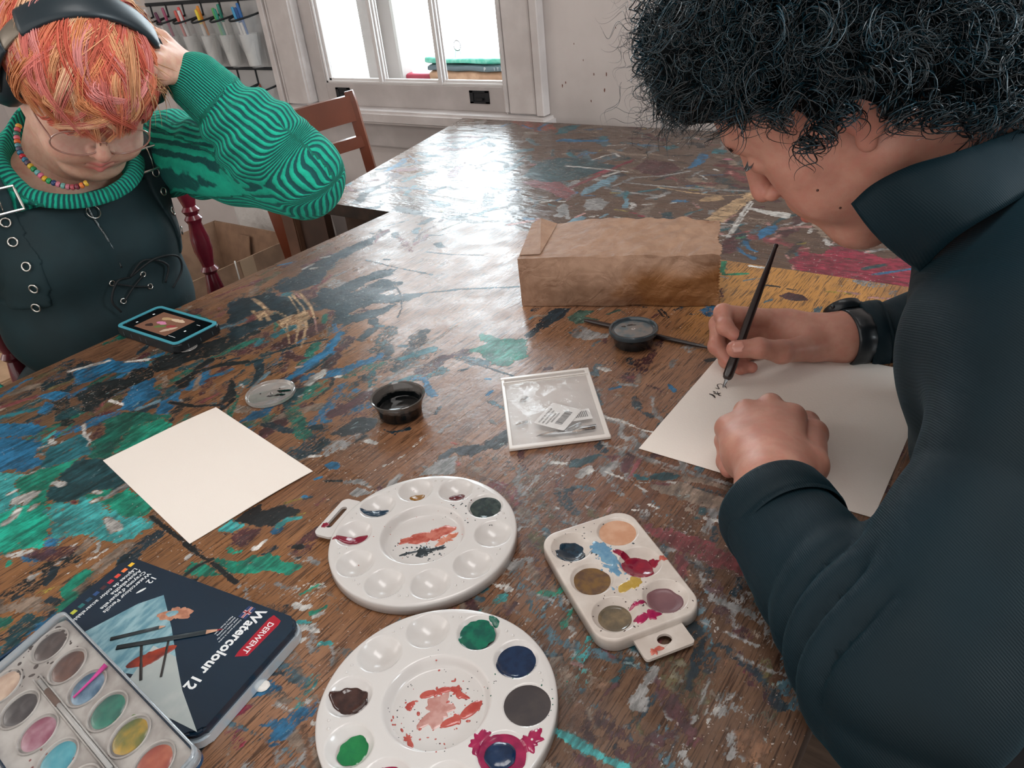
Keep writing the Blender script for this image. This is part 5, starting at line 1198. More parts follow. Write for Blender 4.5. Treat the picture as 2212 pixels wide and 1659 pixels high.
for i, s in enumerate(['STUART SET PENS DIP', 'NIB DRAWING PEN', 'MADE IN CHINA']): text('print', s, .0030, M_print, lab, (-.0185, .012-.0042*i, .0003))
text('print', '000005262101', .0032, M_print, lab, (-.013, .0002, .0003))
slab('label_card', rrect(.022, .020, .001, 3), -.0012, -.0010, M_lab, lab, 0, loc=(.014, -.020, 0), rot=(0, 0, -.9))
boxes('barcode', [((.002*i-.006, -.005, -.0010), (.002*i-.006+.0011, .006, -.0008)) for i in range(7)], M_print, lab, bevel=0, loc=(.014, -.020, 0), rot=(0, 0, -.9))
M_nib = mat('nib_bronze', '#7d6a5a', .3, metal=.8, col2='#3c3a3c', scale=200)
for i, (x, y, a, l) in enumerate([(-.006, -.052, .15, .034), (.002, -.056, -.05, .036), (.024, -.056, .12, .030), (.030, -.050, .05, .022), (-.036, -.028, .3, .014), (.014, -.050, .5, .026), (-.030, .020, .7, .012)]):
    V = []; F = []
    for k in range(9):
        u = k/8; hw = .0024*min(1, (u*2.4)**.7+.06)
        for j in range(6): b = (j/5-.5)*2.6; V.append(((u-.5)*l, hw*math.sin(b), .0016+hw*.8*math.cos(b)))
    n = len(V); V += [(p[0], p[1]*.86, p[2]-.0003) for p in V]
    for k in range(8):
        for j in range(5): q = k*6+j; F.append((q, q+1, q+7, q+6)); F.append((n+q, n+q+6, n+q+7, n+q+1))
    o = mesh_obj('pen_nib', V, F, M_nib if i % 2 == 0 else M_steel, None, True, (-.4135+x*math.cos(.689)-y*math.sin(.689), .5845+x*math.sin(.689)+y*math.cos(.689), TZ+.0008+.0006*(i % 3)), (0, 0, a+.689))
    tag(o, 'metal pen nib lying loose inside the clear zip bag', 'nib', 'pen nibs inside the zip bag')

# ---- paper bag on its side
t = thing('paper_bag', 'crumpled brown paper bag lying on its side behind the ink pot', 'bag', (-.5936, .7877, TZ), math.radians(23.4))
NT_ = NT('kraft_paper'); v = NT_.coords('Object'); nn = NT_.noise(v, 12, 4, .6)
sp_ = NT_.node('ShaderNodeSeparateXYZ'); NT_.l.new(v, sp_.inputs[0])
oil = NT_.math('MULTIPLY', NT_.step(NT_.math('ADD', sp_.outputs['X'], NT_.math('MULTIPLY', nn, .12)), .20, .24), NT_.step(NT_.math('ADD', NT_.math('MULTIPLY', sp_.outputs['Z'], -1), NT_.math('MULTIPLY', nn, .05)), -.040, -.010))
base = NT_.mix(NT_.step(NT_.noise(v, 60, 4), .3, .7), rgba('#8b6a54'), rgba('#9c7b64'))
NT_.l.new(NT_.mix(NT_.math('MULTIPLY', oil, .85), base, rgba('#80501f')), NT_.b.inputs['Base Color']); NT_.b.inputs['Roughness'].default_value = .6
NT_.bump(NT_.math('ADD', NT_.noise(v, 900, 2), NT_.math('MULTIPLY', NT_.math('ABSOLUTE', NT_.math('SUBTRACT', NT_.noise(v, 26, 3, .6, .8), .5)), 16)), .35, .0011)
LB, DB, HB = .266, .130, .071; nu, nc = 150, 120
per = []
for j in range(nc):
    s = j/nc*4; k = int(s); f_ = s-k
    per.append([(f_, 0), (1, f_), (1-f_, 1), (0, 1-f_)][k])     # (y, z) round the section: bottom, back, top, front
per = np.array(per)
u = np.linspace(0, 1, nu); V = np.zeros((nu, nc, 3))
for i in range(nu):
    x = u[i]; sq = .5*(1-np.cos(np.clip((x-.0)/1, 0, 1)*PI))
    yy = per[:, 0]; z_ = per[:, 1]
    hgt = HB*(1-.0*x)+.006*np.sin(PI*np.clip(x, 0, 1))*(.3+.7*yy)*1.2+.004*sq*yy
    V[i, :, 0] = LB*x+.002*np.sin(yy*9)*(x > .98)
    bul = .010*np.sin(PI*x)*np.sin(PI*z_)
    V[i, :, 1] = yy*DB+np.where(yy < .5, -bul, bul)*(np.minimum(yy, 1-yy) < .02)
    V[i, :, 2] = z_*hgt-.000
Vf = V.reshape(-1, 3)
def crumple(P, f, seed, n=26):
    """folds: many random creased planes"""
    r = np.random.RandomState(seed); s = np.zeros(len(P))
    for k in range(n):
        d = r.randn(3); d /= np.linalg.norm(d); q = P@d*f*r.uniform(.5, 1.8)+r.uniform(0, 10); w_ = np.abs((q % 2)-1); s += (w_-.5)*r.uniform(.3, 1)
    return s/math.sqrt(n)
cen = np.array([0, DB/2, HB/2]); nrm = np.zeros_like(Vf)
pr = np.tile(per, (nu, 1)); nrm[:, 1] = np.where(pr[:, 0] < .01, -1, np.where(pr[:, 0] > .99, 1, 0)); nrm[:, 2] = np.where(pr[:, 1] > .99, 1, 0)
ux = np.repeat(u, nc); edge = np.minimum(np.minimum(pr[:, 0], 1-pr[:, 0])*nc/4, 5)/5; edge = np.where(pr[:, 1] < .01, 0, 1)
amp = (.0034+.0125*np.clip((ux-.2)/.6, 0, 1)**1.1)
wv = .5+.5*fbm(Vf[:, 0]*25, Vf[:, 2]*25+Vf[:, 1]*25, 7)
dis = (crumple(Vf, 17, 3, 6)*.9+crumple(Vf, 38, 5, 7)*.55+crumple(Vf, 80, 8, 6)*.25)*amp*wv*1.1
Vf = Vf+nrm*dis[:, None]; Vf[:, 2] = np.clip(Vf[:, 2], .0003, None)
sagm = np.clip((ux-.5)/.5, 0, 1)*np.clip(1-np.abs(pr[:, 1]-.45)/.45, 0, 1)*(pr[:, 0] < .5)
Vf[:, 1] += sagm*.006*np.sin(ux*14)
F = []
for i in range(nu-1):
    for j in range(nc): F.append((i*nc+j, (i+1)*nc+j, (i+1)*nc+(j+1) % nc, i*nc+(j+1) % nc))
N0 = len(Vf); mid = []                                            # flat gathered bottom of the bag (left end)
V2 = Vf[:nc].copy(); inner = (V2-cen*np.array([0, 1, 1]))*.5+cen*np.array([0, 1, 1]); inner[:, 0] = .0015
Vall = np.vstack([Vf, inner, [[.002, DB/2, HB/2]]])
for j in range(nc): F.append((j, (j+1) % nc, N0+(j+1) % nc, N0+j)); F.append((N0+j, N0+(j+1) % nc, N0+nc))
# inside layer so that the open end shows thickness
i0 = int(nu*.35); base_i = len(Vall); inn = Vf[i0*nc:].copy(); inn = inn-nrm[i0*nc:]*.0009; inn[:, 2] = np.where(pr[i0*nc:, 1] < .01, inn[:, 2]+.0008, inn[:, 2])
Vall = np.vstack([Vall, inn]); ni = nu-i0
for i in range(ni-1):
    for j in range(nc): F.append((base_i+i*nc+j, base_i+i*nc+(j+1) % nc, base_i+(i+1)*nc+(j+1) % nc, base_i+(i+1)*nc+j))
for j in range(nc): F.append(((nu-1)*nc+j, base_i+(ni-1)*nc+j, base_i+(ni-1)*nc+(j+1) % nc, (nu-1)*nc+(j+1) % nc))
# pinked edge
zz_ = (np.arange(nc) % 2)*.0022
Vall[(nu-1)*nc:nu*nc, 0] += zz_; Vall[base_i+(ni-1)*nc:base_i+ni*nc, 0] += zz_
mesh_obj('bag_body', Vall, F, NT_.m, t, False)
# folded corner of the bag's bottom flap standing up at the back left
mesh_obj('fold_flap', [(.001, .010, HB+.001), (.030, .010, HB+.002), (.036, DB-.006, HB+.004), (.012, DB-.004, HB+.012), (.001, DB-.02, HB+.010),
    (.001, .010, HB+.0018), (.030, .010, HB+.0028), (.036, DB-.006, HB+.0048), (.012, DB-.004, HB+.0128), (.001, DB-.02, HB+.0108)],
    [(4, 3, 2, 1, 0), (5, 6, 7, 8, 9), (0, 1, 6, 5), (1, 2, 7, 6), (2, 3, 8, 7), (3, 4, 9, 8), (4, 0, 5, 9)], NT_.m, t, False)

# ---- pencil tin
t = thing('pencil_tin', 'dark blue lettered pencil tin with rounded corners, under the paint box', 'tin', (-.5002, .1527, TZ), math.radians(8.6))
M_navy = mat('tin_navy', '#12283a', .16, coat=.4, col2='#0f2232', scale=6); M_rim = mat('tin_rim', '#c9d3da', .2, metal=.5)
slab('tin_base', rrect(.2000, .1120, .011), 0, .0085, M_rim, t, .0012)
slab('tin_lid', rrect(.1975, .1095, .010), .0085, .0155, M_navy, t, .0022, 3)
ZT = .01552
pt = lambda x, y, s, h, name='lettering', wgt=0., m=None, sx=1.: text(name, s, h, m or MATS['letter_ink'], t, (x, y, ZT), -PI/2, wgt, sx=sx)
mat('letter_ink', '#dfe1e2', .4)
# red banner
bn = [(.0745, .0505), (.0840, .0480), (.0850, .0440), (.0835, .0120), (.0745, .0075), (.0735, .0120), (.0732, .0460)]
bn = bn[::-1]
slab('banner', bn[::-1] if False else bn[::-1], ZT-.0002, ZT+.00005, mat('banner_red', '#a3182c', .3, coat=.3), t, 0)
pt(.0762, .0440, 'DERWENT', .0072, wgt=.0001, sx=.9)
pt(.0580, .0510, 'Watercolour 12', .0128, wgt=.00038, sx=.93)
for i, s in enumerate(['Coloured pencils in twelve', 'water soluble colours for', 'sketching and painting', 'Made in Great Britain']): pt(.0520-.0030*i, .0370-.000*i, s, .0022)
# small flag: crossed red bars on white and blue
slab('flag', rrect(.0075, .0120, .0003, 2), ZT-.0001, ZT+.00003, mat('flag_blue', '#2a3a62', .4), t, 0, loc=(.0520, .0445, 0))
boxes('flag_cross', [((.0510, .0386, ZT), (.0530, .0504, ZT+.0001)), ((.0484, .0432, ZT), (.0556, .0458, ZT+.0001))], mat('flag_white', '#d8c8c8', .5), t, bevel=0)
boxes('flag_cross', [((.0515, .0386, ZT+.0001), (.0525, .0504, ZT+.0002)), ((.0484, .0439, ZT+.0001), (.0556, .0451, ZT+.0002))], mat('flag_red', '#a04048', .5), t, bevel=0)
pt(-.0570, .0455, '12', .0085, wgt=.0001)
for i, s in enumerate(['Watercolour Pencils', "Crayons d'aquarelle", 'Aquarellstifte', 'Lápices de color acuarelables']): pt(-.0640-.0056*i, .0462, s, .0056, wgt=.00006)
sw = ['#e8b73a', '#e87a44', '#d84a3c', '#b02a3a', '#4a2a30', '#2c4a78', '#274a62', '#2a6a6a', '#b4b844', '#e2a04a', '#9a5a44', '#3a2c2c']
for i, c in enumerate(sw): boxes('swatch', [((-.0895, .0455-.0072*i, ZT-.0001), (-.0855, .0455-.0072*i+.0046, ZT+.00005))], mat('sw%d' % i, c, .4), t, bevel=0)
film('feather_mark', t, lambda x, y: np.full(np.shape(x), ZT-.0002), (-.0525, .0290), blob(.0022, 90, .1, 2.2, .6, 1.2), .0002, MATS['letter_ink'])
# printed picture: torn sheet with pale blue sea, two boat masts and a rust-red hull
def patch(name, pts, z, m): return slab(name, pts, z, z+.00006, m, t, 0)
M_sea = mat('print_sea', '#8fb0b8', .3, col2='#5f8a98', scale=55, stretch=(3, 1, 1)); M_sand = mat('print_sand', '#b9bcb8', .3, col2='#a3aaa8', scale=30)
top_ = [(-.0480, .0180), (-.0330, .0320)]
patch('print_sea', [(-.060, -.022), (-.0425, .0172), (-.0295, .0325), (.0060, .0090), (.0330, -.0110), (.030, -.030), (-.03, -.045)], ZT+.00002, M_sea)
patch('print_sand', [(.0060, -.0090), (.0315, -.0100), (.0600, -.0300), (.0965, -.0505), (.040, -.050), (.015, -.040)], ZT+.0001, M_sand)
film('print_shavings', t, lambda x, y: np.full(np.shape(x), ZT+.0003), (-.0030, .0215), blob(.0085, 91, .35, 1.7, .75, .5, k=(3, 5, 9, 14)), .0003, mat('print_wood', '#c08a70', .4, col2='#a06a54', scale=200))
film('print_shavings', t, lambda x, y: np.full(np.shape(x), ZT+.0006), (-.0055, .0200), blob(.0038, 92, .2, 1.4, .9, .5), .0002, MATS['print_sea'])
film('print_hull', t, lambda x, y: np.full(np.shape(x), ZT+.0003), (.0130, -.0185), blob(.0110, 93, .25, 1.7, .55, .9), .0002, mat('print_rust', '#9a3c28', .35, col2='#6a2c28', scale=80))
for a, b_, wd in [((-.006, -.010), (.024, -.036), .0011), ((.013, .0), (.036, -.028), .0009)]:
    tube('print_mast', [(a[0], a[1], ZT+.0006), (b_[0], b_[1], ZT+.0006)], wd, mat('print_dark', '#33302f', .4), t, 6, flat=.1)
tube('print_pencil', [(-.020, -.022, ZT+.0007), (.036, .0165, ZT+.0007)], [.0024, .0024], mat('pencil_grey', '#2a3236', .3), t, 8, flat=.1)
tube('print_pencil', [(.036, .0165, ZT+.0007), (.043, .0213, ZT+.0007)], [.0023, .0010], mat('pencil_wood', '#c89a80', .4), t, 8, flat=.1)
tube('print_pencil', [(.043, .0213, ZT+.0007), (.0465, .0237, ZT+.0007)], [.0010, .0002], mat('pencil_tip', '#9a2230', .4), t, 8, flat=.1)
tube('print_pencil', [(-.032, -.018, ZT+.0007), (-.004, .0055, ZT+.0007)], [.0019, .0019], MATS['pencil_grey'], t, 8, flat=.1)
tube('print_pencil', [(-.004, .0055, ZT+.0007), (.0, .0085, ZT+.0007)], [.0018, .0003], MATS['pencil_wood'], t, 8, flat=.1)

# ---- paint box with clear lid, leaning on the tin
tl = math.atan(.222)
t = thing('paint_box', 'clear-lidded watercolour pan set leaning on the blue pencil tin', 'paint box', (-.4744, .0727, .7612), rot=(tl, 0, math.radians(-4.6)))
M_tray = mat('tray_white', '#b3aea9', .35, col2='#928b86', scale=35, bump=.2)
M_bluep = mat('blue_plastic', '#24517a', .15, trans=.35, coat=.4, ior=1.4)
slab('blue_base', rrect(.2055, .0890, .008), 0, .0045, M_bluep, t, .0012)
slab('tray', rrect(.1990, .0830, .006), .0046, .0080, M_tray, t, .0008)
slab('lid', rrect(.2065, .0895, .008), .0122, .0134, mat('lid_clear', '#c0c8cc', .06, alpha=.025, coat=.05, spec=.4), t, .0004)
ol = rrect(.2065, .0895, .008, 6); il = rrect(.2035, .0865, .007, 6); bm = bmesh.new()
Ls = [[bm.verts.new((x, y, z)) for x, y in c] for c, z in ((ol, .0046), (ol, .0134), (il, .0142), (il, .0046))]; n = len(ol)
for a in range(4):
    for k in range(n): bm.faces.new((Ls[a][k], Ls[a][(k+1) % n], Ls[(a+1) % 4][(k+1) % n], Ls[(a+1) % 4][k]))
bm_obj('lid_rim', bm, mat('lid_rim_clear', '#dfe8ee', .08, trans=.7, ior=1.4, coat=.6), t, True)
Hp = lambda x, y: np.full(np.shape(x), .0079)
cols = [('#3a2f2e', '#544642'), ('#4a3430', '#6a483c'), ('#2c4c66', '#7a94a8'), ('#1f5348', '#2f7a66'), ('#4c5c2e', '#b08a2c'), ('#8a3a2c', '#b4674c')]
cols2 = [('#a88c7a', '#c8b09c'), ('#332c2e', '#4a4444'), ('#7d3a50', '#a8808c'), ('#3c8796', '#5aa0ac'), ('#a86a34', '#b83a44'), ('#8a5a50', '#6a3a3a')]
for i in range(6):
    for col_, y, sd in ((cols[i], .0220, 100), (cols2[i], -.0165, 120)):
        x = -.0845+i*.0325
        pn = lathe('pan_cup', [(.0138, .0078), (.0138, .0092), (.0128, .0092), (.0126, .0080)], M_tray, t, 30, loc=(x, y, 0), sy=1.12)
        film('paint_cake', pn, lambda x, y: np.full(np.shape(x), .0079), (0, 0), blob(.0120, sd+i, .03, 1, 1.1), .0010, mat('cake_%d_%d' % (sd, i), col_[0], .3, col2=col_[1], scale=45, coat=.2))
boxes('brush_trough', [((-.066, .0000, .0079), (.060, .0010, .0100)), ((-.066, .0050, .0079), (.060, .0060, .0100))], M_tray, t, bevel=.0004)
tube('brush_handle', [(-.060, .003, .0096), (.055, .003, .0096)], .0017, mat('brush_clear', '#c9c6c2', .15, trans=.4), t, 10, flat=.7)
tube('brush_bristles', [(-.046, .003, .0100), (-.026, .003, .0100)], [.0022, .0022], mat('bristle_brown', '#5c4438', .7), t, 10, flat=.6)
tube('pink_pick', [(-.0212, .0400, .0105), (-.0200, .026, .0105), (-.0194, .0123, .0105)], [.0019, .0009, .0008], mat('hot_pink', '#c42a86', .4), t, 8)
specks('paint_stains', t, Hp, (-.098, -.06, -.01, .036), 40, (.0006, .0028), mat('stain_brown', '#3f332f', .5), 11)
specks('paint_stains', t, Hp, (-.03, .095, -.038, .006), 40, (.0005, .0022), mat('stain_red', '#7a4440', .5), 12)
specks('paint_stains', t, Hp, (.01, .06, .02, .036), 20, (.0005, .0020), mat('stain_green', '#5a7a34', .5), 13)
o = beam('blue_strip', (-0.6049,0.1065)+(.7535,), (-0.6037,0.0609)+(.7535,), .006, .005, mat('navy_plastic', '#1f3c5a', .3), None); tag(o, 'narrow navy plastic strip left of the paint box', 'strip')

# ---- phone in a rugged case
t = thing('phone', 'black phone in a cyan-lipped rugged case playing a video', 'phone', (-1.0250, .5035, TZ), math.radians(.8))
slab('case', rrect(.152, .0770, .010), 0, .0135, mat('case_black', '#15191c', .45), t, .003, 3)
ol = rrect(.149, .0740, .010, 6); il = rrect(.137, .0650, .007, 6); bm = bmesh.new(); n = len(ol)
Ls = [[bm.verts.new((x, y, z)) for x, y in c] for c, z in ((ol, .0130), (ol, .0146), (il, .0146), (il, .0130))]
for a in range(4):
    for k in range(n): bm.faces.new((Ls[a][k], Ls[a][(k+1) % n], Ls[(a+1) % 4][(k+1) % n], Ls[(a+1) % 4][k]))
bm_obj('case_lip', bm, mat('case_cyan', '#4fa3b4', .35), t, False)
slab('screen', rrect(.136, .0640, .006), .0131, .0138, mat('screen_glass', '#0a0d10', .06, coat=.5), t, 0)
vid = mat('video_picture', '#6a4a3c', .2, emis=('#8a6350', .35)); ZS = .0138
slab('video_frame', rrect(.078, .050, .0005, 2), ZS, ZS+.0001, vid, t, 0, loc=(-.006, .0, 0))
for i, (x, y, ex, ro, c) in enumerate([(-.018, .012, 2., .2, '#a98d6a'), (-.004, -.008, 1.6, .4, '#5a6a3c'), (.018, -.010, 2., .9, '#b29a88'), (-.026, -.012, 1.5, .1, '#3c2c28'), (.006, .015, 2.4, 0, '#c0a890'), (.012, -.002, 1.3, .5, '#8a3a3c'), (-.012, .0, 1.8, .1, '#c07a9a')]):
    film('video_shape', t, lambda x, y: np.full(np.shape(x), ZS+.0001), (x, y), blob(.0062, 140+i, .35, ex, .7, ro), .00006, mat('vid%d' % i, c, .25, emis=(c, .35)))
boxes('screen_icons', [((.046, .018, ZS), (.054, .0186, ZS+.0001)), ((.046, -.004, ZS), (.049, -.001, ZS+.0001)), ((-.055, .012, ZS), (-.052, .015, ZS+.0001)), ((-.055, -.016, ZS), (-.0525, -.013, ZS+.0001)), ((.036, -.022, ZS), (.052, -.0214, ZS+.0001))], mat('icon_white', '#d0d4d6', .4, emis=('#d0d4d6', .6)), t, bevel=0)
boxes('case_ridge', [((x, -.0388, .003), (x+.0012, -.0384, .0095)) for x in (-.055, -.035, -.012, .002)]+[((.0758, y, .003), (.0764, y+.001, .008)) for y in (-.02, 0, .02)], mat('ridge_grey', '#4a545a', .4), t, bevel=0)
lathe('clear_disc', [(0, .0003), (.0125, .0003), (.0132, .0009), (.0125, .0015), (.0118, .0009), (0, .0009)], MATS['lid_plastic'], None, 40, loc=(-0.9538,0.4853)+(TZ,)); tag(bpy.data.objects['clear_disc'], 'small clear plastic disc lying at the corner of the phone', 'disc')
o = film('paint_chip', None, lambda x, y: np.zeros(np.shape(x)), (0, 0), blob(.0052, 200, .06), .0014, mat('dry_white', '#dcd8d2', .4)); o.location = (-0.4013,0.1711)+(TZ+.0002,); tag(o, 'small round white blob of dried paint right of the pencil tin', 'paint drip')

# ================================================================== people: shared pieces
def skin_mat(name, base, red, dark):
    t = NT(name); b = t.b; v = t.coords('Object'); a = t.attr('flush')
    c = t.mix(t.step(t.noise(v, 38, 4), .35, .65), rgba(base), rgba(dark))
    c = t.mix(t.math('MULTIPLY', t.step(t.noise(v, 120, 3), .4, .7), .25), c, rgba(red))
    c = t.mix(a.outputs['Fac'], c, rgba(red))
    t.l.new(c, b.inputs['Base Color']); b.inputs['Roughness'].default_value = .46
    b.inputs['Subsurface Weight'].default_value = .25; b.inputs['Subsurface Radius'].default_value = (.008, .003, .0015); b.inputs['Subsurface Scale'].default_value = 1
    b.inputs['Specular IOR Level'].default_value = .4
    t.bump(t.math('ADD', t.noise(v, 900, 2), t.math('MULTIPLY', t.noise(v, 160, 3), .8)), .22, .0006)
    return t.m
def head_arrays(neck_to, h=.0021, smile=0., nose=1., chin=1., cheek=1., mw=1.):
    """head in local metres: x = own left, y = up, z = face forward; eyes at y=0"""
    s = SDF((-.098, -.175, -.13), (.098, .135, .140), h)
    s.ell((0, .035, -.008), (.073, .084, .096), 0)
    s.ell((0, .038, .040), (.061, .055, .050), .02)
    s.ell((0, -.028, .038), (.060*(.7+.3*cheek), .072, .050), .03)
    for e in (-1, 1):
        s.capsule((e*.052*(.6+.4*cheek), -.050, .0), (e*.020*cheek, -.104, .060), .017*cheek, .015*cheek, .03)
        s.ell((e*.041, -.022, .056), (.020, .018, .022), .02)
        s.ell((e*.034, -.052-.004*smile, .058+.004*smile), (.024*cheek, .027, .024*cheek), .02)
        s.ell((e*.021, -.052, .078), (.012, .012, .012), .012)
    s.ell((0, -.070, .072), (.027, .028, .022), .02)
    s.ell((0, -.106, .071), (.018*chin, .014, .014), .02)
    s.capsule((-.030, .026, .080), (.030, .026, .080), .010, .010, .018)
    s.capsule((0, -.112, .055), (0, -.10, .0), .020, .030, .03)
    for e in (-1, 1):
        s.ell((e*.031, .003, .099), (.018, .012, .013), .010, 'sub')
        s.ell((e*.031, .0, .0775), (.0150, .0125, .0125), .003)
        s.ell((e*.031, .007, .0885), (.013, .0012, .003), .002, 'sub')
    s.capsule((0, .016, .088), (0, -.026, .106*nose), .0068, .0085, .010)
    s.ell((0, -.034, .107*nose), (.0105, .0090, .0105), .007)
    for e in (-1, 1):
        s.ell((e*.0115, -.037, .098), (.0068, .0065, .0085), .004)
        s.ell((e*.0060, -.0440, .102), (.0030, .0026, .0045), .0025, 'sub')
    s.capsule((0, -.048, .097), (0, -.060, .0945), .0030, .0030, .006)
    k = .006*smile
    for e in (-1, 1):
        s.capsule((0, -.0655, .0960), (e*.021*mw, -.0700+k, .0860), .0042, .0022, .0035)
        s.capsule((0, -.0775, .0950), (e*.018*mw, -.0740+k, .0860), .0050, .0026, .0035)
        s.capsule((0, -.0712, .1015), (e*mw*(.0245+.003*smile), -.0705+k*1.6, .0890-.003*smile), .0014, .0012, .0015, 'sub')
        # ear
        s.ell((e*.0745, -.002, -.006), (.0065, .029, .0165), .004, ax=[[1, 0, e*.25], [0, 1, .15], [-e*.25, -.15, 1]])
        s.ell((e*.0795, .002, -.003), (.0055, .017, .0090), .003, 'sub')
        s.ell((e*.0730, -.029, .001), (.0050, .0085, .0075), .004)
    s.capsule((0, -.050, -.030), neck_to, .053, .056, .03)
    P, F = s.mesh(); P = smooth_mesh(P, F, 2, .5)
    d = lambda c, r: np.exp(-(((P-np.array(c))/np.array(r))**2).sum(1))
    fl = 1.3*d((0, -.0775+.002*smile, .096), (.020, .0050, .014))+1.2*d((0, -.0665+.002*smile, .095), (.021, .0036, .014))+.45*d((0, -.035, .11), (.014, .014, .014))+.35*d((.04, -.04, .07), (.02, .02, .03))+.35*d((-.04, -.04, .07), (.02, .02, .03))+.3*d((.075, -.01, 0), (.012, .035, .025))+.3*d((-.075, -.01, 0), (.012, .035, .025))
    return P, F, np.clip(fl, 0, .9)
def to_world(P, T, L, U, W):
    return np.array(T)+P@np.array([L, U, W])
def join_arrays(lst):
    V = []; F = []; A = []; o = 0
    for P, f, a in lst: V.append(P); F.append(f+o); A.append(a); o += len(P)
    return np.vstack(V), np.vstack(F), np.concatenate(A)
def hand_sdf(fingers, palm, h=.0015, extra=(), k=.005, pad=.03):
    """fingers: list of (points, radii); palm: list of (a, b, ra, rb)"""
    pts = np.vstack([np.array(f[0]) for f in fingers]+[np.array([p[0], p[1]]) for p in palm])
    s = SDF(pts.min(0)-pad, pts.max(0)+pad, h)
    for a, b, ra, rb in palm: s.capsule(a, b, ra, rb, .012)
    for P_, R_ in fingers:
        t = SDF.__new__(SDF); t.__dict__.update(s.__dict__); t.V = np.full(s.X.shape, 1., np.float32)
        for i in range(len(P_)-1): t.capsule(P_[i], P_[i+1], R_[i], R_[i+1]*.97, .003)
        for i in range(1, len(P_)-1): t.ell(P_[i], (R_[i]*1.04,)*3, .004)
        s._blend(t.V, k, 'add')
    for e in extra: e(s)
    P, F = s.mesh(); P = smooth_mesh(P, F, 1, .5)
    tips = np.array([f[0][-1] for f in fingers]); mids = np.vstack([np.array(f[0])[1:-1] for f in fingers if len(f[0]) > 2])
    fl = np.zeros(len(P))
    for q in tips: fl = np.maximum(fl, .55*np.exp(-((P-q)**2).sum(1)/.012**2))
    for q in mids: fl = np.maximum(fl, .40*np.exp(-((P-q)**2).sum(1)/.010**2))
    return P, F, fl
def strands_mesh(name, curves, rad, m, parent, cols=None, sides=3):
    """curves: (n, k, 3) array; one mesh of tapering hair strands with a colour attribute"""
    C_ = np.asarray(curves); n, k, _ = C_.shape
    T = np.gradient(C_, axis=1); T /= np.linalg.norm(T, axis=2)[..., None]+1e-12
    ref = np.random.RandomState(3).randn(n, 1, 3); N = np.cross(T, ref); N /= np.linalg.norm(N, axis=2)[..., None]+1e-12; B = np.cross(T, N)
    tp = np.ones(k); tp[int(k*.6):] = np.linspace(1, .15, k-int(k*.6)); R_ = (np.broadcast_to(rad, (n,))[:, None]*tp[None])
    a = np.linspace(0, 2*PI, sides, endpoint=False)
    V = C_[:, :, None]+R_[:, :, None, None]*(np.cos(a)[:, None]*N[:, :, None]+np.sin(a)[:, None]*B[:, :, None])
    V = V.reshape(-1, 3); i = (np.arange(n)[:, None, None]*k+np.arange(k-1)[None, :, None])*sides; j = np.arange(sides)[None, None]
    F = np.stack([i+j, i+(j+1) % sides, i+sides+(j+1) % sides, i+sides+j], -1).reshape(-1, 4)
    o = mesh_obj(name, V, F, m, parent)
    if cols is not None: set_col(o.data, 'hair_colour', np.repeat(np.asarray(cols), k*sides, 0) if np.asarray(cols).ndim == 2 else np.repeat(np.asarray(cols).reshape(-1, 3), sides, 0))
    return o
def hair_mat(name, rough, fallback, spec=.5, sheen=0, coat=0):
    t = NT(name); a = t.attr('hair_colour'); t.l.new(a.outputs['Color'], t.b.inputs['Base Color'])
    t.b.inputs['Roughness'].default_value = rough; t.b.inputs['Specular IOR Level'].default_value = spec; t.b.inputs['Coat Weight'].default_value = coat
    t.b.inputs['Sheen Weight'].default_value = sheen
    return t.m
def surf_x(s, y, z, side=1):
    """front surface of an implicit body along x at (y, z)"""
    j = int(round((y-s.lo[1])/s.h)); k = int(round((z-s.lo[2])/s.h)); col = s.V[:, j, k]; i = np.nonzero(col < 0)[0]
    i = i[-1] if side > 0 else i[0]; i2 = i+side; t = col[i]/(col[i]-col[i2])
    return s.lo[0]+s.h*(i+side*t)
def ring(name, c, r, w, m, parent, normal=(1, 0, 0), sides=8, n=28, ey=1.):
    nrm = Vector(normal).normalized(); u = nrm.cross(Vector((0, 0, 1))).normalized(); v = nrm.cross(u)
    P = [Vector(c)+u*r*math.cos(a)+v*r*ey*math.sin(a) for a in np.linspace(0, 2*PI, n, endpoint=False)]
    return tube(name, [tuple(p) for p in P], w, m, parent, sides, closed=True)
def cloth_mat(name, c, c2, rough=.85, bscale=900, bstr=.25, sheen=.2, stretch=(1, 1, 1)):
    t = NT(name); v = t.coords('Object', stretch); b = t.b
    t.l.new(t.mix(t.step(t.noise(v, 14, 3), .3, .7), rgba(c), rgba(c2)), b.inputs['Base Color'])
    b.inputs['Roughness'].default_value = rough; b.inputs['Sheen Weight'].default_value = sheen
    b.inputs['Sheen Tint'].default_value = rgba('#5a8088'); b.inputs['Sheen Roughness'].default_value = .5
    t.bump(t.noise(v, bscale, 2), bstr, .0006); return t.m
CR_, CD_, CF_ = np.array([0.813161,0.573732,-0.097985]), np.array([0.226559,-0.467076,-0.854699]), np.array([-0.536135,0.672808,-0.509792])
def C2P(x, y, d):
    """image pixel (x, y) back-projected along the camera ray to an assumed depth d"""
    return np.array([0, 0, 1.21])+(CF_+CR_*(x-1106)/1660+CD_*(y-829.5)/1660)*d
def seg_t(P, a, b): a = np.asarray(a, float); b = np.asarray(b, float); return np.clip(((P-a)@(b-a))/((b-a)@(b-a)), 0, 1)

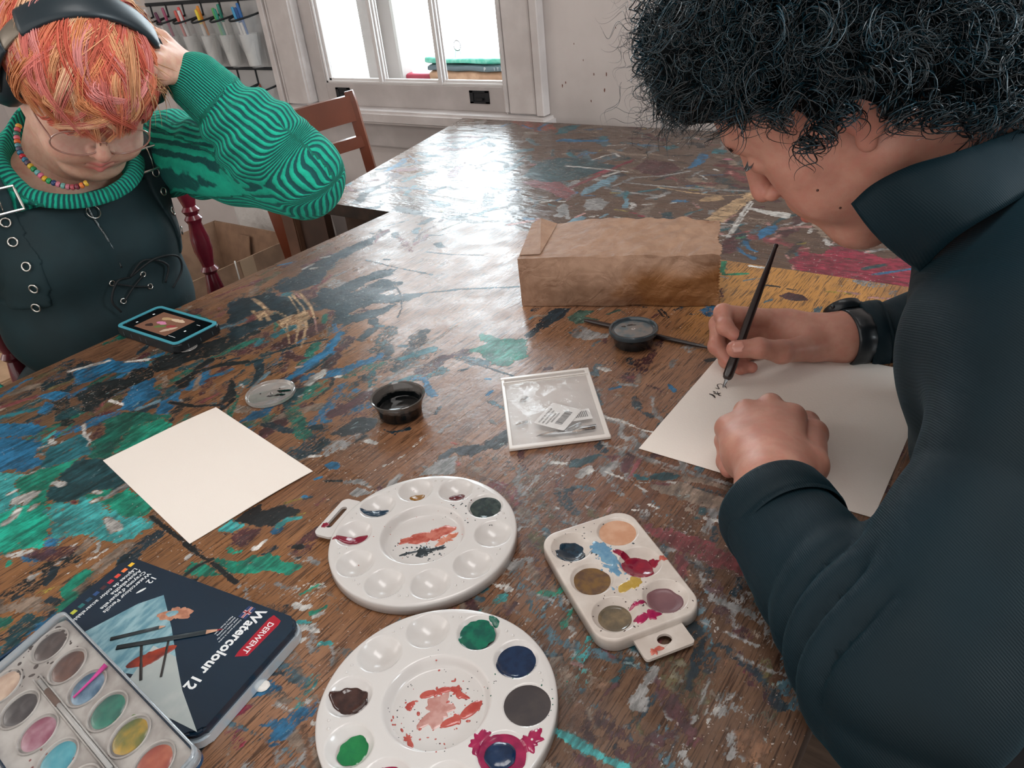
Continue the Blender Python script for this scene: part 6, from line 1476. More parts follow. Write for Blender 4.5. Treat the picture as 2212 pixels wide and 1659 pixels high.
# ================================================================== person with coral hair, behind the table's left edge
H1 = np.array((-1.1706,0.5826,1.0855)); L1 = np.array((0.2968,0.9376,-0.181)); U1 = np.array((0.6967,-0.083,0.7133)); W1 = np.array((0.6534,-0.3377,-0.6777))
p1 = thing('person', 'coral-haired person in a green ribbed sweater and black pinafore, hand on head', 'person', (-1.30, .55, .47))
p1inv = -np.array(p1.location)
def put1(P): return P+p1inv
M_skin1 = skin_mat('fair_skin', '#d8b09a', '#c26a66', '#cba08a')
neck1 = np.array([-1.292, .565, .965]); nl = np.array([(neck1-H1)@L1, (neck1-H1)@U1, (neck1-H1)@W1])
hp, hf, hfl = head_arrays(nl, smile=1.2, cheek=1.28, chin=1.3, mw=1.3)
hp = to_world(hp, H1, L1, U1, W1)
# raised hand, palm laid against the side of the headphones
wr = np.array((-1.0958,0.7012,1.0712))
fing = []
mcp = [np.array((-1.1247,0.6923,1.1194)), np.array((-1.1026,0.6729,1.1136)), np.array((-1.0842,0.6555,1.1065)), np.array((-1.07,0.6411,1.0981))]
pip = [np.array((-1.1295,0.6735,1.1388)), np.array((-1.107,0.6532,1.1335)), np.array((-1.0869,0.6348,1.1253)), np.array((-1.0709,0.6228,1.1142))]
tip = [np.array((-1.124,0.643,1.1576)), np.array((-1.0987,0.623,1.1515)), np.array((-1.0791,0.6102,1.1415)), np.array((-1.0653,0.6072,1.127))]
rad = [.0092, .0096, .0092, .0080]
for m_, p_, t_, r_ in zip(mcp, pip, tip, rad): fing.append(([m_, p_, (p_+t_)/2+np.array([0, 0, .002]), t_], [r_*1.12, r_, r_*.92, r_*.78]))
th0 = np.array((-1.0837,0.6763,1.0746)); fing.append(([th0, np.array((-1.0719,0.6434,1.0777)), np.array((-1.0636,0.6227,1.0907)), np.array((-1.0612,0.6094,1.1001))], [.015, .0115, .0102, .0085]))
palm = [(wr, m_, .021, .0125) for m_ in mcp]+[(wr, th0, .020, .016), (wr, np.array((-1.0604,0.7103,1.0265)), .0215, .027)]
h1 = hand_sdf(fing, palm, .0022)
# other hand resting in the lap
lw = np.array([-1.25, .34, .62]); d_ = np.array([.75, .5, -.15]); d_ /= np.linalg.norm(d_); sd = np.array([-.6, .75, 0.]); fing = []
for i, (o_, l_) in enumerate([(-.028, .062), (-.009, .074), (.010, .070), (.028, .056)]):
    a = lw+d_*.082+sd*o_; b = a+d_*l_*.5+np.array([0, 0, -.012]); c = b+d_*l_*.35+np.array([0, 0, -.02]); fing.append(([a, b, c], [.0098, .0088, .0072]))
fing.append(([lw+d_*.03+sd*.03, lw+d_*.06+sd*.052, lw+d_*.085+sd*.055], [.014, .011, .0085]))
h2 = hand_sdf(fing, [(lw, lw+d_*.08+sd*o_, .020, .012) for o_ in (-.026, -.008, .010, .026)]+[(lw, lw-d_*.08, .020, .024)], .0035)
c_ = SDF((-1.50, .17, .50), (-.84, .90, 1.10), .007)
c_.capsule((-1.33, .55, .60), (-1.315, .555, .88), .085, .080, 0); c_.capsule((-1.315, .42, .945), (-1.29, .72, .935), .045, .045, .05); c_.capsule((-1.315, .565, .95), neck1, .05, .05, .03)
c_.chain([(-1.285, .735, .935), (-0.9771,0.7643,0.912), wr], [.045, .040, .024], .02); c_.chain([(-1.315, .385, .94), (-1.42, .235, .76), lw-d_*.06], [.042, .036, .024], .02)
c3 = c_.mesh()
V, F, A = join_arrays([(hp, hf, hfl), h1, h2, (c3[0], c3[1], np.zeros(len(c3[0])))])
body = mesh_obj('body', put1(V), F, M_skin1, p1); set_col(body.data, 'flush', np.stack([A]*3, -1))

# ---- sweater
M_rib = NT('ribbed_wool'); t = M_rib; at = t.attr('rib'); v = t.coords('Object')
wob = t.math('MULTIPLY', t.noise(v, 30, 3), .9)
ph = t.math('ADD', at.outputs['Fac'], wob)
sn = t.math('SINE', t.math('MULTIPLY', ph, 6.2832))
gr_ = t.mix(t.step(t.noise(v, 60, 4), .3, .7), rgba('#10a086'), rgba('#16b696'))
t.l.new(t.mix(t.step(sn, -.35, .25), rgba('#0c4a4c'), gr_), t.b.inputs['Base Color'])
t.b.inputs['Roughness'].default_value = .95; t.b.inputs['Sheen Weight'].default_value = .5; t.b.inputs['Sheen Tint'].default_value = rgba('#3fd0b4')
kn = t.noise(t.coords('Object', (1, 1, 1)), 650, 2)
t.bump(t.math('ADD', t.math('MULTIPLY', sn, .8), t.math('MULTIPLY', kn, .6)), .9, .0016)
Sj = np.array([-1.285, .735, .935]); El = np.array((-0.9771,0.7643,0.912)); Wr = np.array((-1.0794,0.7007,1.0573))
s = SDF((-1.51, .15, .60), (-.86, .96, 1.12), .0042)
s.ell((-1.315, .553, .87), (.098, .160, .135), 0)
s.ell((-1.30, .545, .73), (.118, .150, .13), .05)
for y in (.492, .606): s.ell((-1.252, y, .835), (.066, .066, .060), .035)
s.capsule((-1.315, .395, .948), (-1.290, .735, .940), .058, .060, .05)
s.capsule((-1.318, .565, .95), (-1.285, .567, 1.000), .075, .062, .03)
Vt = s.V.copy()
t2 = SDF.__new__(SDF); t2.__dict__.update(s.__dict__); t2.V = np.full(s.X.shape, 1., np.float32)
t2.capsule(Sj, El, .066, .061, .02); t2.capsule(El, Wr, .060, .045, .025); t2.ell(tuple(El*.62+Wr*.38), (.063, .063, .063), .03)
Va = t2.V.copy(); s._blend(Va, .022, 'add')
Er = np.array([-1.42, .235, .76]); s.capsule((-1.315, .385, .94), Er, .062, .055, .03)
s.capsule(Er, lw+np.array([-.02, 0, 0]), .055, .038, .02)
# collar ring of thick rib, opening around the neck
cc = np.array([-1.256, .560, .970]); ca_ = W1*.0+np.array([.50, -.03, .86]); ca_ /= np.linalg.norm(ca_)
u_ = np.cross(ca_, [0, 1, 0]); u_ /= np.linalg.norm(u_); v_ = np.cross(ca_, u_)
def tor(s, r, w, ey, k, mode='add', sh=0, c=cc):
    x, y, z = s.X-c[0], s.Y-c[1], s.Z-c[2]; a = x*u_[0]+y*u_[1]+z*u_[2]; b = (x*v_[0]+y*v_[1]+z*v_[2])/ey; h_ = x*ca_[0]+y*ca_[1]+z*ca_[2]-sh
    s._blend((np.sqrt((np.sqrt(a*a+b*b)-r)**2+h_*h_)-w).astype(np.float32), k, mode)
s.capsule(cc-ca_*.03, cc+ca_*.12, .072, .090, .012, 'sub')
tor(s, .084, .0078, 1.08, .012); tor(s, .092, .0075, 1.08, .012, sh=-.009)
# soft folds on the sleeve
Pm, Fm = s.mesh(); Nn = mnormals(Pm, Fm)
n_ = np.cross(El-Sj, Wr-El); n_ /= np.linalg.norm(n_)
def seg_t(P, a, b): return np.clip(((P-a)@(b-a))/((b-a)@(b-a)), 0, 1)
t1 = seg_t(Pm, Sj, El); t2_ = seg_t(Pm, El, Wr); d1 = np.linalg.norm(Pm-(Sj+t1[:, None]*(El-Sj)), axis=1); d2 = np.linalg.norm(Pm-(El+t2_[:, None]*(Wr-El)), axis=1)
gi = np.clip(np.round((Pm-s.lo)/s.h).astype(int), 0, s.n-1); vT = Vt[gi[:, 0], gi[:, 1], gi[:, 2]]
dn = np.minimum(d1-.064, d2-.056); arm = ((dn < .030) & (dn < vT+.004) & (Pm[:, 1] > .70)) | (d2 < .072)
fore = d2-.056 < d1-.064
tt = np.where(fore, t2_, t1); fold = np.where(arm, .0035*np.sin(tt*26+3*n3(Pm, 22, 2))*(np.exp(-((tt-.75)/.25)**2)*fore+np.exp(-((tt-.15)/.3)**2)*(~fore)+.35), 0)
fold += .003*n3(Pm, 26, 5)
cuff = fore & arm & (t2_ > .80); fold = np.where(cuff, -.002, fold)
Pm2 = Pm+Nn*fold[:, None]
# rib coordinate
dA = (El-Sj)/np.linalg.norm(El-Sj); dB = (Wr-El)/np.linalg.norm(Wr-El)
mA = np.cross(dA, n_); mB = np.cross(dB, n_)
cA = Sj+t1[:, None]*(El-Sj); cB = El+t2_[:, None]*(Wr-El)
so = np.sign((Sj+Wr-2*El)@mA); mA = -mA*so; mB = mB*-np.sign((Sj+Wr-2*El)@mB)
def bend_angle(Q, m):
    qn = Q@n_; q = Q-qn[:, None]*n_; return np.arctan2(qn, np.linalg.norm(q, axis=1)*np.tanh((q@m)/.006))
angA = bend_angle(Pm-cA, mA); angB = bend_angle(Pm-cB, mB)
w_ = 1/(1+np.exp(-((d1-.064)-(d2-.056))/.004)); rib_arm = (angA*(1-w_)+angB*w_)*.060/.0098
rib_arm = np.where(cuff, rib_arm*1.9, rib_arm)
rc = Pm-cc; ang = np.arctan2(rc@v_, rc@u_); rad_ = np.hypot(rc@v_, rc@u_); hh_ = np.abs(rc@ca_)
coll = (rad_ < .104) & (hh_ < .04) & (Pm[:, 0] > -1.40)
rib_t = (Pm[:, 1]-.55+.25*(Pm[:, 2]-.9)*np.sign(Pm[:, 1]-.55))/.0115+1.3*n3(Pm, 14, 9)
rib = np.where(arm, rib_arm, np.where(coll, ang*.085/.0062, rib_t))
sw = mesh_obj('sweater', put1(Pm2), Fm, M_rib.m, p1); set_col(sw.data, 'rib', np.stack([rib]*3, -1))
# the attribute is a plain number: keep it signed
a_ = sw.data.attributes['rib']

# ---- pinafore
M_black_cloth = cloth_mat('black_twill', '#082227', '#0b2a30', .8, 1400, .2, .06)
b_ = SDF.__new__(SDF); b_.__dict__.update(s.__dict__)
def region(off, *conds):
    V_ = Vt-off
    for c in conds: V_ = np.maximum(V_, c.astype(np.float32))
    return V_
X_, Y_, Z_ = s.X, s.Y, s.Z
top = .922-.10*np.abs(Y_-.545)**1.6*0+.012*np.cos((Y_-.545)*12)*0
bib = region(.0075, Z_-top, np.abs(Y_-.540)-.136, -(X_+1.31))
low = region(.0075, Z_-.800-.35*np.clip(np.abs(Y_-.545)-.09, 0, 1)*0, -(X_+1.5))
b_.V = np.minimum(bib, low)
V1, F1 = b_.mesh()
stp = []
for yc, sl in ((.670, -.08), (.430, .10)):
    b_.V = region(.0105, np.abs(Y_-(yc+sl*(Z_-.90)))-.0185, .785-Z_); q = b_.mesh(); stp.append((smooth_mesh(q[0], q[1], 1), q[1], np.zeros(len(q[0]))))
# skirt, thighs and shins down to the floor, hidden under the table
k_ = SDF((-1.58, .22, .0), (-.75, .86, .66), .010)
k_.ell((-1.36, .545, .54), (.17, .19, .13), 0)
for y in (.44, .64): k_.capsule((-1.33, y, .53), (-.93, y-.02, .53), .088, .068, .04); k_.capsule((-.93, y-.02, .53), (-.98, y-.02, .12), .062, .045, .02); k_.capsule((-.99, y-.02, .05), (-.86, y-.02, .035), .045, .036, .03)
k_.V = np.maximum(k_.V, (.0-k_.Z).astype(np.float32))
V3, F3 = k_.mesh()
V, F, A = join_arrays([(smooth_mesh(V1, F1, 1), F1, np.zeros(len(V1))), (V3, F3, np.zeros(len(V3)))])
V = V+mnormals(V, F)*(.0035*n3(V, 30, 12)+.002*n3(V, 70, 13))[:, None]
pin = mesh_obj('pinafore', put1(V), F, M_black_cloth, p1)
for q in stp: mesh_obj('strap', put1(q[0]), q[1], M_black_cloth, pin).matrix_parent_inverse.identity()
M_chrome = mat('chrome', '#c9c6c0', .18, metal=.95)
b_.V = np.minimum(np.minimum(region(.0075, Z_-.922, np.abs(Y_-.540)-.136, -(X_+1.31)), low), 9)
def sx_(y, z, off=.0095):
    b_.V = Vt-off; return surf_x(b_, y, z)+p1inv[0]
def on1(y, z, off=.0115): return (sx_(y, z, off), y+p1inv[1], z+p1inv[2])
def nrm1(y, z):
    a = (sx_(y+.012, z)-sx_(y-.012, z))/.024; b = (sx_(y, z+.012)-sx_(y, z-.012))/.024
    n = np.array([1, -a, -b]); return tuple(n/np.linalg.norm(n))
for yc, sl, zs in ((.670, -.08, (.975, .924, .892, .858, .824)), (.430, .10, (.918, .890, .856, .822, .79))):
    for z in zs: y = yc+sl*(z-.90); ring('eyelet', on1(y, z, .0125), .0062, .0014, M_chrome, pin, nrm1(y, z))
    z = .947; y = yc+sl*(z-.90); c = np.array(on1(y, z, .0150)); n = np.array(nrm1(y, z))
    pts = []
    hw, hh = .0245, .0165
    for (a, bb) in ((-hw, -hh), (hw, -hh), (hw, hh), (-hw, hh)): pts.append(c+np.array([-n[1]*a-n[2]*bb, a, bb]))
    P_ = []
    for i in range(4):
        for t_ in np.linspace(0, 1, 6, endpoint=False): P_.append(pts[i]*(1-t_)+pts[(i+1) % 4]*t_)
    tube('buckle', P_, .0022, M_chrome, pin, 8, closed=True, smooth=False)
    tube('buckle_prong', [c+np.array([0, 0, hh]), c+np.array([.003, 0, 0]), c+np.array([0, 0, -hh])], .0012, M_chrome, pin, 6)
zp = [(.541+.03*(.9-z), z) for z in np.linspace(.915, .812, 30)]
tube('zip', [on1(y, z, .0088) for y, z in zp], .0021, mat('zip_metal', '#7a7f80', .35, metal=.8, col2='#2a3034', scale=900), pin, 6, flat=.6)
c = np.array(on1(.541, .915, .013)); boxes('zip_pull', [(tuple(c+np.array([-.002, -.0045, -.006])), tuple(c+np.array([.003, .0045, .006])))], M_chrome, pin, bevel=.001)
ring('pull_ring', tuple(c+np.array([.002, .003, -.015])), .0100, .0010, M_chrome, pin, nrm1(.541, .88))
for y, z in ((.520, .796), (.572, .790), (.525, .764), (.575, .768)): ring('eyelet', on1(y, z, .0095), .0040, .0011, M_chrome, pin, nrm1(y, z))
M_lace = mat('lace_black', '#14191c', .7)
for a in ([(.520, .796), (.548, .780), (.575, .768)], [(.572, .790), (.548, .780), (.525, .764)]):
    tube('lace', spline([on1(y, z, .012+.003*(i == 1)) for i, (y, z) in enumerate(a)], 14), .0016, M_lace, pin, 6)
for a in ([(.548, .795, .014), (.590, .812, .022), (.632, .800, .022), (.640, .770, .020), (.610, .752, .018)], [(.548, .795, .014), (.522, .800, .022), (.505, .775, .020), (.512, .752, .016)], [(.548, .795, .014), (.575, .815, .020), (.612, .792, .018), (.600, .765, .016)]):
    tube('lace', spline([on1(y, z, o_) for y, z, o_ in a], 26), .0018, M_lace, pin, 6)

# ---- hair of the coral-haired person
def h1w(P): return put1(to_world(np.asarray(P), H1, L1, U1, W1))
M_hair1 = hair_mat('coral_hair', .85, '#d8664c', .15)
g = np.random.RandomState(8)
sc = SDF((-.12, -.10, -.14), (.12, .15, .14), .004); sc.ell((0, .034, -.008), (.078, .088, .101), 0); sc.ell((0, .046, .042), (.064, .052, .055), .02)
sc.V = np.maximum(sc.V, -(sc.Y+.055-.55*np.clip(sc.Z+.02, 0, .2)-.0).astype(np.float32)); Pc, Fc = sc.mesh()
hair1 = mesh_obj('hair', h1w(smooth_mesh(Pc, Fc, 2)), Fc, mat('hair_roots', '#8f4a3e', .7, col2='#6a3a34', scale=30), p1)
HC = [lin(c) for c in ('#dc7460', '#e68c6c', '#e59a6c', '#e2867c', '#e89c96', '#ecb084', '#d4705c', '#f0c4a0')]
crown = np.array([.030, .120, .006]); K = 16; curves = []; cols = []
def surfpt(d, off):
    """point on the hair shell in direction d (unit, local), off above the scalp"""
    r = np.stack([.079+off, .088+off, .101+off], -1); c0 = np.array([0, .036, -.004]); q = 1/np.sqrt(((d/r)**2).sum(-1))
    return c0+d*q[..., None]
nclump = 300
for c in range(nclump):
    az = g.uniform(-PI, PI) if c > 150 else g.uniform(-1.35, 1.25)         # 0 = towards the face, + = own left
    front = max(0, math.cos(az)); side = abs(math.sin(az))
    yend = .026+.010*g.randn()-.004*front if front > .25 else -.045+.01*g.randn()
    if front > .25: yend = .018+g.uniform(-.006, .055)*(1-.3*front)
    zf = math.cos(az); xf = math.sin(az)
    e_ = np.array([xf*.09, yend-.036, zf*.11]); e_ /= np.linalg.norm(e_)
    st_ = crown+np.array([g.uniform(-.035, .03), 0, g.uniform(-.05, .045)]); s_ = st_-np.array([0, .036, -.004]); s_ /= np.linalg.norm(s_)
    if c % 3 == 0: m_ = s_*.5+e_*.5; m_ /= np.linalg.norm(m_); s_ = m_
    swp = g.uniform(-1.5, .7)*(.4+front); amp = g.uniform(.004, .010); fr = g.uniform(.7, 1.5); phs = g.uniform(0, 6.28); col = np.array(HC[g.randint(len(HC))])*g.uniform(.86, 1.1)
    lift = g.uniform(.002, .013); ns = 36 if c % 2 else 28
    for k in range(ns):
        j = g.randn(3)*.034; u = np.linspace(0, 1, K); s2 = s_+j*.9; e2 = e_+j*.9*.6
        d = s2[None]*(1-u)[:, None]+e2[None]*u[:, None]
        ax_ = np.cross(s2, e2); ax_ /= np.linalg.norm(ax_)+1e-9
        d = d+ax_[None]*(swp*.45*np.sin(u*PI)+.10*np.sin(u*6.28*fr*.5+phs)*u)[:, None]
        d /= np.linalg.norm(d, axis=1)[:, None]
        off = .003+lift*np.sin(u*PI*.85)+amp*.35*np.sin(u*6.28*fr+phs)+.0035*g.rand()
        off = off+.006*u*front
        p = surfpt(d, off)
        p = p+np.array([0, -.010, .004])[None]*(np.clip(u-.8, 0, 1)*5)[:, None]**2*front
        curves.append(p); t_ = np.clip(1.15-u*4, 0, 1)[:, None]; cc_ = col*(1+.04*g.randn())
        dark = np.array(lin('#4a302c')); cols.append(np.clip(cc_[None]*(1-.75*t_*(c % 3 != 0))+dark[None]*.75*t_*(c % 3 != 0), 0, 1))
# loose blond flyaways near the hand
for c in range(160):
    az = g.uniform(.6, 2.4); d0 = np.array([math.sin(az)*.8, g.uniform(.2, 1), math.cos(az)]); d0 /= np.linalg.norm(d0); u = np.linspace(0, 1, K)
    e_ = np.array([math.sin(az)*1.1, g.uniform(-.4, .3), math.cos(az)+g.randn()*.2]); e_ /= np.linalg.norm(e_)
    d = d0[None]*(1-u)[:, None]+e_[None]*u[:, None]; d /= np.linalg.norm(d, axis=1)[:, None]
    curves.append(surfpt(d, .012+g.uniform(.004, .030)*u**1.2)); cols.append(np.tile(np.array(lin('#d8a880'))*g.uniform(.7, 1.05), (K, 1)))
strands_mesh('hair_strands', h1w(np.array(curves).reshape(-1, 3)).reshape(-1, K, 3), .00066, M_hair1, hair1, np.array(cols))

# ---- glasses
gl = thing('glasses', 'thin round clear-framed glasses on the coral-haired person', 'glasses', tuple(H1))
def gw(P): return np.asarray(P)@np.array([L1, U1, W1])
M_gf = mat('clear_pink_frame', '#a87a6c', .15, trans=.2, coat=.5, ior=1.4)
for e in (-1, 1):
    a = np.linspace(0, 2*PI, 40, endpoint=False)
    tube('rim', gw(np.stack([e*.0335+.0300*np.cos(a), -.011+.0245*np.sin(a)-.002*np.cos(2*a), .1065-.010*np.abs(np.cos(a)*.5+e*.5)**2], -1)), .0012, M_gf, gl, 8, closed=True)
    q = [(0, 0, 0)]+[(.0290*math.cos(x), .0235*math.sin(x), 0) for x in a]
    V = [(e*.0335+x, -.011+y, .1062-.010*abs(x/.0285*.5+e*.5)**2) for x, y, z in q]; V = V+[(x, y, z-.0008) for x, y, z in V]
    n = 41; F = [(0, 1+j, 1+(j+1) % 40) for j in range(40)]+[(n, n+1+(j+1) % 40, n+1+j) for j in range(40)]+[(1+j, n+1+j, n+1+(j+1) % 40, 1+(j+1) % 40) for j in range(40)]
    mesh_obj('lens', gw(V), F, mat('lens_glass', '#ffffff', .02, alpha=.05, spec=.5, coat=.3), gl)
    tube('temple', gw(spline([(e*.062, -.004, .098), (e*.073, .0, .06), (e*.079, .003, .01), (e*.078, -.02, -.02)], 16)), .0013, M_gf, gl, 6)
tube('bridge', gw(spline([(-.0075, -.004, .1065), (0, .001, .1130), (.0075, -.004, .1065)], 10)), .0012, M_gf, gl, 8)
# ---- headphones
hd = thing('headphones', 'dark over-ear headphones with a grey slider, worn over coral hair', 'headphones', tuple(H1))
M_hp = mat('headphone_black', '#1d2a31', .42, coat=.05); M_sl = mat('headphone_slider', '#7d7468', .35, metal=.5)
def band(name, a0, a1, m, rx, ry, w, th, n=36):
    V = []; F = []
    for i in range(n+1):
        a = a0+(a1-a0)*i/n; c = np.array([math.sin(a)*rx, .022+math.cos(a)*ry, .010]); o = np.array([math.sin(a), math.cos(a), 0])
        for j in range(14):
            b = 2*PI*j/14; q = (abs(math.cos(b))**2.6+abs(math.sin(b))**2.6)**(-1/2.6); V.append(c+o*th*math.sin(b)*q+np.array([0, 0, 1])*w*math.cos(b)*q)
    for i in range(n):
        for j in range(14): F.append((i*14+j, i*14+(j+1) % 14, (i+1)*14+(j+1) % 14, (i+1)*14+j))
    F += [tuple(range(14))[::-1], tuple(n*14+j for j in range(14))]
    return mesh_obj(name, gw(V), F, m, hd)
band('headband', -.80, .95, M_hp, .104, .117, .021, .0062); band('cushion', -.62, .75, mat('cushion_black', '#141d22', .55), .099, .111, .0190, .0050)
band('slider', -1.12, -.79, M_sl, .1045, .1135, .0140, .0036, 10); band('slider', .94, 1.12, M_sl, .1045, .1135, .014, .0036, 8)
band('yoke', -1.75, -1.10, M_hp, .1055, .1145, .0165, .0050, 12); band('yoke', 1.10, 1.75, M_hp, .1055, .1145, .0165, .0050, 12)
for e in (-1, 1):
    Mx = np.array([[0, 0, e*1.], [0, 1., 0], [1., 0, 0]])
    pr = [(0, .026), (.022, .026), (.030, .022), (.034, .012), (.034, .002), (.031, -.004), (.018, -.006), (0, -.006)]
    V = []; F = []
    for r, z in pr:
        for j in range(32): b = 2*PI*j/32; V.append((e*(.083+z), -.006+r*1.15*math.sin(b), -.004+r*math.cos(b)))
    for i in range(len(pr)-1):
        for j in range(32): F.append((i*32+j, i*32+(j+1) % 32, (i+1)*32+(j+1) % 32, (i+1)*32+j))
    mesh_obj('ear_cup', gw(V), F, M_hp, hd)
# ---- bead necklace
nk = thing('bead_necklace', 'necklace of bright pony beads around the neck of the coral-haired person', 'necklace', (-1.25, .56, .98))
bc = ['#d89a3c', '#cf5a68', '#3f7d70', '#d87080', '#e0703c', '#5f9aa8', '#5a5a70', '#2f7a9a', '#c8283c', '#2f7a9a', '#5a5068', '#d8b83c', '#1f8f5a', '#6fb0b0', '#d87090', '#d8a82c', '#1f9a5a', '#2a3f6a', '#cf7a8c', '#6fa8a0', '#c07080', '#b0505a', '#7a3040', '#e07a3c', '#d8b03c']
pts = spline([(-1.2757,0.5209,1.0324), (-1.27,0.5094,1.0209), (-1.2557,0.4984,1.0012), (-1.2398,0.4954,0.9864), (-1.2259,0.4968,0.9737), (-1.2134,0.5006,0.9615), (-1.2025,0.5089,0.9532), (-1.1921,0.5185,0.9471), (-1.1825,0.5286,0.9464), (-1.1759,0.5391,0.9493)], 240)
ln = np.r_[0, np.cumsum(np.linalg.norm(np.diff(pts, axis=0), axis=1))]; nb_ = len(bc)
for i, c in enumerate(bc):
    s0 = ln[-1]*(i+.5)/nb_; j = min(int(np.searchsorted(ln, s0)), 238); p = pts[j]; tv = Vector(pts[j+1]-pts[j]).normalized()
    o = lathe('bead', [(.0013, -.0026), (.0034, -.0026), (.0044, -.0010), (.0044, .0010), (.0034, .0026), (.0013, .0026)], mat('bead%d' % i, c, .25, coat=.3), nk, 14)
    o.location = Vector(p)-Vector(nk.location); o.rotation_mode = 'QUATERNION'; o.rotation_quaternion = tv.to_track_quat('Z', 'Y')
tube('cord', pts-np.array(nk.location), .0006, M_lace, nk, 5)

# ================================================================== dark-haired person writing at the right
H2 = np.array((-0.1687,0.6803,1.0789)); L2 = np.array((0.2569,-0.9562,-0.1394)); U2 = np.array((-0.6259,-0.2746,0.7294)); W2 = np.array((-0.7363,-0.1008,-0.669))
p2 = thing('person', 'person with dark curly hair in a black jacket, bent over paper with a dip pen', 'person', (.18, .70, .47))
p2inv = -np.array(p2.location)
def put2(P): return np.asarray(P)+p2inv
M_skin2 = skin_mat('warm_skin', '#be8c7a', '#b5685e', '#ae7c6b')
neck2 = np.array([-.045, .715, .990]); nl = np.array([(neck2-H2)@L2, (neck2-H2)@U2, (neck2-H2)@W2])
hp, hf, hfl = head_arrays(nl, h=.0018, smile=0, chin=1.0, cheek=1.0)
hp = to_world(hp, H2, L2, U2, W2)
# --- left fist lying on the sheet
def Tz(x, y, z): return np.array([x, y, z])
wl = np.array((-0.1424,0.5023)+(.800,)); up_ = np.array([0, 0, 1.])
MC = [np.array((-0.2075,0.5692)+(.796,)), np.array((-0.1988,0.5901)+(.803,)), np.array((-0.1818,0.6048)+(.806,)), np.array((-0.1599,0.6011)+(.803,))]
fv = (MC[1]+MC[2])/2-wl; fv[2] = 0; fv /= np.linalg.norm(fv); tv_ = np.array([fv[1], -fv[0], 0])
fing = []
for i, m_ in enumerate(MC):
    l_ = [.026, .032, .034, .031][i]; r_ = [.0092, .0100, .0104, .0100][i]
    a = m_+fv*.010*(1)+up_*-.002; b = m_+fv*(l_*.55)+up_*-.024; c = m_-fv*.006+up_*-.037; d_ = m_-fv*.022+up_*-.030
    c[2] = max(c[2], .7535+r_); b[2] = max(b[2], .7535+r_); d_[2] = max(d_[2], .7535+r_*.9)
    fing.append(([m_, b, c, d_], [r_*1.10, r_*1.02, r_*.98, r_*.9]))
tb = wl+fv*.040+tv_*.034-up_*.008
fing.append(([tb, np.array((-0.1425,0.6069)+(.787,)), np.array((-0.1566,0.6389)+(.775,)), np.array((-0.1733,0.6557)+(.768,))], [.016, .0128, .0112, .0095]))
palm = [(wl, m_, .0245, .0125) for m_ in MC]+[(wl, tb, .022, .017), (wl+fv*.05-up_*.012, wl+fv*.055-tv_*.012-up_*.010, .026, .024), (wl, wl-fv*.09+tv_*.004, .0250, .0300)]
ex = [lambda s: s.V.__setitem__(slice(None), np.maximum(s.V, (.7518-s.Z).astype(np.float32)))]
f1 = hand_sdf(fing, palm, .0014, ex, k=.0035)
# tendons and knuckle dimples on the back of the fist
n_f = mnormals(f1[0], f1[1]); q = f1[0]; dd = np.zeros(len(q))
for m_ in MC:
    t_ = seg_t(q, wl, m_); dd += .0010*np.exp(-(np.linalg.norm(np.cross(q-wl, (m_-wl)/np.linalg.norm(m_-wl)), axis=1)/.0035)**2)*(t_ > .45)
    dd += .0014*np.exp(-((q-(m_+np.array([0, 0, .010])))**2).sum(1)/.008**2)
for a, b in zip(MC[:-1], MC[1:]):
    c = (a+b)/2+fv*.006+up_*.004; dd -= .0022*np.exp(-((q-c)**2).sum(1)/.0055**2)
f1 = (q+n_f*dd[:, None], f1[1], f1[2])
# --- right hand around the pen
wr2 = np.array((-0.1737,0.8274,0.7742))
fing = [
 ([np.array((-0.2496,0.8084,0.7897)), np.array((-0.291,0.7618,0.8109)), np.array((-0.2811,0.7435,0.8039)), np.array((-0.2667,0.7403,0.7963))], [.0120, .0098, .0088, .0074]),
 ([np.array((-0.254,0.8109,0.778)), np.array((-0.2968,0.7641,0.7945)), np.array((-0.2887,0.7407,0.7788)), np.array((-0.2689,0.7318,0.7677))], [.0115, .0098, .0090, .0078]),
 ([np.array((-0.2503,0.8103,0.7675)), np.array((-0.287,0.7702,0.7708)), np.array((-0.2786,0.7476,0.7596)), np.array((-0.2587,0.7387,0.7582))], [.0110, .0095, .0086, .0076]),
 ([np.array((-0.2398,0.8055,0.7598)), np.array((-0.2681,0.7691,0.7573)), np.array((-0.2616,0.7465,0.7558)), np.array((-0.2487,0.7463,0.7579))], [.0100, .0082, .0076, .0066]),
 ([np.array((-0.1927,0.8031,0.7699)), np.array((-0.2194,0.7523,0.782)), np.array((-0.2372,0.7315,0.7928)), np.array((-0.2591,0.7186,0.793))], [.0165, .0125, .0108, .0098])]
palm = [(wr2, np.array(fing[i][0][0]), .0230, .0120) for i in range(4)]+[(wr2, np.array((-0.1947,0.8005,0.7725)), .021, .0175), (np.array((-0.2328,0.8109,0.7831)), np.array((-0.2078,0.8016,0.772)), .017, .020), (wr2, np.array((-0.1303,0.871,0.7705)), .0235, .028)]
f2 = hand_sdf(fing, palm, .0014, (), k=.0035)
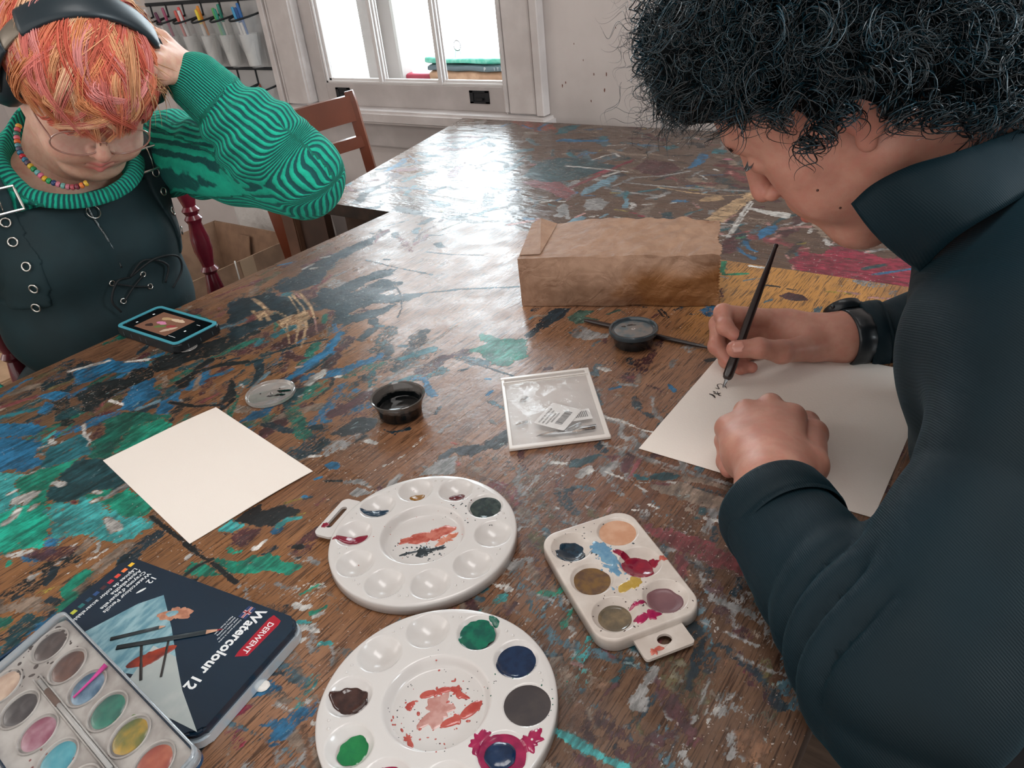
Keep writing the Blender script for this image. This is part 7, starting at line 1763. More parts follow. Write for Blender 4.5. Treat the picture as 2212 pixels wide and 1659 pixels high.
# core of the body under the clothes, joins everything
c_ = SDF((-.26, .28, .45), (.34, 1.06, 1.06), .008)
c_.capsule((.17, .69, .58), (.04, .70, .88), .10, .09, 0); c_.capsule((.03, .57, .945), (.01, .85, .945), .045, .045, .05); c_.capsule((.02, .70, .93), neck2, .05, .05, .03)
c_.chain([(.03, .565, .95), (-.02, .355, .803), wl-fv*.05], [.045, .036, .028], .02); c_.chain([(.01, .86, .95), (.055, .97, .80), (-0.1303,0.871,0.7705)], [.045, .038, .026], .02)
c3 = c_.mesh()
V, F, A = join_arrays([(hp, hf, hfl), f1, f2, (c3[0], c3[1], np.zeros(len(c3[0])))])
body2 = mesh_obj('body', put2(V), F, M_skin2, p2); set_col(body2.data, 'flush', np.stack([A]*3, -1))
M_nail = mat('finger_nail', '#c98f80', .25, coat=.3)
def nail(c, n, d, w, l, parent=body2):
    n = Vector(n).normalized(); d = Vector(d).normalized(); x = n.cross(d).normalized(); d = x.cross(n)
    V = []; F = []
    for i in range(9):
        for j in range(7):
            a = (i/8-.5)*2; b = (j/6-.5)*2; rr_ = 1 if abs(a) < .8 else .8
            V.append(tuple(Vector(c)+x*w*b*.5*math.sqrt(max(0, 1-(max(0, abs(a)-.6)/.42)**2))+d*l*a*.5+n*(-.0016*b*b)))
    m_ = len(V); V += [tuple(Vector(v)-n*.0004) for v in V]
    for i in range(8):
        for j in range(6): q = i*7+j; F.append((q, q+1, q+8, q+7)); F.append((m_+q, m_+q+7, m_+q+8, m_+q+1))
    return mesh_obj('nail', V, F, M_nail, parent)
def toward(a): v = np.array([0, 0, 1.21])-a; return v/np.linalg.norm(v)
tt_ = np.array((-0.2571,0.7213,0.7944)); nail(put2(tt_+toward(tt_)*.0096+np.array([0, 0, .001])), toward(tt_)+np.array([0, 0, .35]), np.array((-0.2591,0.7186,0.793))-np.array((-0.2372,0.7315,0.7928)), .0115, .0125)
# moles on cheek and jaw, lashes, brow
for a, b, dz in ((1766, 411, 0), (1815, 448, 0)): pass
g = np.random.RandomState(4)
def h2w(P): return put2(to_world(np.asarray(P), H2, L2, U2, W2))
cv = []
for e in (-1, 1):
    for i in range(46):
        x = e*(.012+.034*g.rand()); y0 = .0235+.004*math.sin((abs(x)-.012)/.034*PI)+g.randn()*.0014; z0 = .0935-.35*max(0, abs(x)-.02)**1.0*.9
        cv.append([(x, y0, z0), (x+e*.003, y0+.0012, z0+.0012), (x+e*.007, y0+.001, z0-.0006)])
    for i in range(16):
        u = i/15; x = e*(.030+.014*u); z0 = .0895-.0085*u*u; y0 = .0055-.001*math.sin(u*PI)
        cv.append([(x, y0, z0-.001), (x+e*.001, y0-.002, z0+.003), (x+e*.0020, y0-.0024, z0+.0055)])
M_hair2 = hair_mat('dark_hair', .28, '#0e1418', .6, coat=.1)
cv = np.array([spline(c, 6) for c in cv])
strands_mesh('brows_and_lashes', h2w(cv.reshape(-1, 3)).reshape(-1, 6, 3), .00028, M_hair2, p2, np.tile(lin('#1a1718'), (len(cv), 1)))

# ---- jacket
def jacket_mat():
    t = NT('jacket_fabric'); v = t.coords('Object'); b = t.b
    t.l.new(t.mix(t.step(t.noise(v, 5, 3), .35, .65), rgba('#02161d'), rgba('#041e27')), b.inputs['Base Color'])
    b.inputs['Roughness'].default_value = .62; b.inputs['Specular IOR Level'].default_value = .22; b.inputs['Sheen Weight'].default_value = .14; b.inputs['Sheen Tint'].default_value = rgba('#2c7c90'); b.inputs['Sheen Roughness'].default_value = .35
    w_ = t.node('ShaderNodeTexWave', wave_type='BANDS', bands_direction='DIAGONAL'); w_.inputs['Scale'].default_value = 260; w_.inputs['Distortion'].default_value = .3
    t.l.new(v, w_.inputs['Vector']); t.bump(w_.outputs['Fac'], .3, .0004); return t.m
M_jack = jacket_mat()
s = SDF((-.24, .23, .42), (.40, 1.10, 1.075), .0050)
s.capsule((.20, .69, .52), (.055, .695, .80), .145, .128, 0); s.capsule((.055, .695, .80), (.015, .705, .925), .128, .10, .05)
s.ell((-.005, .62, .90), (.085, .085, .10), .05)
s.capsule((.03, .565, .945), (.01, .86, .945), .072, .070, .06)
s.capsule((.02, .70, .94), (-.02, .712, .985), .090, .075, .04)
EL2 = np.array([-.012, .352, .806]); SH2 = np.array([.040, .560, .945]); CF2 = wl-fv*.052+np.array([0, 0, .001])
s.capsule(SH2, EL2, .074, .054, .045); s.capsule(EL2, CF2, .054, .0415, .022)
SR = np.array([.01, .865, .945]); ER = np.array([.05, .975, .805]); CR2 = np.array((-0.1451,0.8561,0.7702))
s.capsule(SR, ER, .072, .058, .03); s.capsule(ER, CR2, .056, .037, .02)
s.capsule(np.array([-.045, .715, .99])-.03*(np.array([-.12, -.0, .2])), np.array([-.045, .715, .990])+np.array([-.09, -.01, .13]), .062, .066, .006, 'sub')
Pj, Fj = s.mesh(); Pj = smooth_mesh(Pj, Fj, 2); Nj = mnormals(Pj, Fj)
tA = seg_t(Pj, SH2, EL2); tB = seg_t(Pj, EL2, CF2); dA_ = np.linalg.norm(Pj-(SH2+tA[:, None]*(EL2-SH2)), axis=1)-(.074-.02*tA); dB_ = np.linalg.norm(Pj-(EL2+tB[:, None]*(CF2-EL2)), axis=1)-(.054-.0125*tB)
near_f = np.exp(-(np.clip(dB_, 0, 1)/.012)**2); near_a = np.exp(-(np.clip(dA_, 0, 1)/.02)**2)
def crease(x): return np.abs(np.sin(x))**.7-.72
# creases wrap round the elbow, long folds run along the forearm
ax_ = (CF2-EL2)/np.linalg.norm(CF2-EL2); sd_ = np.cross(ax_, [0, 0, 1.]); sd_ /= np.linalg.norm(sd_); dn_ = np.cross(sd_, ax_)
qq = Pj-EL2; aa = np.arctan2(qq@dn_, qq@sd_)
w1 = near_f*np.exp(-((tB-.20)/.30)**2); w2_ = near_f*np.exp(-((tB-.72)/.3)**2)
disp = .0165*w1*crease(tB*17+1.0*aa+1.0*n3(Pj, 9, 3))+.0030*w2_*np.sin(aa*3.0+tB*5+2*n3(Pj, 10, 8))+.0012*near_f*n3(Pj, 60, 4)
torso = (1-near_f)
disp += torso*(.0065*n3(Pj, 13, 21)+.0150*crease((Pj@np.array([.35, .75, .55]))*30+2.2*n3(Pj, 7, 5))*(.35+.65*np.clip(n3(Pj, 6, 6), 0, 1)))
Pj2 = Pj+Nj*disp[:, None]
Pj2[:, 2] = np.where((Pj2[:, 0] < -.055) & (Pj2[:, 2] < .752) & (Pj2[:, 2] > .70), .752, Pj2[:, 2])
jk = mesh_obj('jacket', put2(Pj2), Fj, M_jack, p2)
# cuffs: a stitched band closing the sleeve
def cuff_tube(name, c, d, r, L, up=(0, 0, 1.), ey=1.0):
    c = np.array(c); d = np.array(d)/np.linalg.norm(d); x = np.cross(d, up); x /= np.linalg.norm(x); y = np.cross(x, d)
    prof = [(-L*.55, r*.985), (-L*.45, r*1.01), (-L*.40, r*.97), (-L*.34, r*1.015), (0, r*1.03), (L*.40, r*1.01), (L*.5, r*.985), (L*.5, r*.93), (L*.3, r*.90), (-L*.4, r*.88)]
    V = []; F = []; n = 56
    for t_, q in prof:
        for j in range(n):
            a = 2*PI*j/n; V.append(c+d*t_+(x*math.cos(a)+y*math.sin(a)*ey)*(q+.0004*math.sin(a*28)))
    for i in range(len(prof)-1):
        for j in range(n): F.append((i*n+j, i*n+(j+1) % n, (i+1)*n+(j+1) % n, (i+1)*n+j))
    return mesh_obj(name, put2(V), F, M_jack, jk)
cuff_tube('cuff', CF2+fv*.010+np.array([0, 0, .0005]), CF2-EL2, .0445, .034, ey=1.0)
cuff_tube('cuff', CR2+(CR2-ER)/np.linalg.norm(CR2-ER)*.004, CR2-ER, .0385, .022)
# standing collar: near side from the photo, far side mirrored about the neck
top_ = [(-0.135,0.6057,1.0038), (-0.1217,0.6062,1.0198), (-0.0991,0.5995,1.0364), (-0.0737,0.6045,1.0456), (-0.0514,0.6268,1.0516), (-0.0346,0.6715,1.0538)]
bot_ = [(-0.0817,0.6163,0.952), (-0.0735,0.5995,0.9702), (-0.0607,0.582,0.9925), (-0.0461,0.5767,1.0095), (-0.0282,0.5991,1.0201), (-0.0102,0.6541,1.0247)]
mn = np.array([.12, -.985, -.05]); mn /= np.linalg.norm(mn); mc = neck2
def mirror(P): P = np.array(P); return P-2*((P-mc)@mn)[..., None]*mn
Tn = np.vstack([np.array(top_), mirror(top_)[::-1]]); Bn = np.vstack([np.array(bot_), mirror(bot_)[::-1]])
Tn = spline(Tn, 72); Bn = spline(Bn, 72); V = []; F = []; nr = 9
cz = (Tn+Bn).mean(0)/2
for i in range(72):
    out = (Tn[i]+Bn[i])/2-mc; out[2] = 0; out /= np.linalg.norm(out)
    for j in range(nr): u = j/(nr-1); V.append(Bn[i]*(1-u)+Tn[i]*u+out*(.006*math.sin(u*PI)))
    for j in range(nr)[::-1]: u = j/(nr-1); V.append(Bn[i]*(1-u)+Tn[i]*u+out*(.006*math.sin(u*PI)-.0035))
m_ = 2*nr
for i in range(71):
    for j in range(m_): F.append((i*m_+j, i*m_+(j+1) % m_, (i+1)*m_+(j+1) % m_, (i+1)*m_+j))
F += [tuple(range(m_))[::-1], tuple(71*m_+j for j in range(m_))]
co_ = mesh_obj('collar', put2(V), F, M_jack, jk)
# trousers and shoes, out of sight below the table
k_ = SDF((-.50, .40, .0), (.42, 1.0, .63), .011)
k_.ell((.24, .69, .53), (.16, .18, .11), 0)
for y in (.60, .80): k_.capsule((.20, y, .53), (-.24, y-.02, .53), .088, .066, .04); k_.capsule((-.24, y-.02, .53), (-.20, y-.02, .12), .060, .044, .02); k_.capsule((-.19, y-.02, .05), (-.33, y-.02, .036), .045, .036, .03)
k_.V = np.maximum(k_.V, -k_.Z); V3, F3 = k_.mesh()
mesh_obj('trousers', put2(V3), F3, cloth_mat('black_denim', '#0c0f12', '#12161a', .9), p2)

# ---- curly hair
g = np.random.RandomState(21)
sc = SDF((-.15, -.15, -.19), (.15, .21, .19), .0045)
sc.ell((0, .046, -.020), (.086, .098, .108), 0); sc.ell((0, .084, .050), (.066, .048, .060), .03); sc.ell((0, -.035, -.062), (.070, .075, .055), .03)
dn2 = np.array([L2[2], U2[2], W2[2]])                               # world up in head coordinates
fz = np.clip(sc.Z/.09, -1, 1); line = np.where(fz > 0, -.004+.062*np.clip(fz*1.6, 0, 1), -.004+1.35*np.clip(sc.Z, -.2, 0)); line = np.maximum(line, -.105)
sc.V = np.maximum(sc.V, (line-sc.Y).astype(np.float32)); Pc, Fc = sc.mesh(); Pc = smooth_mesh(Pc, Fc, 3)
Pc = Pc+mnormals(Pc, Fc)*(.006*n3(Pc, 70, 2)+.004*n3(Pc, 140, 3))[:, None]
hair2 = mesh_obj('hair', h2w(Pc), Fc, mat('hair_mass', '#070c0f', .85, bump=.9, bscale=160, bdist=.006, spec=.1), p2)
curves = []; cols = []; K = 24; CB = [lin(c) for c in ('#04151c', '#072129', '#040f14', '#0c2e3a')]
def curl(root, d, L, rad, turns, n, spread=.006, down=.25, thin=False):
    d = d/np.linalg.norm(d); a = np.cross(d, g.randn(3)); a /= np.linalg.norm(a); b = np.cross(d, a); ph = g.uniform(0, 6.28); tw = g.choice([-1, 1])
    dn = -dn2
    for k in range(n):
        u = np.linspace(0, 1, K); L_ = L*g.uniform(.85, 1.15); p = ph+g.randn()*.35; r_ = rad*(.35+.65*u)*g.uniform(.75, 1.25)
        c = root[None]+g.randn(3)[None]*spread+d[None]*(L_*u)[:, None]+dn[None]*(down*L_*u*u)[:, None]
        c = c+a[None]*(r_*np.cos(tw*6.283*turns*u+p))[:, None]+b[None]*(r_*np.sin(tw*6.283*turns*u+p))[:, None]
        curves.append(c); cols.append(np.array(CB[g.randint(4)])*g.uniform(.8, 1.4))
cnt = 0
while cnt < 1250:
    d = g.randn(3); d /= np.linalg.norm(d); zf = d[2]; ln_ = .10+.45*max(0, zf) if zf > 0 else .10+1.15*zf
    if d[1] < ln_-.18: continue
    r0 = 1/np.sqrt(((d/np.array([.084, .096, .106]))**2).sum()); root = np.array([0, .050, -.016])+d*r0
    t_ = g.randn(3); t_ -= d*(t_@d); t_ /= np.linalg.norm(t_)
    dirv = d*g.uniform(.25, 1.0)+t_*g.uniform(.2, 1.0)
    curl(root, dirv, g.uniform(.024, .048), g.uniform(.0050, .0105), g.uniform(1.1, 2.2), 8, .004, .30); cnt += 1
for q in range(420):
    d = g.randn(3); d /= np.linalg.norm(d)
    if d[2] > -.05 or d[1] < -.85: continue
    r0 = 1/np.sqrt(((d/np.array([.068, .073, .053]))**2).sum()); t_ = g.randn(3); t_ -= d*(t_@d); t_ /= np.linalg.norm(t_)
    curl(np.array([0, -.030, -.060])+d*r0, d*g.uniform(.3, 1)+t_*g.uniform(.3, 1), g.uniform(.022, .042), g.uniform(.005, .010), g.uniform(1.1, 2.2), 7, .004, .3)
main_n = len(curves)
# forehead curls and the heavy lock in front
for (x, y, dp, ex_, ey_, n) in [(1450, 40, .635, 10, 210, 16), (1420, 20, .64, 20, 180, 12), (1480, 60, .63, -8, 190, 14), (1440, 90, .63, 18, 160, 12), (1400, 60, .64, 30, 120, 8)]:
    for q in range(n):
        x0 = x+g.randn()*16; y0 = y+g.randn()*16; a = C2P(x0, y0, dp); b = C2P(x0+ex_+g.randn()*8, y0+ey_*g.uniform(.7, 1.1), dp+g.randn()*.008)
        dl = np.array([(a-H2)@L2, (a-H2)@U2, (a-H2)@W2]); de = np.array([(b-H2)@L2, (b-H2)@U2, (b-H2)@W2])
        curl(dl, de-dl, np.linalg.norm(de-dl), g.uniform(.006, .010), g.uniform(1.5, 3), 7, .004, .0)
for (x, y, dp, ex_, ey_, n, rr2) in [(1600, 190, .57, 40, 75, 5, .010), (1650, 180, .56, 0, 85, 5, .012), (1560, 200, .60, 20, 70, 5, .008), (1700, 230, .555, -20, 60, 4, .009), (1800, 235, .545, -30, 90, 3, .010), (1760, 250, .55, -20, 100, 3, .008), (1850, 190, .535, -10, 80, 4, .009), (1930, 200, .53, 20, 90, 5, .010), (2000, 210, .53, 60, 70, 6, .010), (2090, 220, .53, 50, 60, 6, .010), (2150, 190, .53, 40, 80, 6, .010)]:
    for q in range(n):
        a = C2P(x+g.randn()*14, y+g.randn()*14, dp); b = C2P(x+ex_+g.randn()*14, y+ey_*g.uniform(.7, 1.15), dp+g.randn()*.006)
        dl = np.array([(a-H2)@L2, (a-H2)@U2, (a-H2)@W2]); de = np.array([(b-H2)@L2, (b-H2)@U2, (b-H2)@W2])
        curl(dl, de-dl, np.linalg.norm(de-dl), rr2*g.uniform(.7, 1.2), g.uniform(1.0, 2.2), 6, .003, .0)
nthick = len(curves)
# fine frizz at the outline
for q in range(330):
    d = g.randn(3); d /= np.linalg.norm(d)
    if d[1] < .05 or d[2] < -.2: continue
    r0 = 1/np.sqrt(((d/np.array([.108, .125, .145]))**2).sum()); root = np.array([0, .058, .006])+d*r0*.93
    curl(root, d+g.randn(3)*.8, g.uniform(.02, .042), g.uniform(.003, .008), g.uniform(1, 2.4), 2, .004, .1)
rad = np.r_[np.full(nthick, .00062), np.full(len(curves)-nthick, .00018)]
strands_mesh('hair_strands', h2w(np.array(curves).reshape(-1, 3)).reshape(-1, K, 3), rad, M_hair2, hair2, np.array(cols))
# moles
def surf_hit(px, py):
    o_ = Vector((0, 0, 1.21)); d_ = (Vector(C2P(px, py, 1.))-o_).normalized(); best = None
    dg = bpy.context.evaluated_depsgraph_get(); dg.update(); ok, loc, nn, *_ = body2.ray_cast(o_-Vector(p2.location), d_)
    return loc if ok else None
for px, py in ((1766, 411), (1815, 449)):
    q = surf_hit(px, py)
    if q is not None: ball('mole', q, (.0011, .0011, .0011), mat('mole_brown', '#4a2c26', .6), body2, 10)

# ---- watch on the right wrist
wt_ = thing('wristwatch', 'chunky black digital watch on the wrist of the writing hand', 'watch', (-0.1652,0.8334,0.7731))
ad = wr2-np.array((-0.1303,0.871,0.7705)); ad /= np.linalg.norm(ad); xx = np.cross(ad, [0, 0, 1.]); xx /= np.linalg.norm(xx); yy_ = np.cross(xx, ad)
if yy_[2] < 0: yy_ = -yy_
M_rub = mat('watch_rubber', '#161d22', .38, coat=.15)
V = []; F = []; n = 60
pr = [(-.0105, .0000), (-.0112, .0018), (-.009, .0036), (.009, .0036), (.0112, .0018), (.0105, .0)]
for j in range(n):
    a = 2*PI*j/n; e_ = xx*math.cos(a)*.0292+yy_*math.sin(a)*.0292
    bump_ = .0006*(math.sin(a*14) > .3)
    for (w_, o_) in pr: V.append(ad*w_+e_+(e_/np.linalg.norm(e_))*(o_+bump_*(o_ > .003)))
for j in range(n):
    for i in range(6): F.append((j*6+i, j*6+(i+1) % 6, ((j+1) % n)*6+(i+1) % 6, ((j+1) % n)*6+i))
mesh_obj('strap', V, F, M_rub, wt_)
up2 = np.array((-0.1958,0.856,0.7998))-np.array((-0.1703,0.8298,0.7738)); up2 -= ad*(up2@ad); up2 /= np.linalg.norm(up2)
Mw = Matrix([[*np.cross(up2, ad)], [*ad], [*up2]]).transposed().to_4x4(); Mw.translation = Vector(up2*.0312)
lathe('case', [(0, -.002), (.0185, -.002), (.0205, .001), (.0215, .005), (.0205, .0085), (.0180, .0100), (.0165, .0092), (0, .0090)], M_rub, wt_, 44, M=np.array(Mw))
lathe('face', [(0, .0091), (.0150, .0091), (.0155, .0096), (0, .0097)], mat('watch_glass', '#2a3234', .08, coat=.8), wt_, 36, M=np.array(Mw))
for e in (-1, 1):
    for f_ in (-1, 1): c = np.array(Mw)[:3, 3]+ad*f_*.0215*.8+np.cross(up2, ad)*e*.0215*.55+up2*.004; ball('button', c, .0026, M_rub, wt_, 10)
for i in range(4):
    a = -.2-i*.28; e_ = (xx*math.cos(a)+yy_*math.sin(a))*.0330
    for w_ in (-.0045, .0045): ball('strap_hole', ad*w_+e_, (.0011, .0011, .0011), mat('hole_grey', '#5a666c', .4), wt_, 8)
tube('drawcord', spline([(-0.1363,0.8807,0.7796), (-0.1368,0.8665,0.7712), (-0.1371,0.8574,0.7636), (-0.1351,0.8511,0.7491)], 14)+p2inv, [.0012]*9+[.0018, .0026, .0028, .0026, .0012], M_lace, jk, 7)

# ================================================================== things round the room
# brown slat-back chair at the left end of the far table
t = thing('wooden_chair', 'brown wooden slat-back chair under the window, at the far table', 'chair', (-1.60, 1.35, 0))
M_cw = mat('chair_wood', '#6e3620', .32, col2='#582a18', scale=9, stretch=(1, .25, .25), coat=.2)
px_ = -.045
for y in (-.175, .180):
    tube('back_post', spline([(px_+.045, y, 0), (px_+.035, y, .44), (px_+.005, y, .66), (px_-.025, y, .868)], 24), [.021]*23+[.017], M_cw, t, 4, flat=.8, smooth=False)
def slat(name, z0, z1, x0, x1):
    V = []; F = []; n = 14
    for i in range(n+1):
        u = i/n; y = -.170+.345*u; b = -.018*math.sin(PI*u)
        for x, z in ((x0+b-.008, z0), (x0+b+.008, z0), (x1+b+.008, z1), (x1+b-.008, z1)): V.append((x, y, z))
    for i in range(n):
        for j in range(4): F.append((i*4+j, i*4+(j+1) % 4, (i+1)*4+(j+1) % 4, (i+1)*4+j))
    F += [(3, 2, 1, 0), (n*4, n*4+1, n*4+2, n*4+3)]
    return sharp(mesh_obj(name, V, F, M_cw, t), .5)
slat('top_rail', .792, .858, px_-.012, px_-.022); slat('lower_rail', .722, .752, px_-.001, px_-.006); slat('lower_rail', .60, .63, px_+.01, px_+.008)
slab('seat', rrect(.34, .37, .03), .435, .455, M_cw, t, .004, loc=(.13, 0, 0))
for y in (-.15, .15): box('leg', (.245, y-.016, 0), (.277, y+.016, .435), M_cw, t, .003)
boxes('stretcher', [((.0, -.16, .16), (.25, -.145, .18)), ((.0, .145, .16), (.25, .16, .18))], M_cw, t, .002)
# red spindle chair
t = thing('spindle_chair', 'dark red turned-post chair under the coral-haired person', 'chair', (-1.30, .635, 0))
M_red = mat('red_lacquer', '#76202f', .25, col2='#5a1824', scale=14, coat=.5)
pf = [(.0, 0), (.013, 0), (.015, .05), (.018, .25), (.020, .44), (.020, .47), (.013, .485), (.019, .495), (.013, .505), (.0185, .515), (.013, .525), (.0185, .535), (.0135, .548), (.0150, .56), (.0195, .585), (.0185, .62), (.0130, .655), (.0120, .662), (.0180, .670), (.0120, .679), (.0135, .69), (.0185, .715), (.0180, .74), (.0125, .772), (.0175, .782), (.012, .79), (.0175, .800), (.012, .808), (.017, .83), (.0175, .90), (.012, .93), (.016, .945), (.010, .965), (0, .970)]
for y in (-.207, .207): lathe('back_post', [(r*1.05, z-.02 if z > 0 else 0) for r, z in pf], M_red, t, 26, loc=(-.150, y, 0))
for y in (-.12, -.04, .04, .12): lathe('spindle', [(.007, .46), (.010, .60), (.012, .66), (.008, .70), (.007, .86)], M_red, t, 14, loc=(-.150, y, 0))
beam('top_rail', (-.150, -.20, .875), (-.150, .20, .875), .05, .018, M_red, t, bevel=.004)
slab('seat', rrect(.38, .42, .05), .43, .455, M_red, t, .005, loc=(.03, 0, 0))
for y in (-.17, .17): lathe('leg', [(.012, 0), (.018, .15), (.014, .20), (.020, .30), (.016, .43)], M_red, t, 18, loc=(.19, y, 0))
for y in (-.17, .17): beam('stretcher', (-.15, y, .2), (.19, y, .2), .016, .016, M_red, t, bevel=.003)
# open cardboard box on the floor
t = thing('cardboard_box', 'open brown cardboard box with folded flaps on the floor below the window', 'box', (-2.23, 1.29, 0))
M_card = mat('cardboard', '#8a6c56', .8, col2='#7c604c', scale=20); M_card2 = mat('cardboard_dark', '#5e4a3c', .85)
def panel(name, p, th, m, par): # quad with thickness
    a = np.array(p, float); n = np.cross(a[1]-a[0], a[3]-a[0]); n = n/np.linalg.norm(n)*th
    V = np.vstack([a, a+n]); return mesh_obj(name, V, [(3, 2, 1, 0), (4, 5, 6, 7), (0, 1, 5, 4), (1, 2, 6, 5), (2, 3, 7, 6), (3, 0, 4, 7)], m, par, False)
X0, X1, Y0, Y1, Zb = -.22, .22, -.21, .21, .42
panel('side', [(X1, Y0, 0), (X1, Y1, 0), (X1, Y1, Zb), (X1, Y0, Zb)], -.005, M_card, t); panel('side', [(X0, Y0, 0), (X0, Y1, 0), (X0, Y1, Zb), (X0, Y0, Zb)], .005, M_card, t)
panel('side', [(X0, Y1, 0), (X1, Y1, 0), (X1, Y1, Zb), (X0, Y1, Zb)], .005, M_card, t); panel('side', [(X0, Y0, 0), (X1, Y0, 0), (X1, Y0, Zb), (X0, Y0, Zb)], -.005, M_card, t)
box('base', (X0, Y0, .001), (X1, Y1, .006), M_card2, t, 0)
panel('flap', [(X0+.01, Y1-.01, Zb), (X1-.01, Y1-.01, Zb), (X1-.03, Y1-.05, Zb-.16), (X0+.03, Y1-.05, Zb-.16)], .004, M_card, t)
panel('flap', [(X0+.006, Y0+.01, Zb), (X0+.006, Y1-.01, Zb), (X0+.06, Y1-.03, Zb-.17), (X0+.06, Y0+.03, Zb-.17)], .004, M_card, t)
panel('flap', [(X0+.16, Y1-.03, Zb-.02), (X0+.22, Y1-.03, Zb-.02), (X0+.23, Y1-.08, Zb-.20), (X0+.17, Y1-.08, Zb-.20)], .004, M_card, t)
boxes('tape', [((X1-.001, -.02, .02), (X1+.0012, .03, Zb))], mat('tape_tan', '#a48a72', .4), t, 0)
o = box('flat_case', (-2.42, 1.10, .20), (-2.05, 1.45, .27), mat('case_dark', '#101a20', .4), bevel=.006); tag(o, 'dark flat case lying inside the open cardboard box', 'case')
for k in range(3):
    o = box('cardboard_strip', (-2.30+.04*k, 1.12+.02*k, .272+.007*k), (-2.10+.03*k, 1.38+.02*k, .278+.007*k), M_card, bevel=.001); o['group'] = 'cardboard strips in the box'
    tag(o, ['bottom of the three loose cardboard strips in the open box', 'middle of the three loose cardboard strips in the open box', 'top of the three loose cardboard strips in the open box'][k], 'cardboard', 'cardboard strips in the box')
o = tube('white_cable', spline([(-2.10, 1.33, .30), (-2.06, 1.30, .33), (-2.035, 1.27, .40), (-2.003, 1.25, .425), (-1.998, 1.245, .37)], 24), .0022, mat('cable_white', '#c9c4be', .5), None, 6); tag(o, 'thin white cable hanging over the edge of the cardboard box', 'cable')
t = thing('closed_carton', 'plain tan carton on the floor at the left frame edge', 'box', (-2.22, .36, 0))
box('carton_body', (-.34, -.30, 0), (.30, .24, .42), mat('carton_tan', '#b08e70', .8, col2='#a28264', scale=12), t, .004)
boxes('tape', [((-.34, -.06, .4195), (.30, -.01, .4206))], MATS['tape_tan'], t, 0)
# white crumpled sack under the window
V = []; F = []; nu, nv = 40, 26
for i in range(nu):
    for j in range(nv):
        a = 2*PI*i/nu; v = j/(nv-1); q = (abs(math.cos(a))**3+abs(math.sin(a))**3)**(-1/3)
        s_ = 1-.35*v**3; V.append((.27*math.cos(a)*q*s_, .085*math.sin(a)*q*(1-.5*v*v), .56*v))
V = np.array(V); V[:, :2] *= (1+.05*np.sin(V[:, 2:3]*18+V[:, :1]*30))*(1+.04*n3(V, 14, 3)[:, None])
for i in range(nu):
    for j in range(nv-1): F.append((i*nv+j, ((i+1) % nu)*nv+j, ((i+1) % nu)*nv+j+1, i*nv+j+1))
F += [tuple(i*nv for i in range(nu))[::-1], tuple(i*nv+nv-1 for i in range(nu))]
o = mesh_obj('white_sack', V, F, mat('sack_white', '#c4c0bc', .6, bump=.6, bscale=18, bdist=.02), None, True, (-2.33, 1.69, 0)); tag(o, 'white crumpled plastic sack standing behind the open cardboard box', 'sack')
# mint and white poster far left
pa, pb = (-4.9507,0.6923), (-4.6205,0.5252)
t = thing('poster', 'white poster with a mint green patch behind the left shoulder', 'poster', ((pa[0]+pb[0])/2, 1.832, (pa[1]+pb[1])/2))
box('sheet', (-.22, 0, -.14), (.12, .003, .10), mat('poster_white', '#dcd8d4', .6), t, .0005); box('mint_patch', (-.22, -.001, -.12), (.05, .0005, .06), mat('mint', '#6fc0a0', .6, col2='#a0d8c0', scale=30), t, 0)

# ---- clear pocket organiser on the wall
WY_ = 1.832
t = thing('wall_organiser', 'clear pocket organiser with black binding hanging on the wall left of the window', 'organiser', (-2.60, WY_, .80))
org = Vector(t.location)
M_bind = mat('black_binding', '#161c20', .6); M_vin = mat('clear_vinyl', '#dfe2e2', .2, alpha=.13, coat=.3, bump=.4, bscale=30, bdist=.004); M_bk = mat('backing_grey', '#a5a3a2', .5)
xs = [-2.9828,1.0805, -2.8825,1.0772, -2.7787,1.0737, -2.6664,1.07, -2.5575,1.0664, -2.4529,1.063, -2.3399,1.055]
xs = xs[::2]
def loc_(x, y, z): return (x-org.x, y-org.y, z-org.z)
box('backing', loc_(xs[0]-.03, WY_-.0, .50), loc_(xs[-1]+.004, WY_+.004, 1.50), M_bk, t, .001)
zr = 1.047; zb = .872
boxes('binding', [(loc_(xs[0]-.03, WY_-.004, 1.083), loc_(xs[-1]+.004, WY_, 1.095)), (loc_(xs[0]-.03, WY_-.004, .862), loc_(xs[-1]+.004, WY_, .872)), (loc_(xs[0]-.03, WY_-.004, .50), loc_(xs[-1]+.004, WY_, .51)), (loc_(xs[-1]-.004, WY_-.005, .50), loc_(xs[-1]+.004, WY_, 1.09))]
      +[(loc_(x-.003, WY_-.004, zr), loc_(x+.003, WY_, 1.09)) for x in xs[:-1]]+[(loc_(x-.003, WY_-.004, .815), loc_(x+.003, WY_, .866)) for x in xs[2:-1]], M_bind, t, .0008)
MK = [[('#d89ab0', 'pink'), ('#d8d4d4', 'white'), ('#6a2a48', 'maroon')], [('#5a2040', 'plum'), ('#a04a68', 'rose')], [('#c8554a', 'coral'), ('#d84848', 'red'), ('#e0d8d0', 'white')],
      [('#e0a03c', 'amber'), ('#d8862c', 'orange'), ('#e8c83a', 'yellow')], [('#4aa050', 'light green'), ('#1f7a68', 'dark green'), ('#2a8a74', 'teal')], [('#2f8ab8', 'light blue'), ('#2460a0', 'blue'), ('#1f4a80', 'navy')]]
WH = ['leftmost', 'second', 'third', 'fourth', 'fifth', 'rightmost']
gm = random.Random(3)
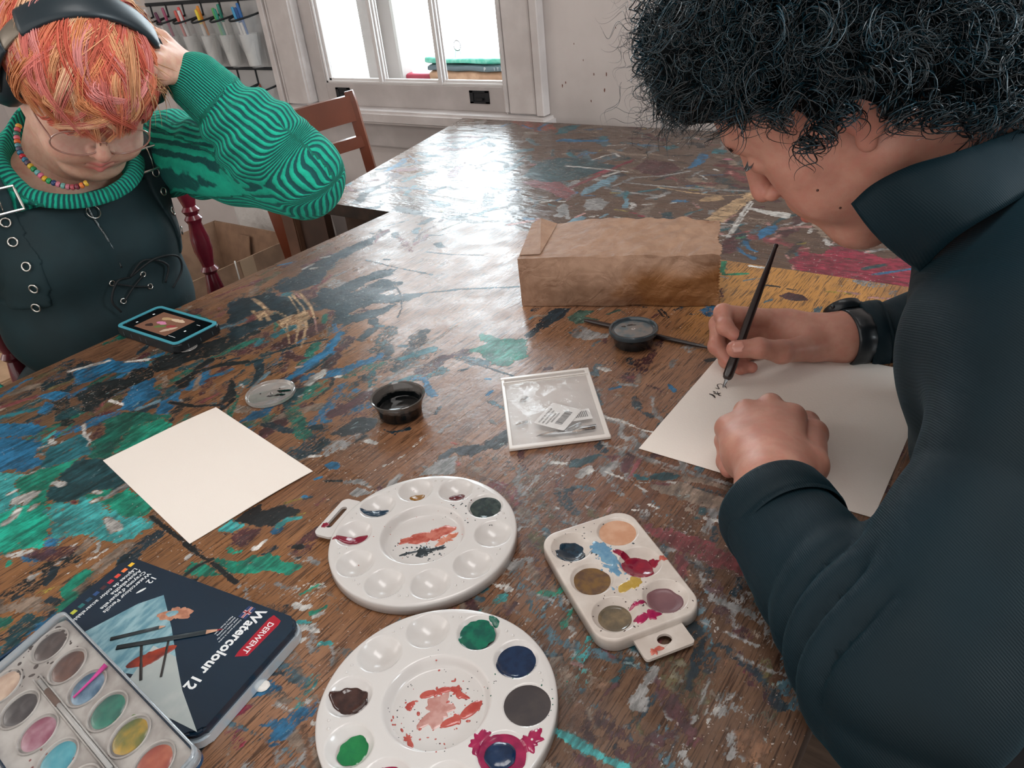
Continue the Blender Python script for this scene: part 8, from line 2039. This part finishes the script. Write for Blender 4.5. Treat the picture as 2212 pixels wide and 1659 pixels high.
def pocket(x0, x1, zr, zb, k, row=0):
    w_ = x1-x0; pk = None
    dep = .078; lip = [(x0+.002, WY_-.003, zr), (x0+w_*.10, WY_-dep*.75, zr-.012), (x0+w_*.35, WY_-dep, zr-.018), (x0+w_*.70, WY_-dep*.9, zr-.014), (x1-.012, WY_-dep*.35, zr-.006), (x1-.002, WY_-.003, zr)]
    L_ = spline(lip, 26)
    bot = np.array([[x0+w_*.18+w_*.64*u, WY_-.012-.035*math.sin(PI*u), zb+.004] for u in np.linspace(0, 1, 26)])
    V = []; F = []; nr = 16
    for j in range(nr):
        u = j/(nr-1)
        for i in range(26): q = L_[i]*(1-u)+bot[i]*u; V.append(tuple(q+np.array([.0015*math.sin(u*9+i), -.006*math.sin(u*PI), 0])-np.array(org)))
    n0 = len(V); V += [(v[0], v[1]+.0008, v[2]) for v in V]
    for j in range(nr-1):
        for i in range(25): a = j*26+i; F.append((a, a+26, a+27, a+1)); F.append((n0+a, n0+a+1, n0+a+27, n0+a+26))
    pk = mesh_obj('pocket', V, F, M_vin, t)
    tube('pocket_rim', L_-np.array(org), .0034, M_bind, pk, 6)
    if row == 0:
        cx_, cy_ = x0+w_*.50, WY_-.036
        cup = thing('plastic_cup', 'ribbed clear plastic cup inside the %s wall pocket' % WH[k], 'cup', (cx_, cy_, zb+.012), group='cups in the wall organiser')
        pr = [(0, 0), (.021, 0)]+[(.0215+.0095*i/30+.0006*(i % 2), .004+.094*i/30) for i in range(31)]+[(.0325, .100), (.0318, .101), (.0305, .098), (.0205, .003), (0, .002)]
        lathe('cup_wall', pr, mat('cup_clear', '#e2e2e0', .12, alpha=.55, coat=.6), cup, 28)
        for i, (c, nm) in enumerate(MK[k]):
            a = gm.uniform(-.25, .10); x_ = cx_-.018+.015*i; y_ = cy_+.010*math.sin(i*2.1)
            mk = thing('marker', '%s marker standing in the %s wall pocket' % (nm, WH[k]), 'marker', (x_, y_, zb+.040), rot=(gm.uniform(.02, .16), -.12+.04*i+gm.uniform(-.04, .04), 0), group='markers in the wall organiser')
            m_ = mat('marker_'+nm.replace(' ', '_'), c, .35)
            lathe('barrel', [(0, 0), (.0042, .001), (.0048, .006), (.0048, .115)], mat('barrel_white', '#cfcac6', .4) if (i+k) % 2 else m_, mk, 12)
            lathe('cap', [(.0054, .112), (.0054, .150), (.0046, .158+.01*(i % 2)), (0, .159+.01*(i % 2))], m_, mk, 12)
for k in range(6): pocket(xs[k], xs[k+1], zr, zb, k)
for k in (3, 4, 5): pocket(xs[k], xs[k+1], .815, .62, k, 1)
br = thing('paint_brush', 'thin paint brush with an orange handle in a lower wall pocket', 'brush', (xs[6]-.050, WY_-.035, .640), rot=(.1, .06, 0))
lathe('handle', [(0, 0), (.003, .01), (.0038, .10), (.003, .145)], mat('brush_orange', '#b8622c', .4), br, 12); lathe('ferrule', [(.0034, .143), (.0036, .165)], M_chrome, br, 12); lathe('bristles', [(.0036, .164), (.0046, .172), (.003, .184), (0, .190)], mat('bristle_red', '#7a4030', .8), br, 12)
